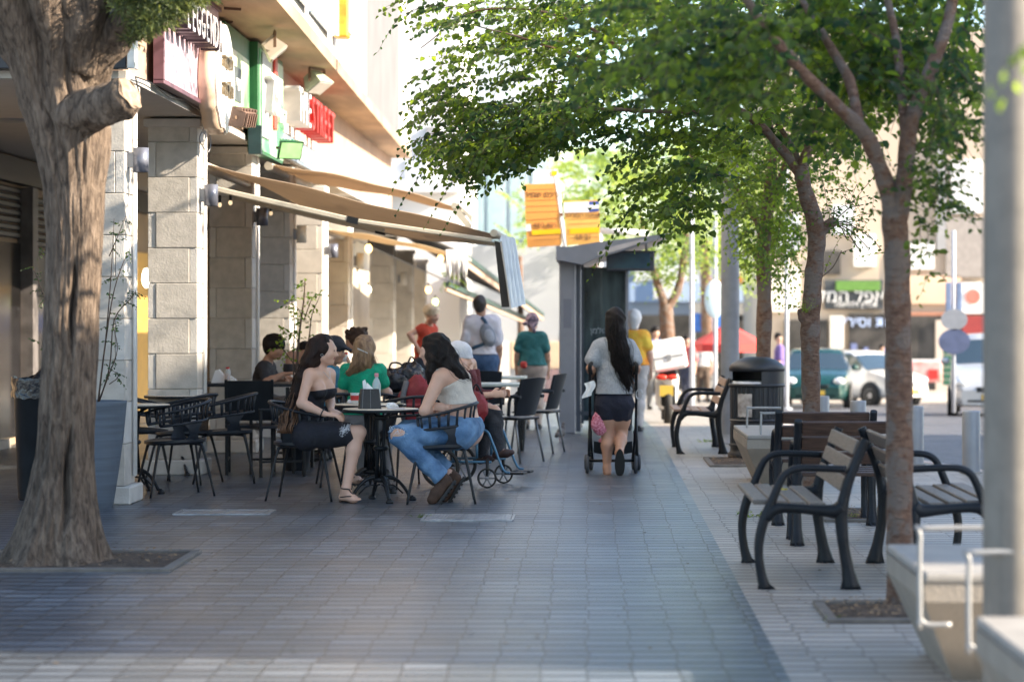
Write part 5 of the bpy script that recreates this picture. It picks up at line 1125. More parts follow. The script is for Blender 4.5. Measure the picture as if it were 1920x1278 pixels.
Y = 76; p = at(1735, 716, Y); o = thing('ice_cream_freezer', p, 0, 'pink and red ice cream freezer in front of the far shops', 'freezer'); q = MB(); q.box((0, 0, .33), (.95, .6, .66), bev=.04); q.build('body', pm('pink_print', (.70, .42, .42), .5, var=.3, scale=3, col2=(.72, .2, .18)), o); q = MB(); q.box((0, 0, .68), (.9, .55, .05), bev=.01); q.build('lid', M_white, o); q = MB(); q.box((.2, -.31, .25), (.3, .02, .3)); q.build('red_label', M_redp, o)
o = thing('crate_stack', at(1779, 722, 75), 0, 'stack of dark green crates beside the far shop pier', 'crates'); q = MB()
for k in range(7): q.box((0, 0, .09 + k * .19), (.34, .3, .17), bev=.02)
q.build('crates', pm('green_crate', (.02, .10, .06), .6, var=.2), o)
Y = 46; p = Vector(((1788 - HX) * Y / F, Y, gz(Y))); o = thing('road_sign', p, 0, 'grey post with two round plates beside the silver car', 'road sign')
q = MB(); q.tube([(0, 0, 0), (0, 0, 1.45 - (432 - HY) * Y / F - gz(Y))], .04, 10); q.build('pole', pm('pole_grey', (.45, .48, .55), .5, var=.05), o)
def disc(pyc, r_, mat, nm, t=.04): q = MB(); q.lathe([(.001, t), (r_, t), (r_, 0), (.001, 0)], (0, -.06, 1.45 - (pyc - HY) * Y / F - gz(Y)), n=26, rot=FACE_CAM, sx=1.25, sm=False); q.build(nm, mat, o)
disc(599, .20, pm('mirror_plate', (.24, .26, .30), .3, .0, var=.1), 'upper_plate'); disc(640, .24, pm('blue_plate', (.07, .09, .17), .4, var=.2, scale=4), 'lower_plate')
q = MB(); q.box((-.1, 0, 1.45 - (560 - HY) * Y / F - gz(Y)), (.10, .08, .62), bev=.01); q.box((.1, 0, 1.45 - (560 - HY) * Y / F - gz(Y)), (.10, .08, .62), bev=.01); q.build('signal_box', pm('steel_blue', (.16, .22, .36), .4, var=.1), o)

# ================================================================= STROLLER
Yst = 22.75; o = thing('baby_stroller', Vector(((1149 - HX) * Yst / F, Yst, 0)), 0, 'black baby stroller pushed by the long haired woman', 'stroller')
S = F / Yst
for sx in (-1, 1):
    mb = MB(); mb.tube(spline([(sx * .20, -.42, .93), (sx * .215, -.47, .99), (sx * .215, -.40, 1.0 - .06), (sx * .215, -.25, .60), (sx * .21, -.05, .36), (sx * .19, .22, .10)], 5), .013, 8); mb.build('frame_tube', M_black, o)
    mb = MB(); mb.tube([(sx * .215, -.2, .52), (sx * .225, -.26, .16)], .013, 8); mb.tube([(sx * .205, .05, .38), (sx * .21, .25, .16)], .012, 8); mb.tube([(sx * .21, -.26, .2), (sx * .21, .22, .14)], .009, 8); mb.build('leg_tube', M_black, o)
    mb = MB(); mb.tube(spline([(sx * .215, -.44, .95), (sx * .215, -.49, 1.01), (sx * .2, -.47, 1.03)], 4), .019, 10); mb.build('grip', M_rubber, o)
    for y, r_ in ((-.26, .085), (.27, .075)):
        for dx in ((-.022, .022) if y > 0 else (-.015, )):
            wl = thing('wheel', (sx * .225 + dx, y, r_), R(0 if y < 0 else 6 * sx), None, None); wl.parent = o; rt = Matrix.Rotation(R(90), 3, 'Y')
            q = MB(); q.lathe([(r_ * .7, -.014), (r_ * .93, -.016), (r_, -.006), (r_, .006), (r_ * .93, .016), (r_ * .7, .014)], n=26, rot=rt); q.build('tyre', pm('grey_rubber', (.07, .075, .085), .7, var=.1), wl); q = MB(); q.lathe([(.001, .008), (r_ * .7, .012), (r_ * .7, -.012), (.001, -.008)], n=20, rot=rt); q.build('hub', M_black, wl)
mb = MB(); mb.tube([(-.23, -.26, .12), (.23, -.26, .12)], .014, 8); mb.build('rear_axle', M_black, o)
mb = MB(); mb.grid(lambda u, v: Vector(((u - .5) * .36, -.20 + v * .42, .17 + .06 * (2 * u - 1) ** 2 + .03 * v)), 8, 6); mb.grid(lambda u, v: Vector(((u - .5) * .36, -.20 - .02 * v, .17 + .11 * v + .02 * (2 * u - 1) ** 2)), 8, 4); mb.build('basket', M_plastic, o)
mb = MB(); mb.grid(lambda u, v: Vector(((u - .5) * .36, -.02 - .26 * v ** 1.3 + .1 * (u - .5) ** 2, .42 + .48 * v)), 8, 8); mb.box((0, .12, .42), (.35, .32, .06), bev=.02); mb.build('seat', M_plastic, o)
mb = MB()
for k, a in enumerate(np.linspace(0, 1, 5)): pass
mb.grid(lambda u, v: Vector(((u - .5) * .40, -.30 + .36 * v, .90 + .18 * math.sin(math.pi * (.1 + .8 * v)) - .12 * (2 * u - 1) ** 4)), 12, 8); mb.build('canopy', M_plastic, o)
b_ = blob('spotted_bag', Vector(((1126 - HX) * 22.4 / F, 22.38, .36)), (.085, .05, .11), pm('pink_spotted_cloth', (.35, .03, .08), .7, var=.6, scale=60, col2=(.75, .35, .45)), 'dark and pink spotted bag hanging on the left of the stroller', 'bag', 3, .12)
mb = MB(); mb.tube(spline([(-.04, 0, .2), (-.06, 0, .4), (-.05, 0, .55)], 4), .006, 6); mb.build('strap', M_black, b_)
b_ = blob('pink_bundle', Vector(((1148 - HX) * 22.75 / F, 22.72, .20)), (.13, .1, .07), pm('pink_cloth', (.65, .25, .32), .8, var=.2, scale=8), 'pink and white bundle in the stroller basket', 'bundle', 6, .2)
o = thing('drink_holder', Vector(((1198 - HX) * 22.4 / F, 22.3, .74)), 0, 'metal ring clip on the right side of the stroller handle', 'clip'); mb = MB(); mb.tube([(.03 * math.cos(a), 0, .045 * math.sin(a)) for a in np.linspace(0, 6.283, 20)], .005, 6); mb.build('ring', M_steel, o)
o = thing('white_cloth', Vector(((1104 - HX) * 22.4 / F, 22.35, .84)), 0, 'white cloth hanging from the left stroller handle', 'cloth'); mb = MB(); mb.grid(lambda u, v: Vector(((u - .5) * .09 + .02 * math.sin(v * 5), .01 * math.sin(u * 9), -.14 * v + .03 * u)), 8, 8); mb.build('cloth', MATS['paper'], o)

# ================================================================= WHEELCHAIR
Yw = 20.9; WC = Vector(((872 - HX) * Yw / F, Yw, 0)); o = thing('wheelchair', WC, R(-12), 'wheelchair with a light blue frame behind the woman in ripped jeans', 'wheelchair')
M_wc = pm('light_blue_frame', (0.07, .17, .27), .3, .3, var=.05)
for sy in (-1, 1):
    y = sy * .25
    mb = MB(); mb.tube(spline([(-.22, y, .92), (-.20, y, .88), (-.18, y, .5), (-.17, y, .18)], 4), .012, 8); mb.tube(spline([(-.18, y, .70), (.05, y, .71), (.14, y, .68), (.17, y, .6), (.17, y, .25)], 5), .012, 8)
    mb.tube([(-.17, y, .47), (.20, y, .47)], .012, 8); mb.tube([(-.17, y, .22), (.30, y, .22)], .011, 8); mb.tube(spline([(.16, y, .50), (.26, y, .48), (.31, y, .38), (.40, y, .16), (.46, y, .13)], 5), .011, 8); mb.build('side_frame', M_wc, o)
    mb = MB(); mb.box((.0, y, .735), (.28, .05, .03), bev=.01); mb.build('arm_pad', M_black, o)
    rt = Matrix.Rotation(R(90), 3, 'X')
    for x, r_, nm in ((-.14, .17, 'wheel'), (.27, .085, 'wheel')):
        wl = thing('wheel', (x, y + sy * .04, r_), 0, None, None); wl.parent = o; q = MB(); t_ = .018
        q.lathe([(r_ * .84, -t_), (r_ * .96, -t_), (r_, 0), (r_ * .96, t_), (r_ * .84, t_), (r_ * .84, -t_)], n=36, rot=rt); q.build('tyre', M_rubber, wl)
        q = MB(); q.lathe([(.001, -.02), (r_ * .2, -.02), (r_ * .2, .02), (.001, .02)], n=14, rot=rt)
        for k in range(6): a = k * math.pi / 3; q.tube([(0, 0, 0), (r_ * .86 * math.cos(a), 0, r_ * .86 * math.sin(a))], .008, 6)
        q.build('rim', M_grey, wl)
    mb = MB(); mb.tube([(.27, y + sy * .04, .085), (.27, y + sy * .02, .25)], .014, 8); mb.build('fork', M_black, o)
    mb = MB(); mb.box((.48, sy * .12, .12), (.17, .14, .02), bev=.005); mb.build('footrest', M_black, o)
mb = MB(); mb.box((.0, 0, .475), (.40, .46, .03), bev=.01); mb.build('seat', M_plastic, o); mb = MB(); mb.box((-.195, 0, .70), (.03, .46, .36), bev=.01); mb.build('backrest', M_plastic, o)
# small bird
o = thing('pigeon', Vector(((1052 - HX) * 28.2 / F, 28.2, 0)), R(70), 'small grey pigeon on the walkway beside the shelter post', 'bird'); M_bird = pm('pigeon_grey', (.10, .09, .09), .8, var=.3, scale=20)
mb = MB(); mb.ball((0, 0, .11), (.085, .045, .055), 18); mb.tube([(.04, 0, .13), (.07, 0, .17), (.078, 0, .195)], [.035, .024, .02], 12); mb.ball((.085, 0, .205), .021, 12); mb.tube([(-.06, 0, .10), (-.15, 0, .07)], [.03, .016], 8, flat=((0, 1, 0), 1.6)); mb.tube([(.10, 0, .203), (.122, 0, .198)], [.006, .001], 6); mb.build('body', M_bird, o)
for sy in (-.018, .018): mb = MB(); mb.tube([(0, sy, .065), (.005, sy, .005), (.03, sy, .003)], .004, 6); mb.build('leg', pm('pigeon_leg', (.4, .15, .12), .7, var=0), o)
# ================================================================= PEOPLE (distance fields meshed with surface nets)
V = lambda *a: np.array(a, dtype=np.float64)
def nrm(v): v = np.asarray(v, float); return v / (np.linalg.norm(v) + 1e-9)
def cap(a, b, ra, rb=None, m=0, k=.02, fl=None, fk=1.0): return dict(a=np.asarray(a, float), b=np.asarray(b, float), ra=ra, rb=ra if rb is None else rb, m=m, k=k, fl=None if fl is None else nrm(fl), fk=fk)
def chain(pts, rs, m=0, k=.02, fl=None, fk=1.0): return [cap(pts[i], pts[i + 1], rs[i], rs[i + 1], m, k, fl, fk) for i in range(len(pts) - 1)]
def sdf_mesh(name, prims, res, cuts=(), subs=(), fold=0.0, seed=0.0, shift=0.0):
    lo = np.min([np.minimum(p['a'], p['b']) - max(p['ra'], p['rb']) for p in prims], 0) - .03
    hi = np.max([np.maximum(p['a'], p['b']) + max(p['ra'], p['rb']) for p in prims], 0) + .03
    n = np.ceil((hi - lo) / res).astype(int) + 1
    ax = [lo[i] + res * np.arange(n[i]) for i in range(3)]
    f = np.full(n, .1, np.float32); ids = np.zeros(n, np.int8)
    def dist(p, x, y, z):
        a, b = p['a'], p['b']; ab = b - a; L = ab @ ab + 1e-9
        dx, dy, dz = x - a[0], y - a[1], z - a[2]
        t = np.clip((dx * ab[0] + dy * ab[1] + dz * ab[2]) / L, 0, 1)
        vx, vy, vz = dx - t * ab[0], dy - t * ab[1], dz - t * ab[2]; q = vx * vx + vy * vy + vz * vz
        if p['fl'] is not None: vn = vx * p['fl'][0] + vy * p['fl'][1] + vz * p['fl'][2]; q = q + vn * vn * (1 / p['fk'] ** 2 - 1)
        return np.sqrt(q) - (p['ra'] + t * (p['rb'] - p['ra']))
    def win(p, mg=.07):
        r = max(p['ra'], p['rb']) * max(1, p['fk']) + mg; l = np.minimum(p['a'], p['b']) - r; h = np.maximum(p['a'], p['b']) + r
        i0 = np.clip(((l - lo) / res).astype(int), 0, n - 1); i1 = np.clip(((h - lo) / res).astype(int) + 2, 1, n)
        s = tuple(slice(i0[i], i1[i]) for i in range(3)); return s, ax[0][s[0]][:, None, None], ax[1][s[1]][None, :, None], ax[2][s[2]][None, None, :]
    for p in prims:
        s, x, y, z = win(p); d = dist(p, x, y, z).astype(np.float32); g = f[s]; k = p['k']
        h = np.clip(k - np.abs(g - d), 0, None) / k; ids[s] = np.where(d < g, p['m'], ids[s]); f[s] = np.minimum(g, d) - h * h * k * .25
    for p in subs:
        s, x, y, z = win(p); d = dist(p, x, y, z).astype(np.float32); f[s] = np.maximum(f[s], -d)
    if fold > 0:
        x, y, z = ax[0][:, None, None], ax[1][None, :, None], ax[2][None, None, :]
        wv = np.sin(x * 31 + 2.2 * np.sin(z * 17 + seed) + seed) * np.sin(z * 27 + 2 * np.sin(y * 23 + x * 13)) + .6 * np.sin(y * 41 + z * 33 + 2 * np.sin(x * 19 + seed)) + .5 * np.sin((x + y) * 60 + z * 20 * np.sin(seed + 1) + 3 * np.sin(z * 30))
        f += (fold * wv).astype(np.float32)
    f += shift
    for c, nn in cuts:
        c = np.asarray(c, float); nn = nrm(nn); d = (ax[0][:, None, None] - c[0]) * nn[0] + (ax[1][None, :, None] - c[1]) * nn[1] + (ax[2][None, None, :] - c[2]) * nn[2]; f = np.maximum(f, d.astype(np.float32))
    f[0], f[-1] = .1, .1; f[:, 0], f[:, -1] = .1, .1; f[:, :, 0], f[:, :, -1] = .1, .1
    S = f < 0; cnt = np.zeros(n - 1, np.int8)
    for c in np.ndindex(2, 2, 2): cnt += S[c[0]:n[0] - 1 + c[0], c[1]:n[1] - 1 + c[1], c[2]:n[2] - 1 + c[2]]
    idx = np.argwhere((cnt > 0) & (cnt < 8)); vid = np.full(n - 1, -1, np.int32); vid[tuple(idx.T)] = np.arange(len(idx))
    acc = np.zeros((len(idx), 3)); ct = np.zeros(len(idx))
    for a in range(3):
        e = np.zeros(3, int); e[a] = 1; o1, o2 = [i for i in range(3) if i != a]
        for u in (0, 1):
            for w_ in (0, 1):
                c0 = np.zeros(3, int); c0[o1] = u; c0[o2] = w_; f0 = f[tuple((idx + c0).T)]; f1 = f[tuple((idx + c0 + e).T)]; cr = (f0 < 0) != (f1 < 0)
                t = np.where(cr, f0 / (f0 - f1 + 1e-12), 0); pos = c0[None, :] + t[:, None] * e[None, :]; acc += pos * cr[:, None]; ct += cr
    P = lo + (idx + acc / ct[:, None]) * res; quads = []
    for a in range(3):
        o1, o2 = [(1, 2), (2, 0), (0, 1)][a]; sl0 = [slice(None)] * 3; sl1 = [slice(None)] * 3; sl0[a] = slice(0, -1); sl1[a] = slice(1, None)
        A = S[tuple(sl0)]; Bq = S[tuple(sl1)]; ed = np.argwhere(A != Bq); ed = ed[(ed[:, o1] > 0) & (ed[:, o2] > 0)]; fl = A[tuple(ed.T)]
        d1 = np.zeros(3, int); d1[o1] = 1; d2 = np.zeros(3, int); d2[o2] = 1
        q = np.stack([vid[tuple((ed - d1 - d2).T)], vid[tuple((ed - d2).T)], vid[tuple(ed.T)], vid[tuple((ed - d1).T)]], 1); q[~fl] = q[~fl][:, ::-1]; quads.append(q)
    Q = np.concatenate(quads); Q = Q[(Q >= 0).all(1)]
    me = bpy.data.meshes.new(name); me.vertices.add(len(P)); me.vertices.foreach_set('co', P.astype(np.float32).ravel()); me.loops.add(len(Q) * 4); me.loops.foreach_set('vertex_index', Q.astype(np.int32).ravel())
    me.polygons.add(len(Q)); me.polygons.foreach_set('loop_start', np.arange(0, len(Q) * 4, 4, dtype=np.int32)); me.polygons.foreach_set('loop_total', np.full(len(Q), 4, np.int32))
    mid = ids[tuple(idx.T)][Q[:, 0]]; me.polygons.foreach_set('material_index', mid.astype(np.int32)); me.polygons.foreach_set('use_smooth', np.ones(len(Q), bool)); me.update(); me.validate(); return me

M_skin = [pm('skin_light', (0.56, 0.345, 0.25), .5, var=.06, scale=9, col2=(0.60, .36, .265)), pm('skin_tan', (0.42, 0.235, 0.155), .5, var=.06, scale=9, col2=(.46, .25, .17))]
M_lip = pm('lips', (.40, .13, .11), .4, var=0); M_eye = pm('eye', (.04, .03, .03), .2, var=0); M_brow = pm('brow', (.05, .03, .02), .8, var=0)
def cloth(name, c, var=.08, rough=.85, scale=14, col2=None, bump=.35, bscale=60): return pm(name, c, rough, var=var, scale=scale, bump=bump, bscale=bscale, col2=col2)
M_hb = pm('dark_brown_hair', (0.009, .004, .003), .55, spec=.25, var=.4, scale=30, col2=(.024, .011, .008), bump=.5, bscale=120, stretch=(1, 1, .15)); M_hk = pm('black_hair', (0.006, .005, .005), .55, spec=.22, var=.4, scale=30, col2=(.016, .011, .010), bump=.5, bscale=120, stretch=(1, 1, .15))
M_hl = pm('light_brown_hair', (.13, .07, .035), .5, var=.4, scale=40, col2=(.30, .19, .10), bump=.5, bscale=120, stretch=(1, 1, .15)); M_hblond = pm('blonde_hair', (.62, .52, .36), .5, var=.15, scale=30, bump=.5, bscale=80); M_hw = pm('brown_hair_ends', (.16, .075, .035), .5, var=.3, scale=30)

def head_prims(H, f, up, s=1.0, female=True):
    f = nrm(f); up = nrm(up); f = nrm(f - up * (f @ up)); sd = np.cross(f, up); q = lambda a, b, c: H + (f * a + sd * b + up * c) * s
    P = [cap(q(-.018, 0, .028), q(-.005, 0, .03), .088 * s, .086 * s, 0, .03, sd, .86), cap(q(.035, 0, .0), q(.045, 0, -.02), .062 * s, .056 * s, 0, .03, sd, .95),
         cap(q(.035, 0, -.04), q(.062, 0, -.083), .052 * s, .026 * s, 0, .03, sd, 1.0), cap(q(.01, .045, -.055), q(.058, .012, -.085), .026 * s, .02 * s, 0, .02), cap(q(.01, -.045, -.055), q(.058, -.012, -.085), .026 * s, .02 * s, 0, .02),
         cap(q(.088, 0, .005), q(.113, 0, -.030), .008 * s, .0105 * s, 0, .012), cap(q(.098, .011, -.034), q(.098, -.011, -.034), .009 * s, None, 0, .008), cap(q(.078, .03, .02), q(.078, -.03, .02), .016 * s, None, 0, .02),
         cap(q(.085, .016, -.058), q(.085, -.016, -.058), .0095 * s, None, 2, .006), cap(q(.06, .038, -.02), q(.05, .042, -.03), .026 * s, None, 0, .02), cap(q(.06, -.038, -.02), q(.05, -.042, -.03), .026 * s, None, 0, .02),
         cap(q(.081, .031, .002), q(.083, .031, .002), .0115 * s, None, 3, .004), cap(q(.081, -.031, .002), q(.083, -.031, .002), .0115 * s, None, 3, .004),
         cap(q(.086, .018, .022), q(.080, .045, .024), .006 * s, .004 * s, 4, .003), cap(q(.086, -.018, .022), q(.080, -.045, .024), .006 * s, .004 * s, 4, .003)]
    for e in (1, -1): P += [cap(q(-.008, .078 * e, .012), q(-.004, .078 * e, -.020), .017 * s, .011 * s, 0, .008, sd, .5)]
    return P
def hand_prims(w, d, n, s=1.0, curl=.5, thumb=1, m=0):
    d = nrm(d); n = nrm(n); n = nrm(n - d * (n @ d)); sd = np.cross(d, n) * thumb; P = [cap(w, w + d * .05 * s, .021 * s, .030 * s, m, .015, n, .55), cap(w + d * .045 * s, w + d * .08 * s, .032 * s, .034 * s, m, .015, n, .42)]
    for i, (o_, L) in enumerate(((-.027, .066), (-.009, .076), (.009, .070), (.026, .054))):
        b = w + (d * .088 - sd * o_ * -1) * s; a1 = curl * (.8 + .12 * i); a2 = curl * (1.7 + .1 * i); d1 = d * math.cos(a1) + n * math.sin(a1); d2 = d * math.cos(a2) + n * math.sin(a2); c = b + d1 * L * .5 * s
        P += [cap(b, c, .0092 * s, .0083 * s, m, .004), cap(c, c + d2 * L * .5 * s, .0083 * s, .0068 * s, m, .004)]
    tb = w + (d * .025 - sd * .026) * s; t1 = nrm(d * .75 - sd * .65 + n * .25); t2 = nrm(d * .95 - sd * .15 + n * .4); P += [cap(tb, tb + t1 * .036 * s, .012 * s, .0105 * s, m, .01), cap(tb + t1 * .036 * s, tb + (t1 * .036 + t2 * .03) * s, .0105 * s, .008 * s, m, .005)]
    return P
def mid(a, b, t=.5): return a + (b - a) * t
class Person:
    def __init__(s, label, px, Y, J, fw, skin=0, sc=1.0, bulk=1.0, res=.008, name='person', hf=None, hup=None, shoe='shoe', hands=None, base=None, bust=0.0, shoemat=None, thigh=1.0, z0=None):
        s.base = np.array(base if base is not None else ((px - HX) * Y / F, Y, gz(Y)), float); s.J = {k: (np.array(at(*v)) if not isinstance(v, np.ndarray) else v) - s.base for k, v in J.items()}
        s.o = thing(name, Vector(s.base), 0, label, 'person'); s.fw = nrm(np.array([fw[0], fw[1], 0.0])); s.res = res; s.sc = sc; s.bulk = bulk; s.th = thigh; s.bust = bust
        J = s.J; s.hf = nrm(hf) if hf is not None else s.fw; s.up = nrm(hup) if hup is not None else nrm(nrm(J['head'] - J['neck']) * .5 + V(0, 0, 1)); s.skin = M_skin[skin]; s.shoe = shoe; s.hands = hands or {}
        s.shoemat = shoemat or M_black
    def torso(s, inf=0.0, m=0, k=.05):
        J = s.J; b = s.bulk; f = s.fw; sc = s.sc; P = [cap(J['waist'], J['chest'], .108 * b * sc + inf, .122 * b * sc + inf, m, k, f, .78), cap(J['pelvis'], J['waist'], .125 * b * sc + inf, .108 * b * sc + inf, m, k, f, .85),
            cap(mid(J['chest'], J['neck'], .55) + (J['shL'] - J['shR']) * .30, mid(J['chest'], J['neck'], .55) - (J['shL'] - J['shR']) * .30, .075 * b * sc + inf, None, m, .05, f, .9),
            cap(mid(J['shL'], J['shR'], .12), mid(J['shL'], J['shR'], .88), .050 * sc + inf, None, m, .05), cap(J['hipL'], J['hipR'], .108 * b * s.th * sc + inf, None, m, .05)]
        if s.bust:
            sd = nrm(J['shL'] - J['shR'])
            for e in (1, -1): P.append(cap(J['chest'] + f * .085 * b + sd * .07 * e - V(0, 0, .005), J['chest'] + f * .095 * b + sd * .07 * e - V(0, 0, .03), s.bust + inf * .7, None, m, .04))
        return P
    def limb(s, which, side, inf=0.0, t=1.0, m=0, flare=0.0):
        J = s.J; sc = s.sc; b = .5 + .5 * s.bulk
        if which == 'arm':
            a, e, w = J['sh' + side], J['el' + side], J['wr' + side]; P = [cap(a, mid(a, e, min(1, t * 2)), (.049 * b) * sc * s.bulk ** .5 + inf, lerp(.049, .037, min(1, t * 2)) * b * sc + inf + flare * min(t * 2, 1), m, .03)]
            if t > .5: u = (t - .5) * 2; P += [cap(e, mid(e, w, u * .3), .037 * b * sc + inf, .038 * b * sc + inf, m, .02), cap(mid(e, w, u * .3), mid(e, w, u), .038 * b * sc + inf, lerp(.038, .024, u) * sc + inf, m, .02)]
            return P
        a, e, w = J['hip' + side], J['kn' + side], J['an' + side]; u1 = min(1, t * 2); r0 = .088 * b * s.th * sc; P = [cap(a, mid(a, e, u1 * .5), r0 + inf, r0 * .93 + inf, m, .04), cap(mid(a, e, u1 * .5), mid(a, e, u1), r0 * .93 + inf, lerp(r0, .056 * b * sc, u1) + inf + (flare if t <= .5 else 0), m, .03)]
        if t > .5:
            u = (t - .5) * 2; bk = -nrm(np.cross(np.cross(e - a, w - e), w - e)) if np.linalg.norm(np.cross(e - a, w - e)) > .01 else -s.fw
            cf = mid(e, w, .32) - bk * 0 - s.fw * .012; P += [cap(e, mid(cf, e, 0), .053 * b * sc + inf, .056 * b * sc + inf, m, .03), cap(cf, mid(cf, w, min(1, u * 1.0)), .056 * b * sc + inf, .035 * sc + inf + flare, m, .03)]
        return P
    def foot(s, side):
        J = s.J; a = J['an' + side]; t = J['to' + side]; sc = s.sc; d = t - a; dn = nrm(d); h = J.get('he' + side, a + V(0, 0, -.05) - nrm(V(d[0], d[1], 0)) * .025); st = s.shoe; m = 1 if st in ('shoe', 'boot') else 0
        ball = mid(h, t, .68); up = nrm(a - mid(h, t, .3)); P = [cap(a, h, .034 * sc, .030 * sc, m, .02), cap(h, ball, .029, .036, m, .02, up, .8), cap(mid(a, h, .3), ball, .030, .024, m, .03)]
        if st in ('shoe', 'boot'):
            P += [cap(ball, t, .042, .034, m, .02, up, .75), cap(h, ball, .036, .044, m, .02, up, .75)]
            if st == 'boot': P += [cap(a + nrm(J['kn' + side] - a) * .10, h, .049, .045, m, .03), cap(h + dn * 0, ball, .044, .050, m, .02), cap(ball, t, .05, .042, m, .02)]
        else:
            sdv = nrm(np.cross(nrm(t - h), up))
            for i in range(5): o_ = (i - 2) * .014; P.append(cap(ball + sdv * o_, t + sdv * o_ - nrm(t - h) * (.004 + .006 * abs(i - 1)), .0115 if i else .0115, .009, m, .006))
        return P
    def body(s, legs='LR'):
        J = s.J; P = s.torso() + head_prims(J['head'], s.hf, s.up, s.sc) + [cap(J['neck'] - V(0, 0, .01), J['head'] - s.up * .06 * s.sc - s.hf * .015, .052 * s.sc * (.6 + .4 * s.bulk), .047 * s.sc, 0, .04)]
        for sd in 'LR':
            P += s.limb('arm', sd); w, e = J['wr' + sd], J['el' + sd]; hd = s.hands.get(sd, {}); d = hd.get('d', nrm(w - e)); n = hd.get('n', nrm(np.cross(d, V(0, 0, 1)) * (1 if sd == 'L' else -1) + V(0, 0, -.3))); P += hand_prims(w, d, n, s.sc, hd.get('curl', .55), hd.get('th', 1 if sd == 'L' else -1))
        for sd in legs: P += s.limb('leg', sd) + s.foot(sd)
        obj('body', sdf_mesh('body', P, s.res), [s.skin, s.shoemat, M_lip, M_eye, M_brow], s.o); return s
    def part(s, name, P, mat, cuts=(), subs=(), fold=.0025, res=None, seed=0): return obj(name, sdf_mesh(name, P, res or s.res, cuts, subs, fold, seed), mat, s.o)
    def shirt(s, mat, sleeve=.28, inf=.012, hem=None, neck=.035, fold=.003, name='shirt', loose=.008):
        J = s.J; P = s.torso(inf)
        if hem is None: hem = J['pelvis'] + V(0, 0, .02)
        P += [cap(J['pelvis'] + V(0, 0, -.02), J['waist'], .128 * s.bulk * s.sc + inf + loose, .115 * s.bulk * s.sc + inf + loose, 0, .05, s.fw, .85)]
        for sd in 'LR': P += s.limb('arm', sd, inf, sleeve, 0, loose)
        subs = [cap(J['neck'] + V(0, 0, .03), J['neck'] + V(0, 0, .08), .062 * s.sc, .08)]; s.part(name, P, mat, [(hem, V(0, 0, -1)), (J['neck'] + V(0, 0, neck), V(0, 0, 1))], subs, fold, seed=s.base[0] * 7)
    def trousers(s, mat, t=1.0, inf=.012, flare=.0, top=None, fold=.003, name='trousers', subs=()):
        J = s.J; P = [cap(J['hipL'], J['hipR'], .108 * s.bulk * s.th * s.sc + inf, None, 0, .05), cap(J['pelvis'], J['waist'], .122 * s.bulk * s.sc + inf, .108 * s.bulk * s.sc + inf, 0, .05, s.fw, .85)]
        for sd in 'LR': P += s.limb('leg', sd, inf, t, 0, flare)
        top = mid(J['pelvis'], J['waist'], .55 if J['knL'][2] < J['pelvis'][2] - .3 else 1.0) if top is None else top; s.part(name, P, mat, [(top, J['waist'] - J['pelvis'])], subs, fold, seed=s.base[0] * 3)
    def hair(s, mat, P, strands=None, res=None, fold=.004, tips=None):
        o = obj('hair', sdf_mesh('hair', P, res or s.res, (), (), fold), mat, s.o)
        if strands:
            mb = MB(); rn = random.Random(5)
            for path, cnt, spread, r_ in strands:
                pts = [Vector(p) for p in path]
                for k in range(cnt):
                    a = rn.uniform(0, 6.28); q = rn.uniform(.6, 1.0); off = Vector((math.cos(a), math.sin(a), 0)) * q; ph = rn.uniform(0, 6.28); sp_ = spline(pts, 4); n = len(sp_); ln = rn.uniform(.75, 1.06); m_ = max(4, int(n * min(1, ln)))
                    pp = [p + off * lin(spread, n)[i] + Vector((math.sin(i * .9 + ph), math.cos(i * 1.1 + ph), 0)) * .004 * i / 4 for i, p in enumerate(sp_[:m_])]
                    mb.tube(pp, [r_ * (1 - .7 * i / m_) for i in range(m_)], 5)
            for path, cnt, spread, r_ in strands:
                pts = [Vector(p) for p in path]; sp_ = spline(pts, 4); n = len(sp_)
                for k in range(cnt // 4):
                    a = rn.uniform(0, 6.28); off = Vector((math.cos(a), math.sin(a), rn.uniform(-.3, .5))); ph = rn.uniform(0, 6.28); i0 = rn.randint(0, n // 2); q = rn.uniform(1.02, 1.35)
                    mb.tube([p + off * lin(spread, n)[i0 + i] * q * (1 + .012 * i) + Vector((math.sin(i * .8 + ph), math.cos(i + ph), 0)) * .008 for i, p in enumerate(sp_[i0:])], .0011, 4)
            mb.build('hair_strands', [mat], o)
        return o
def skull_hair(p, r=.098, back=.01, low=.0, front=.0):
    H = p.J['head']; f = p.hf; u = p.up; sd = np.cross(f, u); s = p.sc
    return [cap(H + (f * -.028 + u * .040) * s, H + (f * (.0 + front) + u * .047) * s, r * s, (r - .006) * s, 0, .03, sd, .88), cap(H + (f * -.045 + u * .02) * s, H + (f * -.045 - u * (.03 + low)) * s, .075 * s, .06 * s, 0, .03, sd, 1.05)]

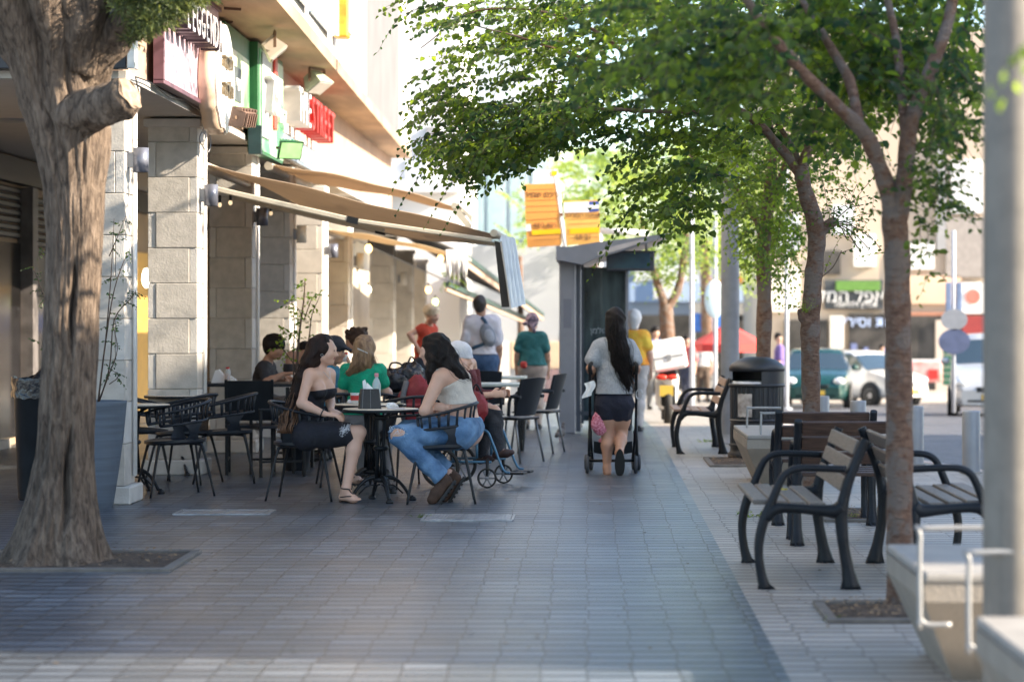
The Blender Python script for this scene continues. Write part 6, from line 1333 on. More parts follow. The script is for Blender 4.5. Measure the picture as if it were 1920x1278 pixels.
# ---------------------------------------------------------------- woman in the black strapless dress (left of the table)
A = Person('seated woman in a black strapless dress with very long brown hair, facing right', 572, 19.25, dict(
    head=(607, 657, 19.12), neck=(599, 696, 19.15), chest=(592, 726, 19.16), waist=(579, 768, 19.17), pelvis=(573, 806, 19.2), shL=(619, 701, 19.29), shR=(580, 702, 19.01),
    elL=(619, 751, 19.34), wrL=(621, 768, 19.12), elR=(565, 756, 18.93), wrR=(609, 776, 18.90), hipL=(592, 813, 19.27), hipR=(578, 814, 19.07), knL=(668, 815, 19.22), knR=(673, 810, 18.98),
    anL=(655, 888, 19.38), toL=(678, 899, 19.28), anR=(649, 915, 18.92), toR=(673, 937, 18.86), heR=(643, 931, 18.95)), (.87, -.48), hf=V(1, -.12, .03), res=.0065, bust=.052, shoe='bare', bulk=.92,
    hands=dict(R=dict(d=V(1, -.05, -.08), n=V(0, .3, -1), curl=.5, th=-1), L=dict(d=V(.8, -.6, -.35), n=V(0, .2, -1), curl=.4)))
A.body(); J = A.J
dress = A.torso(.010) + A.limb('leg', 'L', .016, .46) + A.limb('leg', 'R', .016, .46) + [cap(mid(J['hipL'], J['hipR']), mid(J['knL'], J['knR'], .6) - V(.08, 0, .0), .09, .075, 0, .05), cap(J['pelvis'], J['hipR'] + V(-.02, 0, -.02), .13, .105, 0, .05), cap(mid(J['hipR'], J['knR'], .3) - V(0, 0, .05), mid(J['hipR'], J['knR'], .8) - V(0, 0, .045), .06, .05, 0, .05)]
kd = nrm(J['knR'] - J['hipR']); topc = np.array(at(590, 732, 19.1)) - A.base
M_bd = cloth('black_jersey', (.010, .011, .018), .3); dr = A.part('dress', dress, M_bd, [(topc, V(-.12, 0, 1)), (mid(J['hipR'], J['knR'], .90), kd * 1.0 + V(0, 0, .35))], fold=.0022)
# pale floral print on the skirt
from mathutils.bvhtree import BVHTree
bv = BVHTree.FromPolygons([v.co for v in dr.data.vertices], [tuple(p.vertices) for p in dr.data.polygons]); pr = MB(); rn = random.Random(4); cam0 = Vector((0, 0, CH)) - Vector(A.base)
def proj(px, py):
    d = (at(px, py, 19) - Vector((0, 0, CH))).normalized(); h = bv.ray_cast(cam0, d); return (h[0] + h[1] * .0025) if h[0] is not None else None
for k in range(230):
    t = rn.random(); cx = 640 + 26 * t + rn.gauss(0, 3.0); cy = 812 - 26 * t + rn.gauss(0, 4.0); a = rn.uniform(-.4, 1.9); l = rn.uniform(1.2, 3.6); w_ = rn.uniform(.25, .6)
    q = [(cx - l * math.cos(a), cy + l * math.sin(a)), (cx + w_ * math.sin(a), cy + w_ * math.cos(a)), (cx + l * math.cos(a), cy - l * math.sin(a)), (cx - w_ * math.sin(a), cy - w_ * math.cos(a))]
    pp = [proj(*z) for z in q]
    if all(p is not None for p in pp) and (pp[0] - pp[2]).length < .05: pr.add(pp, [(0, 1, 2, 3)])
pr.build('floral_print', pm('print_grey', (.42, .42, .44), .8, var=.2), dr)
H = J['head']; bk = -A.hf
path = [H + V(-.05, 0, .02), H + V(-.10, .0, -.08), H + V(-.155, .0, -.20), H + V(-.20, 0, -.33), H + V(-.245, -.01, -.46), H + V(-.27, -.02, -.56)]
hp = skull_hair(A, .098, front=-.018) + chain(path, [.076, .066, .060, .052, .044, .028], 0, .05, V(.0, 1, 0), 1.2)
A.hair(M_hb, hp, [([p for p in path], 150, [.07, .076, .074, .07, .066, .06], .0035)], fold=.005)
mbh = MB(); rn = random.Random(9)
for k in range(110):
    a = rn.uniform(0, 6.28); o_ = Vector((math.cos(a), math.sin(a) * 1.3, 0)) * rn.uniform(.02, .062); ps = spline([Vector(p) + o_ * (1 + .2 * i) for i, p in enumerate(path[3:])] + [Vector(path[-1]) + o_ * 1.3 + Vector((rn.uniform(-.03, .01), 0, -.09))], 4); mbh.tube([p + Vector((math.sin(i * 1.2 + a), math.cos(i + a), 0)) * .006 for i, p in enumerate(ps)], .003, 4)
mbh.build('hair_ends', M_hw, A.o)
def sandal(p, sd, strapmat=M_black):
    J = p.J; t = J['to' + sd]; h = J.get('he' + sd, J['an' + sd] + V(0, 0, -.05)); d = nrm(t - h); up = nrm(V(0, 0, 1) - d * d[2]); s_ = np.cross(d, up); mb = MB(); c = mid(h, t, .52) - up * .032; rot = Matrix((Vector(s_), Vector(d), Vector(up))).transposed()
    prof = [(.5 * .08 * (1 + .15 * math.cos(a)) * math.cos(a), (np.linalg.norm(t - h) / 2 + .035) * math.sin(a)) for a in np.linspace(0, 6.283, 25)[:-1]]; mb.prism([Vector(c) + rot @ Vector((x, y, 0)) for x, y in prof], Vector(up) * -.012); mb.build('sandal_sole', M_black, p.o)
    mb = MB(); b = mid(h, t, .8) + up * .018; ank = J['an' + sd]
    mb.tube(spline([Vector(b), Vector(mid(h, t, .5) + up * .052 + s_ * .01), Vector(ank + d * .045 + s_ * .02), Vector(ank + s_ * .045), Vector(ank - d * .045), Vector(ank - s_ * .045), Vector(ank + d * .045 - s_ * .01)], 4), .005, 6)
    mb.tube(spline([Vector(b), Vector(mid(h, t, .55) + s_ * .036 + up * .02), Vector(h + s_ * .034 + up * .0)], 4), .005, 6); mb.tube(spline([Vector(b), Vector(mid(h, t, .55) - s_ * .036 + up * .02), Vector(h - s_ * .034)], 4), .005, 6); mb.build('sandal_strap', strapmat, p.o)
sandal(A, 'R'); sandal(A, 'L')
mb = MB(); c = Vector(J['wrR'] - nrm(J['wrR'] - J['elR']) * .02); ax_ = Vector(nrm(J['wrR'] - J['elR'])); u_ = ax_.orthogonal().normalized(); v_ = ax_.cross(u_); mb.tube([c + (u_ * math.cos(a) + v_ * math.sin(a)) * .031 for a in np.linspace(0, 6.283, 20)], .005, 6); mb.build('bracelet', M_plastic, A.o)
mb = MB(); e = Vector(J['head'] + V(-.005, -.082, -.035)); mb.tube([e + Vector((math.cos(a) * .010, 0, math.sin(a) * .010)) for a in np.linspace(0, 6.283, 14)], .0018, 5); mb.build('earring', M_steel, A.o)
mb = MB(); nk = J['neck']; mb.tube(spline([Vector(nk + V(-.05, -.02, .03)), Vector(nk + V(.035, -.06, .0)), Vector(nk + V(.085, -.05, -.055)), Vector(nk + V(.08, .03, -.0))], 5), .0016, 5); mb.build('necklace', M_steel, A.o)

# ---------------------------------------------------------------- woman in the cream top and ripped jeans (right of the table)
Bp = Person('seated woman in a cream strappy top and ripped jeans with folded arms', 862, 19.0, dict(
    head=(813, 658, 18.98), neck=(838, 694, 19.0), chest=(852, 726, 19.02), waist=(864, 766, 19.03), pelvis=(868, 800, 19.05), shL=(824, 709, 18.84), shR=(869, 709, 19.16),
    elL=(796, 770, 18.76), wrL=(812, 772, 19.0), elR=(866, 768, 19.34), wrR=(838, 764, 18.86), hipL=(862, 808, 18.92), hipR=(874, 806, 19.2), knL=(748, 816, 18.82), knR=(764, 806, 19.14),
    anL=(824, 890, 18.86), toL=(811, 936, 18.82), heL=(836, 902, 18.86), anR=(841, 887, 19.02), toR=(832, 932, 19.0), heR=(853, 897, 19.02)), (-.80, .60), hf=V(-1, .10, -.04), hup=V(-.12, 0, 1), res=.0065, bulk=1.2, bust=.065, thigh=1.08, shoe='boot', shoemat=pm('brown_suede', (.060, .032, .020), .85, var=.2, scale=20, bump=.3, bscale=90),
    hands=dict(R=dict(d=V(-1, -.1, .12), n=V(.1, 1, -.2), curl=.35, th=-1), L=dict(d=V(1, .3, 0), n=V(0, 1, 0))))
Bp.body(); J = Bp.J
M_den = cloth('denim', (.045, .11, .22), .3, .85, 7, (.15, .27, .44)); kneeL = J['knL']
jp = [cap(J['hipL'], J['hipR'], .150, None, 0, .05), cap(J['pelvis'] + V(.01, 0, 0), mid(J['pelvis'], J['waist'], .5), .155, .13, 0, .05, Bp.fw, .9)]
for sd in 'LR':
    h_, k_, a_ = J['hip' + sd], J['kn' + sd], J['an' + sd]; jp += [cap(h_, mid(h_, k_, .5), .118, .104, 0, .05), cap(mid(h_, k_, .5), k_, .104, .078, 0, .04), cap(k_, mid(k_, a_, .4), .076, .075, 0, .03), cap(mid(k_, a_, .4), mid(k_, a_, 1.02), .075, .072, 0, .03)]
d_ = nrm(J['anL'] - J['knL']); jo = Bp.part('jeans', jp, M_den, [(mid(J['pelvis'], J['waist'], .62), V(.1, 0, 1)), (mid(J['knL'], J['anL'], 1.06), d_)], [cap(kneeL + V(-.03, -.07, .04), kneeL + V(.03, -.09, .03), .045, .04), cap(kneeL + V(-.075, -.01, -.01), kneeL + V(-.07, -.05, .0), .035, .03)], .0040)
# frayed threads at the torn knee
mb = MB(); rn = random.Random(1)
for k in range(26):
    p = Vector(kneeL + V(rn.uniform(-.07, .06), -.075 + rn.uniform(-.01, .01), rn.uniform(.02, .08))); mb.tube([p, p + Vector((rn.uniform(-.02, .02), -.008, rn.uniform(-.02, .012))), p + Vector((rn.uniform(-.03, .03), -.005, rn.uniform(-.03, .01)))], .0012, 4)
mb.build('frayed_threads', pm('white_thread', (.6, .66, .72), .8, var=0), jo)
ct = Bp.torso(.012); M_cr = cloth('cream_rib', (.60, .55, .49), .05)
Bp.part('top', ct, M_cr, [(np.array(at(850, 714, 19)) - Bp.base, V(-.45, -.1, 1)), (np.array(at(860, 757, 19)) - Bp.base, V(.02, 0, -1))], fold=.0025)
mb = MB()
def onto(px, py, Yy): return Vector(np.array(at(px, py, Yy)) - Bp.base)
mb.tube(spline([onto(812, 701, 18.90), onto(818, 695, 18.86), onto(829, 697, 18.84), onto(842, 706, 18.86), onto(853, 717, 18.90)], 5), .013, 8, flat=((0, 1, 0), .35)); mb.tube(spline([onto(850, 693, 19.16), onto(860, 698, 19.10), onto(862, 706, 19.05), onto(858, 716, 18.98)], 5), .012, 8, flat=((0, 1, 0), .35)); mb.build('shoulder_strap', M_cr, Bp.o)
for sd in 'LR':
    h_ = J['he' + sd]; t_ = J['to' + sd]; d = nrm(t_ - h_); nrm_ = nrm(np.cross(d, V(0, 1, 0))); nrm_ = nrm_ if nrm_[0] > 0 else -nrm_; mb = MB(); q = []
    rot = Matrix((Vector(np.cross(d, nrm_)), Vector(d), Vector(nrm_))).transposed(); c = Vector(mid(h_, t_, .5) + nrm_ * .045)
    prof = [(.046 * (1 + .12 * math.sin(a)) * math.cos(a), (np.linalg.norm(t_ - h_) / 2 + .05) * math.sin(a)) for a in np.linspace(0, 6.283, 25)[:-1]]; mb.prism([c + rot @ Vector((x, y, 0)) for x, y in prof], Vector(nrm_) * .022)
    for k in range(7): mb.box(c + rot @ Vector((0, -.11 + k * .037, .027)), (.07, .016, .012), rot)
    mb.build('boot_sole', M_rubber, Bp.o)
H = J['head']; path = [H + V(.03, 0, .03), H + V(.085, .0, -.05), H + V(.13, -.01, -.13), H + V(.19, .0, -.19), H + V(.25, .03, -.235)]
path2 = [H + V(.01, -.06, .02), H + V(.005, -.085, -.07), H + V(-.005, -.08, -.15), H + V(-.02, -.06, -.23)]
hp = skull_hair(Bp, .108, front=-.012, low=.02) + chain(path, [.085, .085, .075, .06, .035], 0, .05) + chain(path2, [.05, .05, .045, .025], 0, .04)
Bp.hair(M_hk, hp, [(path, 150, [.075, .09, .085, .075, .05], .0038), (path2, 70, [.045, .05, .05, .035], .0035)], fold=.008)
mb = MB(); mb.tube([Vector(H + V(.0, -.105, .06)), Vector(H + V(.02, -.108, .03))], .003, 6); mb.tube([Vector(H + V(.0, -.135, -.05)), Vector(H + V(-.005, -.135, -.12))], .002, 6); mb.build('hair_clip', M_steel, Bp.o)

# ---------------------------------------------------------------- walking woman with the stroller
Wp = Person('long haired woman in a grey t-shirt and black shorts pushing the stroller away', 1152, 22.4, dict(
    head=(1154, 603, 22.46), neck=(1152, 637, 22.42), chest=(1152, 668, 22.42), waist=(1151, 705, 22.42), pelvis=(1152, 742, 22.40), shL=(1121, 650, 22.42), shR=(1182, 650, 22.42),
    elL=(1107, 690, 22.36), wrL=(1112, 704, 22.52), elR=(1194, 690, 22.36), wrR=(1190, 704, 22.52), hipL=(1138, 758, 22.40), hipR=(1166, 758, 22.40), knL=(1139, 816, 22.42), knR=(1165, 814, 22.46),
    anL=(1138, 876, 22.36), toL=(1138, 884, 22.56), heL=(1139, 886, 22.33), anR=(1161, 848, 22.2), toR=(1162, 886, 22.22), heR=(1162, 846, 22.17)), (0, 1), skin=1, res=.007, shoe='bare', bulk=.95,
    hands=dict(L=dict(d=V(0, 1, -.1), n=V(0, 0, -1), curl=.9), R=dict(d=V(0, 1, -.1), n=V(0, 0, -1), curl=.9)))
Wp.body(); J = Wp.J
Wp.shirt(cloth('heather_grey', (.33, .35, .38), .10, scale=60), sleeve=.30, inf=.018, hem=np.array(at(1150, 738, 22.4)) - Wp.base, fold=.003, loose=.032)
Wp.trousers(cloth('navy_shorts', (.012, .014, .028), .2), t=.17, inf=.014, flare=.006,  top=np.array(at(1150, 728, 22.4)) - Wp.base, name='shorts')
H = J['head']; path = [H + V(0, -.05, .03), H + V(.0, -.085, -.10), H + V(.03, -.125, -.25), H + V(.05, -.14, -.40), H + V(.08, -.14, -.53), H + V(.10, -.13, -.66)]
hp = skull_hair(Wp, .098, low=.02) + chain(path, [.08, .085, .085, .075, .06, .025], 0, .05, V(0, 1, 0), .55)
Wp.hair(M_hk, hp, [(path, 170, [.07, .085, .095, .09, .075, .05], .0033)], fold=.004)
def flop(p, sd, nr):
    J = p.J; h = J['he' + sd]; t = J['to' + sd]; d = nrm(t - h); nr = nrm(nr); sv = np.cross(d, nr); rot = Matrix((Vector(sv), Vector(d), Vector(nr))).transposed(); c = Vector(mid(h, t, .5) + nr * .034); mb = MB()
    prof = [(.047 * (1 + .13 * math.sin(a)) * math.cos(a), (np.linalg.norm(t - h) / 2 + .032) * math.sin(a)) for a in np.linspace(0, 6.283, 29)[:-1]]; mb.prism([c + rot @ Vector((x, y, 0)) for x, y in prof], Vector(nr) * .016); mb.build('flip_flop', M_rubber, p.o)
flop(Wp, 'R', V(0, -1, -.1)); flop(Wp, 'L', V(0, 0, -1))

# ---------------------------------------------------------------- others
def stand(px, Y, h, fw, lean=0.0, stride=.12):
    s = h / 1.7; b = np.array(((px - HX) * Y / F, Y, gz(Y))); f = nrm(V(fw[0], fw[1], 0)); r = np.cross(f, V(0, 0, 1)); q = lambda a, c, z: b + (f * a + r * c + V(0, 0, z)) * s
    return dict(head=q(.03 + lean, 0, 1.60), neck=q(lean * .9, 0, 1.43), chest=q(lean * .7, 0, 1.27), waist=q(lean * .3, 0, 1.07), pelvis=q(0, 0, .93), shL=q(lean * .85, -.152, 1.375), shR=q(lean * .85, .152, 1.375), elL=q(0, -.225, 1.12), elR=q(0, .225, 1.12), wrL=q(.08, -.24, .87), wrR=q(.08, .24, .87),
        hipL=q(0, -.085, .90), hipR=q(0, .085, .90), knL=q(stride * .8, -.09, .49), knR=q(-stride * .2, .09, .49), anL=q(stride, -.09, .08), anR=q(-stride, .09, .08), toL=q(stride + .17, -.1, .04), toR=q(-stride + .17, .1, .04)), b
def sit(px, Y, fw, seat=.48, lean=.05, z=0):
    b = np.array(((px - HX) * Y / F, Y, z)); f = nrm(V(fw[0], fw[1], 0)); r = np.cross(f, V(0, 0, 1)); q = lambda a, c, zz: b + f * a + r * c + V(0, 0, zz)
    return dict(head=q(.06 + lean, 0, seat + .77), neck=q(lean, 0, seat + .60), chest=q(lean * .8, 0, seat + .42), waist=q(0, 0, seat + .24), pelvis=q(-.03, 0, seat + .09), shL=q(lean, -.18, seat + .56), shR=q(lean, .18, seat + .56), elL=q(.08, -.24, seat + .28), elR=q(.08, .24, seat + .28), wrL=q(.30, -.16, seat + .30), wrR=q(.30, .16, seat + .30),
        hipL=q(0, -.09, seat + .07), hipR=q(0, .09, seat + .07), knL=q(.42, -.11, seat + .06), knR=q(.42, .11, seat + .06), anL=q(.38, -.11, .08), anR=q(.38, .11, .08), toL=q(.55, -.12, .04), toR=q(.55, .12, .04)), b
def WP(**k): return {a: np.array(at(*v)) for a, v in k.items()}
# green shirt
J0, b = sit(684, 21.45, (.12, 1), lean=.02); J0.update(WP(head=(684, 657, 21.5), neck=(682, 688, 21.46), shL=(651, 694, 21.46), shR=(711, 694, 21.46), chest=(682, 715, 21.45), waist=(682, 752, 21.45), elR=(722, 735, 21.5), elL=(642, 735, 21.5)))
P = Person('seated woman in a green t-shirt with clipped light brown hair', 0, 21.45, J0, (.12, 1), base=b, res=.009, bulk=1.02).body(); P.shirt(cloth('green_tshirt', (.0, .30, .17), .1), sleeve=.30, fold=.004); P.trousers(cloth('grey_trousers', (.2, .2, .21)))
H = P.J['head']; path = [H + V(0, -.05, .02), H + V(-.01, -.09, -.06), H + V(-.04, -.11, -.13), H + V(-.13, -.12, -.20)]; hp = skull_hair(P, .104, low=.02) + chain(path, [.085, .08, .06, .03], 0, .05, V(0, 1, 0), .8) + chain([H + V(.03, -.09, -.05), H + V(.06, -.11, -.15)], [.05, .02])
P.hair(M_hl, hp, [(path, 90, [.08, .085, .07, .05], .0035), ([H + V(.03, -.08, 0), H + V(.08, -.09, -.08), H + V(.09, -.09, -.15)], 30, [.04, .03, .03], .003)])
mb = MB(); mb.bar(Vector(H + V(-.05, -.155, .02)), Vector(H + V(.04, -.16, -.02)), .012, .008); mb.build('hair_clip', M_steel, P.o)
# curly haired man holding a cup
J0, b = sit(678, 24.6, (-1, .1), lean=.04); J0.update(WP(head=(667, 641, 24.5), neck=(687, 673, 24.6), shL=(686, 688, 24.42), shR=(692, 688, 24.8), chest=(690, 706, 24.6), elL=(668, 705, 24.2), wrL=(656, 684, 24.25), elR=(690, 720, 24.95)))
P = Person('curly haired man in a navy shirt raising a cup to his mouth', 0, 24.6, J0, (-1, .1), base=b, res=.011, skin=1, hands=dict(L=dict(d=V(-.35, 0, 1), n=V(-1, .2, 0), curl=.9))).body(); P.shirt(cloth('navy_shirt', (.03, .05, .11))); P.trousers(M_bd)
H = P.J['head']; rn = random.Random(3); hp = skull_hair(P, .10) + [cap(H + V(rn.uniform(-.07, .10), rn.uniform(-.09, .09), rn.uniform(.03, .13)), H + V(rn.uniform(-.07, .10), rn.uniform(-.09, .09), rn.uniform(.03, .13)), .03, .025, 0, .01) for _ in range(22)]; P.hair(pm('curly_hair', (.05, .025, .015), .5, var=.4, scale=40, bump=.6, bscale=90), hp, fold=.006)
o = thing('red_cup', Vector(P.base + P.J['wrL'] + V(-.05, -.01, .08)), 0, 'red rimmed glass in the curly haired man\'s hand', 'cup'); mb = MB(); mb.lathe([(.001, -.05), (.026, -.05), (.033, .04), (.03, .045)], n=16); mb.build('glass', M_white, o); mb = MB(); mb.lathe([(.0332, .025), (.0345, .046), (.031, .047)], n=16); mb.build('rim', M_redp, o)
# man in dark cap, teal shirt
J0, b = sit(614, 22.3, (1, -.1), lean=.03); J0.update(WP(head=(625, 659, 22.2), neck=(618, 690, 22.25), shR=(612, 700, 22.05), shL=(626, 700, 22.4), chest=(616, 715, 22.25)))
P = Person('man in a black cap and teal shirt behind the woman in the black dress', 0, 22.3, J0, (1, -.1), base=b, res=.010, skin=1).body(); P.shirt(cloth('teal_shirt', (.01, .14, .22))); P.trousers(M_bd)
def cap_hat(p, mat, vis=.09, name='cap', tilt=0.0):
    H = p.J['head']; f = p.hf; u = p.up; sd = np.cross(f, u); s = p.sc; fb = nrm(f - u * (.25 + tilt))
    return p.part(name, [cap(H + (f * -.02 + u * .050) * s, H + (f * .008 + u * .052) * s, .101 * s, None, 0, .02, sd, .9)] + [cap(H + (f * .075 + u * .055 + sd * e) * s, H + (fb * (.075 + vis) + u * .055 + sd * e * .8) * s, .009, .006, 0, .03) for e in (-.05, -.025, 0, .025, .05)], mat, [(H + u * .028, -u)] if tilt < 0 else [(H + u * .01, -u)], fold=.001)
cap_hat(P, cloth('black_cap', (.012, .014, .022)))
# small dark head behind
J0, b = sit(574, 26.5, (.4, -1), lean=.02); J0.update(WP(head=(572, 662, 26.5), neck=(570, 687, 26.5)))
P = Person('dark haired head just showing behind the back of the woman in black', 0, 26.5, J0, (.4, -1), base=b, res=.013, skin=1).body(); P.shirt(cloth('dark_shirt', (.03, .03, .035))); P.trousers(M_bd); P.hair(M_hk, skull_hair(P, .10))
# man in profile on the left
J0, b = sit(494, 24.3, (1, -.25), seat=.50, lean=.12); J0.update(WP(head=(514, 652, 24.15), neck=(500, 678, 24.2), shR=(494, 690, 24.0), shL=(506, 688, 24.4), chest=(494, 712, 24.2), waist=(486, 740, 24.3), elR=(500, 716, 23.85), wrR=(532, 701, 23.9), elL=(515, 712, 24.5), wrL=(535, 715, 24.2)))
P = Person('dark haired man in a black t-shirt in profile, reading at the long black table', 0, 24.3, J0, (1, -.25), base=b, res=.009, skin=1, hf=V(1, -.3, -.30), hands=dict(R=dict(d=V(1, 0, .1), n=V(0, .2, -1), curl=.8, th=-1))).body(); P.shirt(cloth('charcoal_tshirt', (.035, .035, .042)), sleeve=.36, fold=.004); P.trousers(cloth('grey_trousers', (.2, .2, .21)))
P.hair(M_hk, skull_hair(P, .101, front=.012) + [cap(P.J['head'] + V(.06, -.03, .10), P.J['head'] + V(.085, .03, .085), .028, .022, 0, .02)], fold=.004)
# person in the wheelchair with a white cap
J0, b = sit(865, 20.9, (1, -.2), seat=.49, lean=.04); J0.update(WP(head=(862, 672, 20.8), neck=(858, 700, 20.85), hipR=(885, 775, 20.8), hipL=(885, 772, 21.0), knR=(926, 772, 20.75), knL=(915, 768, 21.05), anR=(936, 842, 20.7), toR=(958, 848, 20.66), anL=(905, 852, 20.95), toL=(922, 860, 20.9)))
P = Person('person in a white cap and dark trousers sitting in the wheelchair', 0, 20.9, J0, (1, -.2), base=b, res=.009, hf=V(1, -.25, -.35), shoe='shoe', shoemat=pm('brown_shoes', (.05, .025, .022), .5, var=.2)).body(); P.shirt(cloth('dark_red_shirt', (.12, .02, .025)), sleeve=.8); P.trousers(cloth('dark_trousers', (.025, .027, .035), .2), inf=.016, fold=.004)
cap_hat(P, cloth('white_cap', (.62, .64, .70), .05), .095, tilt=.15)
# blonde woman in a red top, hand on hip
J0, b = stand(800, 32.6, 1.66, (.55, -.5), .02, .0); J0.update(WP(head=(810, 590, 32.5), neck=(803, 609, 32.6), shR=(789, 616, 32.5), shL=(812, 616, 32.7), elR=(768, 627, 32.45), wrR=(783, 652, 32.4), chest=(800, 632, 32.6), waist=(794, 655, 32.6), elL=(818, 645, 32.9)))
P = Person('short haired blonde woman in a red sleeveless top with a hand on her hip', 0, 32.6, J0, (.6, -.5), base=b, res=.013, hf=V(.8, -.6, -.4), skin=0).body(); P.shirt(cloth('red_top', (.50, .06, .03)), sleeve=.10); P.trousers(cloth('dark_skirt', (.04, .05, .07))); P.hair(M_hblond, skull_hair(P, .106, front=.0), fold=.006)
# man in a white t-shirt with a sling bag
J0, b = stand(904, 30.0, 1.73, (.05, 1), 0, .1); J0.update(WP(head=(900, 573, 30), elL=(872, 650, 30), elR=(936, 652, 30), wrL=(874, 690, 30.1), wrR=(934, 690, 30.1)))
P = Person('man in a white t-shirt walking away with a grey sling bag on his back', 0, 30, J0, (.05, 1), base=b, res=.012, skin=1, bulk=1.12).body(); P.shirt(cloth('white_tshirt', (.68, .66, .72), .04), sleeve=.36, inf=.022, fold=.005, hem=np.array(at(900, 664, 30)) - b); P.trousers(cloth('blue_jeans', (.05, .10, .20), .15)); P.hair(pm('grey_brown_hair', (.05, .04, .035), .6, var=.4), skull_hair(P, .095))
J = P.J; mb = MB(); mb.ball(Vector(J['chest'] + V(.08, -.20, -.06)), (.095, .06, .15), 20, rot=Matrix.Rotation(R(-20), 3, 'Y')); sb = mb.build('sling_bag', cloth('grey_bag', (.22, .24, .28), .15), P.o)
mb = MB(); mb.tube(spline([Vector(J['neck'] + V(.0, -.09, .0)), Vector(J['chest'] + V(.06, -.17, .08)), Vector(J['chest'] + V(.07, -.15, -.06)), Vector(J['chest'] + V(.05, -.17, -.15)), Vector(J['waist'] + V(-.12, -.13, -.02))], 4), .022, 8, flat=((0, 1, 0), .3)); mb.build('bag_strap', cloth('blue_strap', (.04, .09, .16)), sb)
mb = MB(); mb.ball(Vector(J['chest'] + V(.10, -.25, -.07)), (.06, .025, .09), 14, rot=Matrix.Rotation(R(-20), 3, 'Y')); mb.build('bag_pocket', cloth('pale_grey_mesh', (.38, .40, .46), .15), sb)
# teal t-shirt person with a patterned head scarf
J0, b = stand(998, 32.0, 1.50, (.0, 1), 0, .1)
P = Person('person in a teal t-shirt and patterned headscarf walking away', 0, 32, J0, (0, 1), base=b, res=.012, skin=0, bulk=1.15, sc=.95).body(); P.shirt(cloth('teal_tshirt', (.03, .17, .19), .1), sleeve=.34, inf=.02, fold=.005); P.trousers(cloth('beige_trousers', (.50, .44, .40), .05))
P.part('headscarf', skull_hair(P, .102) + [cap(P.J['head'] + V(-.05, -.08, -.02), P.J['head'] + V(-.11, -.08, -.02), .03, .02), cap(P.J['head'] + V(.0, -.1, -.05), P.J['head'] + V(.03, -.11, -.13), .03, .02)], cloth('scarf_print', (.03, .03, .09), .3, col2=(.5, .38, .45), scale=26))
mb = MB(); mb.box(Vector(P.J['pelvis'] + V(-.11, -.17, .03)), (.09, .05, .09), bev=.02); mb.build('red_pouch', M_redp, P.o)
# person with a white cap and orange vest
J0, b = stand(1189, 31, 1.50, (.1, 1), 0, .16)
P = Person('person in a white hood and orange vest beside the long haired woman', 0, 31, J0, (.1, 1), base=b, res=.013, skin=0, sc=.97).body(); P.shirt(cloth('orange_vest', (.80, .28, .03), .3, scale=5, col2=(.85, .60, .08)), sleeve=.3, inf=.03); P.trousers(cloth('pale_trousers', (.45, .43, .42))); P.part('hood', skull_hair(P, .115, low=.05), cloth('white_cloth_b', (.78, .78, .78)))
# far figures
cols = [(.55, .1, .1), (.1, .12, .3), (.5, .5, .5), (.15, .1, .3), (.7, .6, .5), (.08, .08, .09), (.2, .35, .5)]
lab = ['in a red shirt, far figure left of the red umbrella', 'in dark blue standing left of the scooter box', 'in grey below the red umbrella', 'in purple behind the third trunk near the green car', 'in cream below the red umbrella, right of the other', 'in black at the far shop opening', 'in light blue beside the pink freezer']
for i, (px, Y, h) in enumerate(((1288, 58, 1.65), (1228, 50, 1.7), (1318, 64, 1.7), (1462, 58, 1.7), (1335, 66, 1.6), (1655, 79, 1.7), (1672, 77, 1.6))):
    J0, b = stand(px, Y, h, (random.uniform(-1, 1), random.uniform(-1, 1)), 0, .12)
    P = Person('person ' + lab[i], 0, Y, J0, (.4, -1), base=b, res=.022).body(); P.shirt(cloth('far_cloth_%d' % i, cols[i]), sleeve=.5, inf=.02, fold=0); P.trousers(cloth('far_trousers_%d' % (i % 3), ((.05, .06, .1), (.2, .2, .2), (.1, .07, .05))[i % 3]), fold=0); P.hair(M_hk, skull_hair(P, .105), fold=0)
# ================================================================= VEGETATION
def leaf_mesh(name, P, D, Nn, L, W, rnd, mats, parent, fold=.25):
    P = np.asarray(P); D = np.asarray(D); Nn = np.asarray(Nn); D /= np.linalg.norm(D, axis=1, keepdims=True) + 1e-9
    S = np.cross(D, Nn); S /= np.linalg.norm(S, axis=1, keepdims=True) + 1e-9; U = np.cross(S, D); L = np.asarray(L)[:, None]; W = np.asarray(W)[:, None]
    v = np.stack([P, P + D * L * .30 - S * W * .5 + U * W * fold, P + D * L * .68 - S * W * .42 + U * W * fold * .8, P + D * L - U * L * .08, P + D * L * .68 + S * W * .42 + U * W * fold * .8, P + D * L * .30 + S * W * .5 + U * W * fold], 1)
    n = len(P); b = (np.arange(n) * 6)[:, None]; q = np.concatenate([b + [0, 1, 2, 3], b + [3, 4, 5, 0]], 1).reshape(-1, 4)
    me = bpy.data.meshes.new(name); me.vertices.add(n * 6); me.vertices.foreach_set('co', v.astype(np.float32).ravel()); me.loops.add(len(q) * 4); me.loops.foreach_set('vertex_index', q.astype(np.int32).ravel())
    me.polygons.add(len(q)); me.polygons.foreach_set('loop_start', np.arange(0, len(q) * 4, 4, dtype=np.int32)); me.polygons.foreach_set('loop_total', np.full(len(q), 4, np.int32)); me.update()
    a = me.attributes.new('rnd', 'FLOAT', 'FACE'); a.data.foreach_set('value', np.repeat(np.asarray(rnd), 2).astype(np.float32)); return obj(name, me, mats, parent)
G = np.random.default_rng(11)
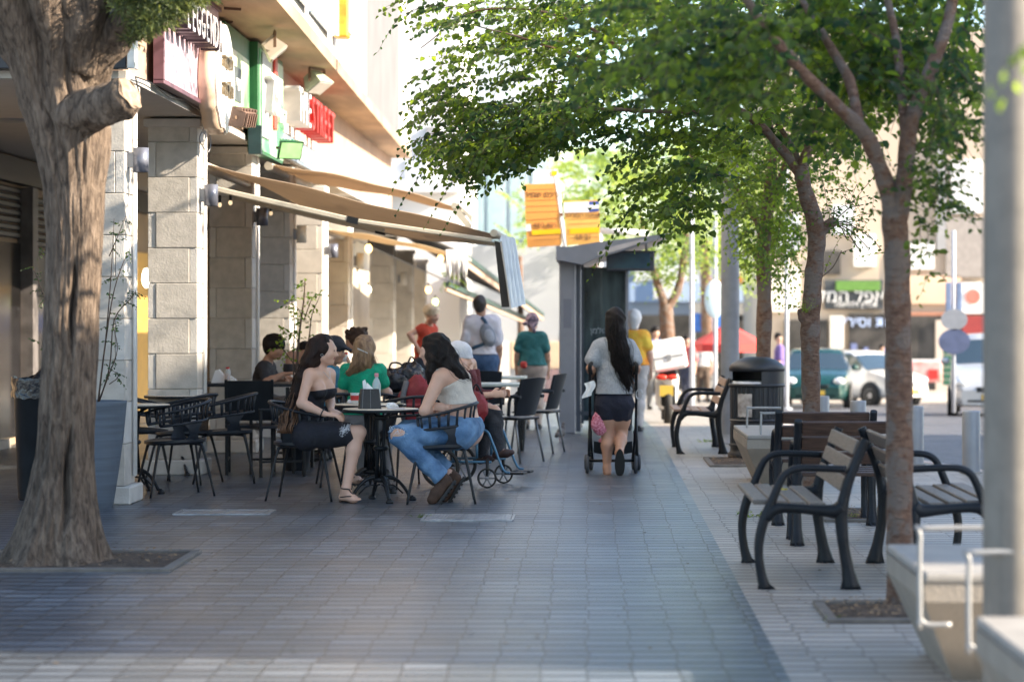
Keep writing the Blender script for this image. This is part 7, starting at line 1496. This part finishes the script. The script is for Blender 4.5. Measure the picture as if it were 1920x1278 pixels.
class Foliage:
    def __init__(s): s.P = []; s.D = []; s.N = []; s.L = []; s.W = []; s.R = []; s.tw = MB()
    def spray(s, p, d, length, nleaf, ll, lw, droop=.5, tone=None, sub=True, twr=.003):
        tone = G.uniform(0, 1) if tone is None else tone; d = nrm(d); n = max(4, int(nleaf)); ph = np.linspace(0, 1, n); side0 = nrm(np.cross(d, V(0, 0, 1)) + 1e-4)
        bend = G.normal(0, .25) * side0
        pts = p + d * length * ph[:, None] + (bend * length * .5) * (ph ** 2)[:, None] + V(0, 0, -1) * (droop * length * ph ** 2)[:, None]
        tan = np.gradient(pts, axis=0); tan /= np.linalg.norm(tan, axis=1, keepdims=True); sd = np.cross(tan, V(0, 0, 1)) ; sd /= np.linalg.norm(sd, axis=1, keepdims=True) + 1e-9
        sg = np.where(np.arange(n) % 2, 1, -1)[:, None]; dd = tan * .55 + sd * sg * .8 + G.normal(0, .28, (n, 3)) + V(0, 0, -.38)
        nn = V(0, -.6, .8) + G.normal(0, .6, (n, 3)); sz = G.uniform(.7, 1.15, n) * (1 - .35 * ph)
        s.P.append(pts + sd * sg * .004); s.D.append(dd); s.N.append(nn); s.L.append(ll * sz); s.W.append(lw * sz); s.R.append(np.clip(tone + G.normal(0, .16, n), 0, 1))
        if twr: s.tw.tube([Vector(q) for q in pts[::max(1, n // 5)]], [twr * (1 - .7 * i / 6) for i in range(len(pts[::max(1, n // 5)]))], 4, cap=False)
        if sub:
            for k in range(2):
                i = int(n * G.uniform(.2, .7)); s.spray(pts[i], tan[i] + sd[i] * (1 if k else -1) * .9, length * .5, nleaf * .5, ll * .95, lw * .95, droop, tone + G.normal(0, .1), False, twr * .7)
    def build(s, parent, mat, twmat, twname='twigs', base=(0, 0, 0)):
        b = np.array(base); leaf_mesh('crown', np.concatenate(s.P) - b, np.concatenate(s.D), np.concatenate(s.N), np.concatenate(s.L), np.concatenate(s.W), np.concatenate(s.R), mat, parent)
        if s.tw.f: s.tw.v = [tuple(Vector(v) - Vector(b)) for v in s.tw.v]; s.tw.build(twname, twmat, parent)
def inpoly(x, y, poly):
    c = False; n = len(poly)
    for i in range(n):
        x1, y1 = poly[i]; x2, y2 = poly[i - 1]
        if (y1 > y) != (y2 > y) and x < (x2 - x1) * (y - y1) / (y2 - y1) + x1: c = not c
    return c
def fill(fo, poly, y0, y1, count, center, length, nleaf, ll, lw, droop=.5, dens=None, tone=None, sub=True):
    xs = [p[0] for p in poly]; ys = [p[1] for p in poly]; k = 0; tries = 0
    while k < count and tries < count * 40:
        tries += 1; px = G.uniform(min(xs), max(xs)); py = G.uniform(min(ys), max(ys))
        if not inpoly(px, py, poly): continue
        if dens and G.random() > dens(px, py): continue
        Y = G.uniform(y0, y1); e = np.array(at(px, py, Y)); d = e - np.array(center); d[2] = d[2] * .35 + .12; d = nrm(d + G.normal(0, .35, 3)); l = length * G.uniform(.6, 1.3)
        p = e - d * l * .8 + V(0, 0, droop * l * .5 + ll * .9); fo.spray(p, d, l, nleaf * l / length, ll, lw, droop * G.uniform(.5, 1.3), tone, sub); k += 1
def limbs(o, base, L, mat, name='trunk', n=12, rough=0.0):
    for nm, pts, rs in L:
        mb = MB(); P = spline([at(*p) if len(p) == 3 and p[0] > 60 or p[0] < -60 else Vector(p) for p in pts], 5); rr = lin(rs, len(P))
        rr = [r * (1 + .05 * math.sin(i * 1.7)) for i, r in enumerate(rr)]; mb.tube(P, rr, n)
        if rough:
            mb.v = [tuple(Vector(v) + Vector(noise.noise_vector(Vector(v) * 9)) * rough) for v in mb.v]
        mb.v = [tuple(Vector(v) - Vector(base)) for v in mb.v]; mb.build(nm, mat, o)
def gp(px, Y): return Vector(((px - HX) * Y / F, Y, 0))
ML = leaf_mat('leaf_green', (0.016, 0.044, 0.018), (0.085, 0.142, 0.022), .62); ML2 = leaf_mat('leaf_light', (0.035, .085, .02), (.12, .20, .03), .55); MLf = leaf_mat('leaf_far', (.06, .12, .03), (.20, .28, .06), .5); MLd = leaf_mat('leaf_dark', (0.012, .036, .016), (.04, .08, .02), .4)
M_bk = bark_mat('young_bark', (.10, .05, .032), (.18, .10, .065), (.26, .165, .115), 22, patch=(.19, .145, .12)); M_tw = pm('twig_bark', (.07, .045, .032), .8, var=.3, scale=30)

# ---- second young tree (its crown is the sharp one)
Y2 = 18.8; b = gp(1520, Y2); o = thing('young_tree', b, 0, 'second young street tree, with the sharp leafy crown reaching left over the walkway', 'tree', 'young trees in pits along the pavement')
limbs(o, b, [('trunk', [(1520, 980, Y2), (1520, 870, Y2), (1521, 760, Y2), (1519, 640, Y2), (1522, 560, Y2), (1529, 480, Y2), (1531, 430, Y2), (1512, 365, Y2), (1500, 310, Y2)], [.082, .075, .073, .077, .074, .070, .072, .062, .055]),
    ('limb', [(1503, 330, Y2), (1460, 272, Y2), (1400, 215, 18.6), (1320, 185, 18.4), (1220, 150, 18.3), (1100, 112, 18.3), (990, 75, 18.5), (900, 50, 18.7)], [.042, .036, .032, .026, .020, .014, .009, .004]),
    ('limb', [(1500, 325, Y2), (1524, 255, Y2), (1537, 190, 18.9), (1538, 100, 19.1), (1500, 0, 19.3), (1470, -120, 19.5)], [.046, .042, .036, .030, .024, .018]),
    ('limb', [(1502, 315, Y2), (1488, 278, 18.9), (1452, 222, 19.2), (1410, 130, 19.6), (1350, 30, 20)], [.026, .022, .02, .015, .01]),
    ('limb', [(1400, 215, 18.6), (1280, 210, 18.2), (1130, 205, 18.0), (1030, 205, 18.1), (950, 245, 18.3)], [.02, .016, .012, .008, .003]),
    ('limb', [(1220, 150, 18.3), (1120, 60, 18.6), (1000, 20, 19), (880, 25, 19.2), (790, 90, 19.3)], [.016, .012, .009, .006, .003]),
    ('branch_stub', [(1530, 445, Y2), (1548, 425, Y2), (1566, 414, Y2)], [.05, .045, .036]), ('knob', [(1516, 605, 18.78), (1506, 592, 18.75), (1500, 578, 18.75)], [.055, .045, .02])], M_bk, rough=.008)
PA = [(735, -30), (728, 48), (790, 62), (812, 110), (782, 160), (800, 195), (845, 170), (850, 235), (885, 262), (850, 300), (800, 290), (760, 312), (800, 345), (880, 372), (950, 350), (990, 318), (1025, 285), (1085, 270), (1135, 310), (1135, 390), (1155, 430), (1200, 425), (1290, 440), (1345, 400), (1380, 330), (1420, 260), (1500, 330), (1620, 300), (1700, 200), (1760, 150), (1760, -30)]
fo = Foliage(); c2 = np.array(at(1500, 250, Y2))
def densA(px, py):
    if 820 < px < 905 and 120 < py < 235 and py < 300: return .25
    if px < 900 and py < 130: return .55
    return 1.0 if px < 1450 else .5
fill(fo, PA, 17.3, 20.3, 500, c2, .52, 14, .082, .056, .35, densA)
PA2 = [(760, 200), (800, 180), (900, 230), (1060, 190), (1090, 265), (1000, 315), (940, 345), (870, 365), (800, 300), (770, 290)]; fill(fo, PA2, 17.6, 19.6, 115, c2, .42, 12, .080, .055, .45)
for (x, y) in ((1128, 470), (1140, 440), (1160, 410), (1325, 430), (1310, 400), (765, 350), (850, 385), (820, 370), (755, 310), (1240, 440), (730, 45)):
    e = np.array(at(x, y, 18.3)); d = V(-.5, 0, -.55) if x < 1300 else V(.1, 0, -1); fo.spray(e - d * .42, d, .45, 13, .058, .036, .25, None, False)
fill(fo, [(1545, 350), (1600, 340), (1655, 400), (1650, 480), (1590, 500), (1560, 430)], 18.3, 19.2, 30, np.array(at(1555, 425, Y2)), .42, 12, .045, .026, .2, sub=False)
for k in range(7):
    e = at(1600 + G.uniform(-40, 45), 400 + G.uniform(-50, 80), Y2 + G.uniform(-.2, .2)); fo.tw.tube(spline([at(1562, 418, Y2), (at(1562, 418, Y2) + e) / 2 + Vector((0, 0, .04)), e], 4), .004, 5)
fo.tw.tube(spline([at(1540, 520, Y2), at(1562, 500, Y2), at(1578, 470, Y2)], 4), .004, 5)
for k in range(3000):      # upper crown, above the frame
    pass
for k in range(60):
    a = G.uniform(0, 6.28); r = 3.0 * math.sqrt(G.random()); e = np.array((b.x - .8 + r * math.cos(a), Y2 + r * .9 * math.sin(a), 4.3 + 2.6 * G.random() * (1 - (r / 3.2) ** 2 * .7))); fo.spray(e, V(math.cos(a), math.sin(a), .1), .7, 16, .085, .055, .3, None, True, 0)
fo.build(o, ML, M_tw, base=b)
fo = Foliage()
for k in range(10): fo.spray(np.array(at(1508 + G.uniform(-2, 4), 585, 18.68)), V(G.uniform(-.5, .8), -.3, G.uniform(.3, 1.2)), .13, 12, .020, .009, .1, .9, False, .0015)
for k in range(3): fo.spray(np.array(at(1500, 575, 18.68)), V(-.8, -.1, G.uniform(.0, .7)), .2, 10, .030, .018, .1, .4, False, .0015)
for (x, y) in ((1430, 600), (1437, 620)): pass
so_ = Foliage(); leaf_mesh('sprout', np.concatenate(fo.P) - np.array(b), np.concatenate(fo.D), np.concatenate(fo.N), np.concatenate(fo.L), np.concatenate(fo.W), np.concatenate(fo.R), ML2, o)

# ---- nearest young tree
Y1 = 12.2; b = gp(1688, Y1); o = thing('young_tree', b, 0, 'nearest young street tree with a reddish white trunk, forking high beside the big lamp post', 'tree', 'young trees in pits along the pavement')
limbs(o, b, [('trunk', [(1690, 1170, Y1), (1687, 1000, Y1), (1686, 800, Y1), (1683, 600, Y1), (1681, 480, Y1), (1676, 395, Y1)], [.074, .068, .069, .066, .066, .066]),
    ('limb', [(1682, 420, Y1), (1697, 330, Y1), (1706, 240, Y1), (1738, 150, Y1), (1775, 50, 12.3), (1800, -80, 12.4), (1830, -300, 12.6)], [.052, .046, .042, .036, .031, .026, .02]),
    ('limb', [(1700, 255, Y1), (1688, 160, 12.3), (1678, 60, 12.5), (1650, -60, 12.7), (1600, -300, 13)], [.030, .026, .022, .018, .012]),
    ('limb', [(1676, 410, Y1), (1656, 330, Y1), (1622, 252, 12.1), (1572, 200, 12.0), (1518, 148, 11.9), (1450, 70, 11.8), (1400, 0, 11.7), (1340, -120, 11.6), (1250, -300, 11.5)], [.050, .044, .038, .032, .030, .026, .022, .018, .012]),
    ('limb', [(1610, 235, 12.1), (1592, 150, 12.3), (1540, 60, 12.6), (1490, -30, 12.9), (1400, -250, 13.4)], [.030, .027, .022, .018, .012])], M_bk, rough=.006)
fo = Foliage(); c1 = np.array(at(1650, 200, Y1))
PB = [(1060, -30), (1080, 90), (1060, 150), (1130, 200), (1180, 250), (1250, 215), (1330, 260), (1400, 240), (1460, 180), (1430, 100), (1380, 20), (1360, -30)]
fill(fo, PB, 11.2, 13.6, 95, c1, .50, 12, .080, .055, .5)
fill(fo, [(1440, -30), (1850, -30), (1850, 150), (1800, 215), (1720, 230), (1600, 330), (1520, 300)], 12.5, 14.8, 165, c1, .5, 12, .080, .055, .5)
fill(fo, [(1700, 200), (1850, 160), (1835, 260), (1760, 330), (1700, 300)], 11.5, 13.5, 40, c1, .42, 14, .06, .036, .6)
fill(fo, [(1690, 330), (1780, 300), (1845, 350), (1840, 400), (1780, 440), (1740, 470), (1700, 430)], 11.6, 12.8, 34, np.array(at(1690, 400, Y1)), .36, 14, .050, .030, .5, sub=False)
fill(fo, [(1720, 430), (1740, 500), (1700, 560), (1695, 440)], 12.0, 12.5, 7, np.array(at(1690, 420, Y1)), .3, 12, .05, .03, .9, sub=False)
for k in range(15):
    a = G.uniform(0, 6.28); r = 2.9 * math.sqrt(G.random()); e = np.array((b.x - .3 + r * math.cos(a), Y1 + r * math.sin(a), 3.8 + 2.8 * G.random() * (1 - (r / 3.2) ** 2 * .7)))
    if e[2] < 1.45 + 600 * e[1] / F + .4: continue
    fo.spray(e, V(math.cos(a), math.sin(a), .1), .7, 16, .085, .055, .3, None, True, 0)
fo.build(o, ML, M_tw, base=b)

# ---- third young tree
Y3 = 25.4; b = gp(1432, Y3); o = thing('young_tree', b, 0, 'third young street tree, standing just in front of the litter bin', 'tree', 'young trees in pits along the pavement')
limbs(o, b, [('trunk', [(1432, 868, Y3), (1431, 700, Y3), (1433, 560, Y3), (1432, 460, Y3), (1440, 380, Y3), (1448, 300, Y3), (1440, 200, Y3)], [.088, .083, .080, .075, .066, .05, .03]),
    ('limb', [(1434, 440, Y3), (1395, 375, Y3), (1350, 330, Y3), (1290, 290, Y3)], [.045, .036, .026, .012]), ('limb', [(1442, 400, Y3), (1465, 330, Y3), (1495, 250, Y3), (1510, 150, Y3)], [.04, .034, .026, .012])], M_bk, rough=.008)
fo = Foliage(); c3 = np.array(at(1436, 380, Y3))
fill(fo, [(1330, 250), (1500, 230), (1520, 330), (1505, 420), (1520, 470), (1500, 530), (1450, 560), (1420, 540), (1385, 520), (1370, 440), (1320, 400)], 24.2, 26.6, 210, c3, .45, 15, .062, .040, .7)
fill(fo, [(1290, 150), (1700, 150), (1640, 330), (1520, 380), (1480, 300), (1340, 320)], 23.8, 27, 150, c3, .6, 15, .062, .040, .5)
for k in range(34):
    a = G.uniform(0, 6.28); r = 2.9 * math.sqrt(G.random()); e = np.array((b.x + r * math.cos(a), Y3 + r * math.sin(a), 4.4 + 2.4 * G.random())); fo.spray(e, V(math.cos(a), math.sin(a), .1), .7, 14, .09, .06, .3, None, True, 0)
fo.build(o, ML2, M_tw, base=b)

# ---- tree just outside the frame near the camera; one of its twigs hangs into the top right corner
b = Vector((2.35, 6.0, 0)); o = thing('young_tree', b, 0, 'bright blurred leaves of the closest tree hanging in front of the big lamp post', 'tree', 'young trees in pits along the pavement')
limbs(o, b, [('trunk', [(2.35, 6.0, 0), (2.36, 6.0, 1.2), (2.33, 6.02, 2.2), (2.3, 6.0, 2.9)], [.085, .07, .065, .06]), ('limb', [(2.3, 6, 2.8), (1.7, 6.1, 3.5), (1.0, 6.2, 4.3), (.4, 6.3, 5.2)], [.05, .04, .03, .02]), ('limb', [(2.3, 6, 2.8), (2.8, 6, 3.6), (3.2, 5.9, 4.6)], [.05, .04, .03])], M_bk)
fo = Foliage()
for k in range(18):
    a = G.uniform(0, 6.28); r = 2.0 * math.sqrt(G.random()); fo.spray(np.array((b.x - .3 + r * math.cos(a), 6 + r * .9 * math.sin(a), 3.6 + 2.6 * G.random())), V(math.cos(a), math.sin(a), .1), .7, 14, .085, .055, .3, None, True, 0)
for (x, y, t_) in ((1925, 60, .9), (1880, 110, 1), (1850, 130, .95), (1900, 120, 1)): 
    e = np.array(at(x, y, 6.0)); fo.spray(e + V(.16, 0, .12), V(-.7, 0, -.55), .22, 7, .060, .038, .3, t_, False, .002)
fo.build(o, ML2, M_tw, base=b)

# ---- mid and far trees
def far_tree(px, Y, trunk, crown, y0, y1, cnt, ll, mat, label, kind='street_tree', nl=14, ln=1.0):
    b = gp(px, Y); b.z = gz(Y); o = thing(kind, b, 0, label, 'tree', 'trees farther down the street'); limbs(o, b, trunk, M_bk); fo = Foliage(); fill(fo, crown, y0, y1, cnt, np.array(at(px, 430, Y)), ln, nl, ll, ll * .62, .4); fo.build(o, mat, M_tw, base=b)
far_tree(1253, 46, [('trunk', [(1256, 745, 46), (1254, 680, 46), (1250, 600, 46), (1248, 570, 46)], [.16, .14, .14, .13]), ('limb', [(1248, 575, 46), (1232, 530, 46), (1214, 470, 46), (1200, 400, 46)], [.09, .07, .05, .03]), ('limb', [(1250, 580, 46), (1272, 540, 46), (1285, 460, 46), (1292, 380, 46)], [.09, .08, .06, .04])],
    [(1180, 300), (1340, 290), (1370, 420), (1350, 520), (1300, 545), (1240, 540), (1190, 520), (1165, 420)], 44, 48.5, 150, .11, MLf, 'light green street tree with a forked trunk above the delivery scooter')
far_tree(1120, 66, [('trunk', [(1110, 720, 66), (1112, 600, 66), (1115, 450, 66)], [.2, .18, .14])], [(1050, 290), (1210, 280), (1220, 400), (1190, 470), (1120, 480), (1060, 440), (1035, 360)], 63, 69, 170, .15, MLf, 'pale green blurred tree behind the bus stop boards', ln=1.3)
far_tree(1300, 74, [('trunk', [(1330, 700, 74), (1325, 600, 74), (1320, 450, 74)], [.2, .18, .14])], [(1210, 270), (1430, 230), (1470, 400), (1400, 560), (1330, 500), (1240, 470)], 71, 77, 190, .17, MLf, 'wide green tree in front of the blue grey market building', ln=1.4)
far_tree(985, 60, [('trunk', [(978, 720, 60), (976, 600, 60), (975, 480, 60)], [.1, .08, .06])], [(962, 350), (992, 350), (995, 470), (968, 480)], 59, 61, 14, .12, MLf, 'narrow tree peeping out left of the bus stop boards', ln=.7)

# ================================================================= OLD TREE ON THE LEFT
Yt = 14.25; b = Vector((at(112, 1000, Yt).x, Yt, 0)); o = thing('old_tree', b, 0, 'thick old tree trunk with deep furrowed bark and a sawn branch stub, at the left', 'tree')
prof = [(1085, -8, 240), (1062, 2, 226), (1040, 16, 214), (1005, 32, 202), (940, 50, 193), (850, 68, 190), (700, 78, 195), (550, 85, 201), (440, 88, 206), (350, 80, 212), (290, 66, 224), (240, 50, 226), (200, 34, 208), (150, 22, 201), (100, 4, 206), (50, -30, 222), (0, -60, 236), (-80, -110, 250), (-250, -170, 260)]
ys = [p[0] for p in prof][::-1]; lf = [p[1] for p in prof][::-1]; rt_ = [p[2] for p in prof][::-1]
NA, NZ = 180, 220; zb_, zt_ = 0.0, 4.0; mb = MB()
def trunk_pt(u, v):
    z = zb_ + (zt_ - zb_) * v; py = HY + (CH - z) * F / Yt; l = np.interp(py, ys, lf); r = np.interp(py, ys, rt_); c = at((l + r) / 2, py, Yt); rad = (r - l) / 2 * Yt / F; a = u * 2 * math.pi
    ca, sa = math.cos(a), math.sin(a); q = .99 - .13 * min(1, max(0, (z - .15) / .6)); c.x -= .02
    fl = noise.noise(Vector((ca * 1.6, sa * 1.6, z * .35))) * .05 + noise.noise(Vector((ca * 4.5, sa * 4.5, z * .7 + 9))) * .05 + noise.noise(Vector((ca * 16, sa * 16, z * 2.2))) * .035 + noise.noise(Vector((ca * 34, sa * 34, z * 6))) * .028
    if z < .4: fl += .10 * math.sin(a * 6 + 1.0) * (1 - z / .4) ** 1.5
    def slit(a0, z0, z1, wd, dp):
        if z < z0 or z > z1: return 0
        t = math.sin(math.pi * (z - z0) / (z1 - z0)); da = (a - a0 + .05 * math.sin(z * 14) + math.pi) % (2 * math.pi) - math.pi; return -dp * t * math.exp(-(da / (wd * (.4 + .6 * t))) ** 2)
    fl += slit(R(282), 1.22, 1.82, .11, .50) + slit(R(288), .18, .85, .10, .42) + slit(R(250), 2.0, 3.2, .08, .12) + slit(R(300), 2.1, 3.4, .07, .12) + slit(R(235), 0, 1.6, .12, .10) + slit(R(262), 2.6, 4.0, .14, .25)
    q += fl; return Vector((c.x + rad * q * ca, Yt + rad * .95 * q * sa, z)) - b
mb.grid(trunk_pt, NA, NZ); M_old = bark_mat('old_bark', (.036, .023, .015), (.135, .096, .068), (.26, .196, .145), 34)
mb.build('trunk', M_old, o)
def rough_tube(pts, rs, name, mat, n=40, am=.03, capmat=None):
    m_ = MB(); P = spline(pts, 8); rr = lin(rs, len(P)); m_.tube(P, rr, n, cap=capmat is None)
    m_.v = [tuple(Vector(v) + Vector(noise.noise_vector(Vector((v[0] * 12, v[1] * 12, v[2] * 4)))) * am - b) for v in m_.v]
    r = m_.build(name, mat, o)
    if capmat:
        c = MB(); e = P[-1] - b; d = (P[-1] - P[-2]).normalized(); u = d.orthogonal().normalized(); w_ = d.cross(u); c.add([e + d * .003] + [e + d * (.002 + .006 * math.sin(k)) + (u * math.cos(k * .209) + w_ * math.sin(k * .209)) * rr[-1] * (1 + .04 * math.sin(k * 1.3)) for k in range(30)], [(0, k + 1, (k + 1) % 30 + 1) for k in range(30)]); c.build('cut_face', capmat, r)
rough_tube([at(140, 215, 14.15), at(180, 205, 14.05), at(222, 188, 13.95), at(243, 175, 13.92)], [.14, .125, .11, .10], 'branch_stub', M_old, capmat=pm('sawn_wood', (.20, .14, .10), .9, var=.3, scale=26, col2=(.34, .26, .19), bump=.5))
rough_tube([at(120, 250, 14.3), at(165, 130, 14.25), at(208, 75, 14.2), at(262, 20, 14.1), at(330, -60, 14.0), at(420, -200, 13.9)], [.14, .13, .11, .10, .09, .07], 'limb', M_old, am=.04)
rough_tube([at(80, 150, 14.3), at(30, 60, 14.3), at(-60, -40, 14.3), at(-150, -160, 14.4)], [.15, .14, .13, .12], 'limb', M_old, am=.04)
rough_tube([at(140, 120, 14.2), at(160, 20, 14.1), at(170, -80, 14.0), at(180, -250, 14)], [.16, .13, .11, .09], 'limb', M_old, am=.04)
# feathery foliage
Pn = []; Dn = []; Rn = []
def tuft(c, r, n):
    for k in range(n):
        d = G.normal(0, 1, 3); d /= np.linalg.norm(d); Pn.append(np.array(c) + d * r * G.random() ** .5); Dn.append(d + V(.2, 0, .1) + G.normal(0, .4, 3)); Rn.append(G.random())
for k in range(95):
    px = G.uniform(225, 400); py = G.uniform(-60, max(-20, 62 - abs(px - 262) * .62))
    if px > 360: py = min(py, 20)
    tuft(at(px, py, G.uniform(13.5, 14.4)), .085, 95)
for k in range(14): tuft(at(246 + k * 9, 72 - k * 6.2 + G.uniform(-6, 6), 13.8), .05, 70)
for k in range(110):
    a = G.uniform(0, 6.28); r = 1.7 * math.sqrt(G.random()); tuft((b.x + .2 + r * math.cos(a), Yt - .1 + r * math.sin(a), 3.75 + 2.0 * G.random() * (1 - r / 2.2)), .22, 40)
leaf_mesh('crown', np.array(Pn) - np.array(b), np.array(Dn), G.normal(0, 1, (len(Pn), 3)), G.uniform(.03, .065, len(Pn)), G.uniform(.005, .010, len(Pn)), Rn, leaf_mat('needle_green', (.018, .035, .012), (.12, .15, .045), .35), o, 0)

# ================================================================= POT PLANTS
def shrub(px, Y, stems, label, leafl, ymat, name='pot_plant', nl=7, cat='plant'):
    b = gp(px, Y); o = thing(name, b, 0, label, cat); fo = Foliage(); st = MB()
    for pts, r in stems:
        P = spline([at(x, y, Y + dy) for x, y, dy in pts], 4); st.tube([p - b for p in P], lin([r, r * .35], len(P)), 6); n = len(P)
        for i in range(n // 3, n):
            if G.random() < .75: d = G.normal(0, 1, 3) + V(0, 0, .2); fo.spray(np.array(P[i]), d, leafl * 2.6, nl, leafl, leafl * .55, .2, G.random(), False, .0015)
    st.build('stem', M_tw, o); fo.build(o, ymat, M_tw, base=b)
shrub(180, 18.4, [([(182, 770, 0), (198, 640, -.1), (215, 540, -.15), (240, 470, -.15)], .008), ([(180, 770, 0), (205, 690, -.1), (214, 600, -.15), (245, 560, -.15), (255, 545, -.15)], .007), ([(182, 760, 0), (205, 700, -.2), (220, 655, -.2), (212, 610, -.2)], .006), ([(205, 480, -.1), (222, 440, -.1), (236, 405, -.1)], .005), ([(198, 640, -.1), (208, 520, -.1), (214, 410, -.1)], .006),
    ([(175, 770, 0), (130, 650, -.1), (85, 560, -.1), (62, 500, -.1)], .008), ([(170, 770, 0), (110, 690, 0), (70, 640, 0)], .006), ([(150, 700, 0), (100, 600, 0), (95, 500, 0), (80, 465, 0)], .006), ([(205, 720, -.2), (222, 705, -.2), (205, 690, -.2)], .004)], 'sparse twiggy shrub growing out of the slate blue pot', .033, MLd, 'pot_shrub')
def pot(px, Y, r, h, label): 
    o = thing('plant_pot', gp(px, Y), 0, label, 'plant pot'); mb = MB(); mb.lathe([(r * .7, 0), (r, h), (r * 1.05, h), (r * 1.05, h - .04), (r * .9, h - .05), (.001, h - .05)], n=30); mb.build('pot', M_plastic, o)
pot(556, 23.0, .17, .5, 'dark pot hidden among the chairs, holding the slender plant')
shrub(556, 23.0, [([(556, 790, 0), (556, 700, 0), (562, 620, 0), (570, 560, 0), (572, 522, 0)], .016), ([(556, 760, 0), (550, 690, 0), (552, 600, 0), (546, 560, 0)], .009), ([(560, 700, 0), (578, 640, 0), (585, 590, 0), (600, 555, 0)], .009), ([(556, 690, 0), (535, 660, 0), (522, 648, 0)], .006), ([(560, 640, 0), (540, 620, 0), (520, 610, 0)], .005), ([(570, 600, 0), (585, 560, 0), (600, 550, 0)], .006), ([(566, 590, 0), (555, 575, 0), (530, 565, 0)], .005)], 'slender dark stemmed plant rising behind the woman in the black dress', .05, ML2, 'pot_shrub', 6)
shrub(850, 38.4, [([(850, 500, 0), (848, 515, 0), (840, 535, 0)], .01), ([(852, 505, 0), (858, 520, 0), (862, 540, 0)], .01), ([(846, 505, 0), (838, 515, 0), (835, 528, 0)], .01)], 'small hanging plant by the white fringe of the cream awning', .06, ML2, 'hanging_plant', 8)
# little weeds in the paving
for (x, y, sz, lab) in ((1330, 828, .05, 'small weed at the foot of the far iron bench'), (1415, 968, .06, 'green weed at the pit edge behind the front bench legs'), (1610, 972, .05, 'green weed by the legs of the dark single seat'), (793, 969, .025, 'tiny weed at the left end of the ribbed drain cover'), (1566, 1162, .03, 'tiny weed at the edge of the nearest tree pit')):
    p = gd(x, y); o = thing('weed', p, 0, lab, 'weed'); fo = Foliage()
    for k in range(16): fo.spray(np.array((p.x + G.normal(0, sz), p.y + G.normal(0, sz), 0)), V(G.normal(), G.normal(), 1.2), sz * 1.6, 6, sz * .55, sz * .22, .4, G.random(), False, .001)
    fo.build(o, ML2, M_tw, base=p)

# ---- dry leaves and grit lying on the paving
lt = MB(); rn = random.Random(21)
for k in range(420):
    Y = rn.uniform(10, 27) if k % 3 else rn.uniform(10, 16); x = rn.uniform(-3.4, 2.9) if k % 4 else rn.uniform(1.0, 2.4); a = rn.uniform(0, 6.3); r_ = rn.uniform(.006, .02); z = .006
    u = Vector((math.cos(a), math.sin(a), rn.uniform(-.15, .15))) * r_; v = Vector((-math.sin(a), math.cos(a), rn.uniform(0, .2))) * r_ * .55; c = Vector((x, Y, z + .003)); lt.add([c - u, c + v, c + u, c - v], [(0, 1, 2, 3)])
tag(lt.build('leaf_litter', pm('fallen_leaves', (.07, .045, .03), .9, var=.4, scale=9, col2=(.26, .19, .10))), 'dry leaves and grit scattered over the paving', 'leaf litter', kind='stuff')
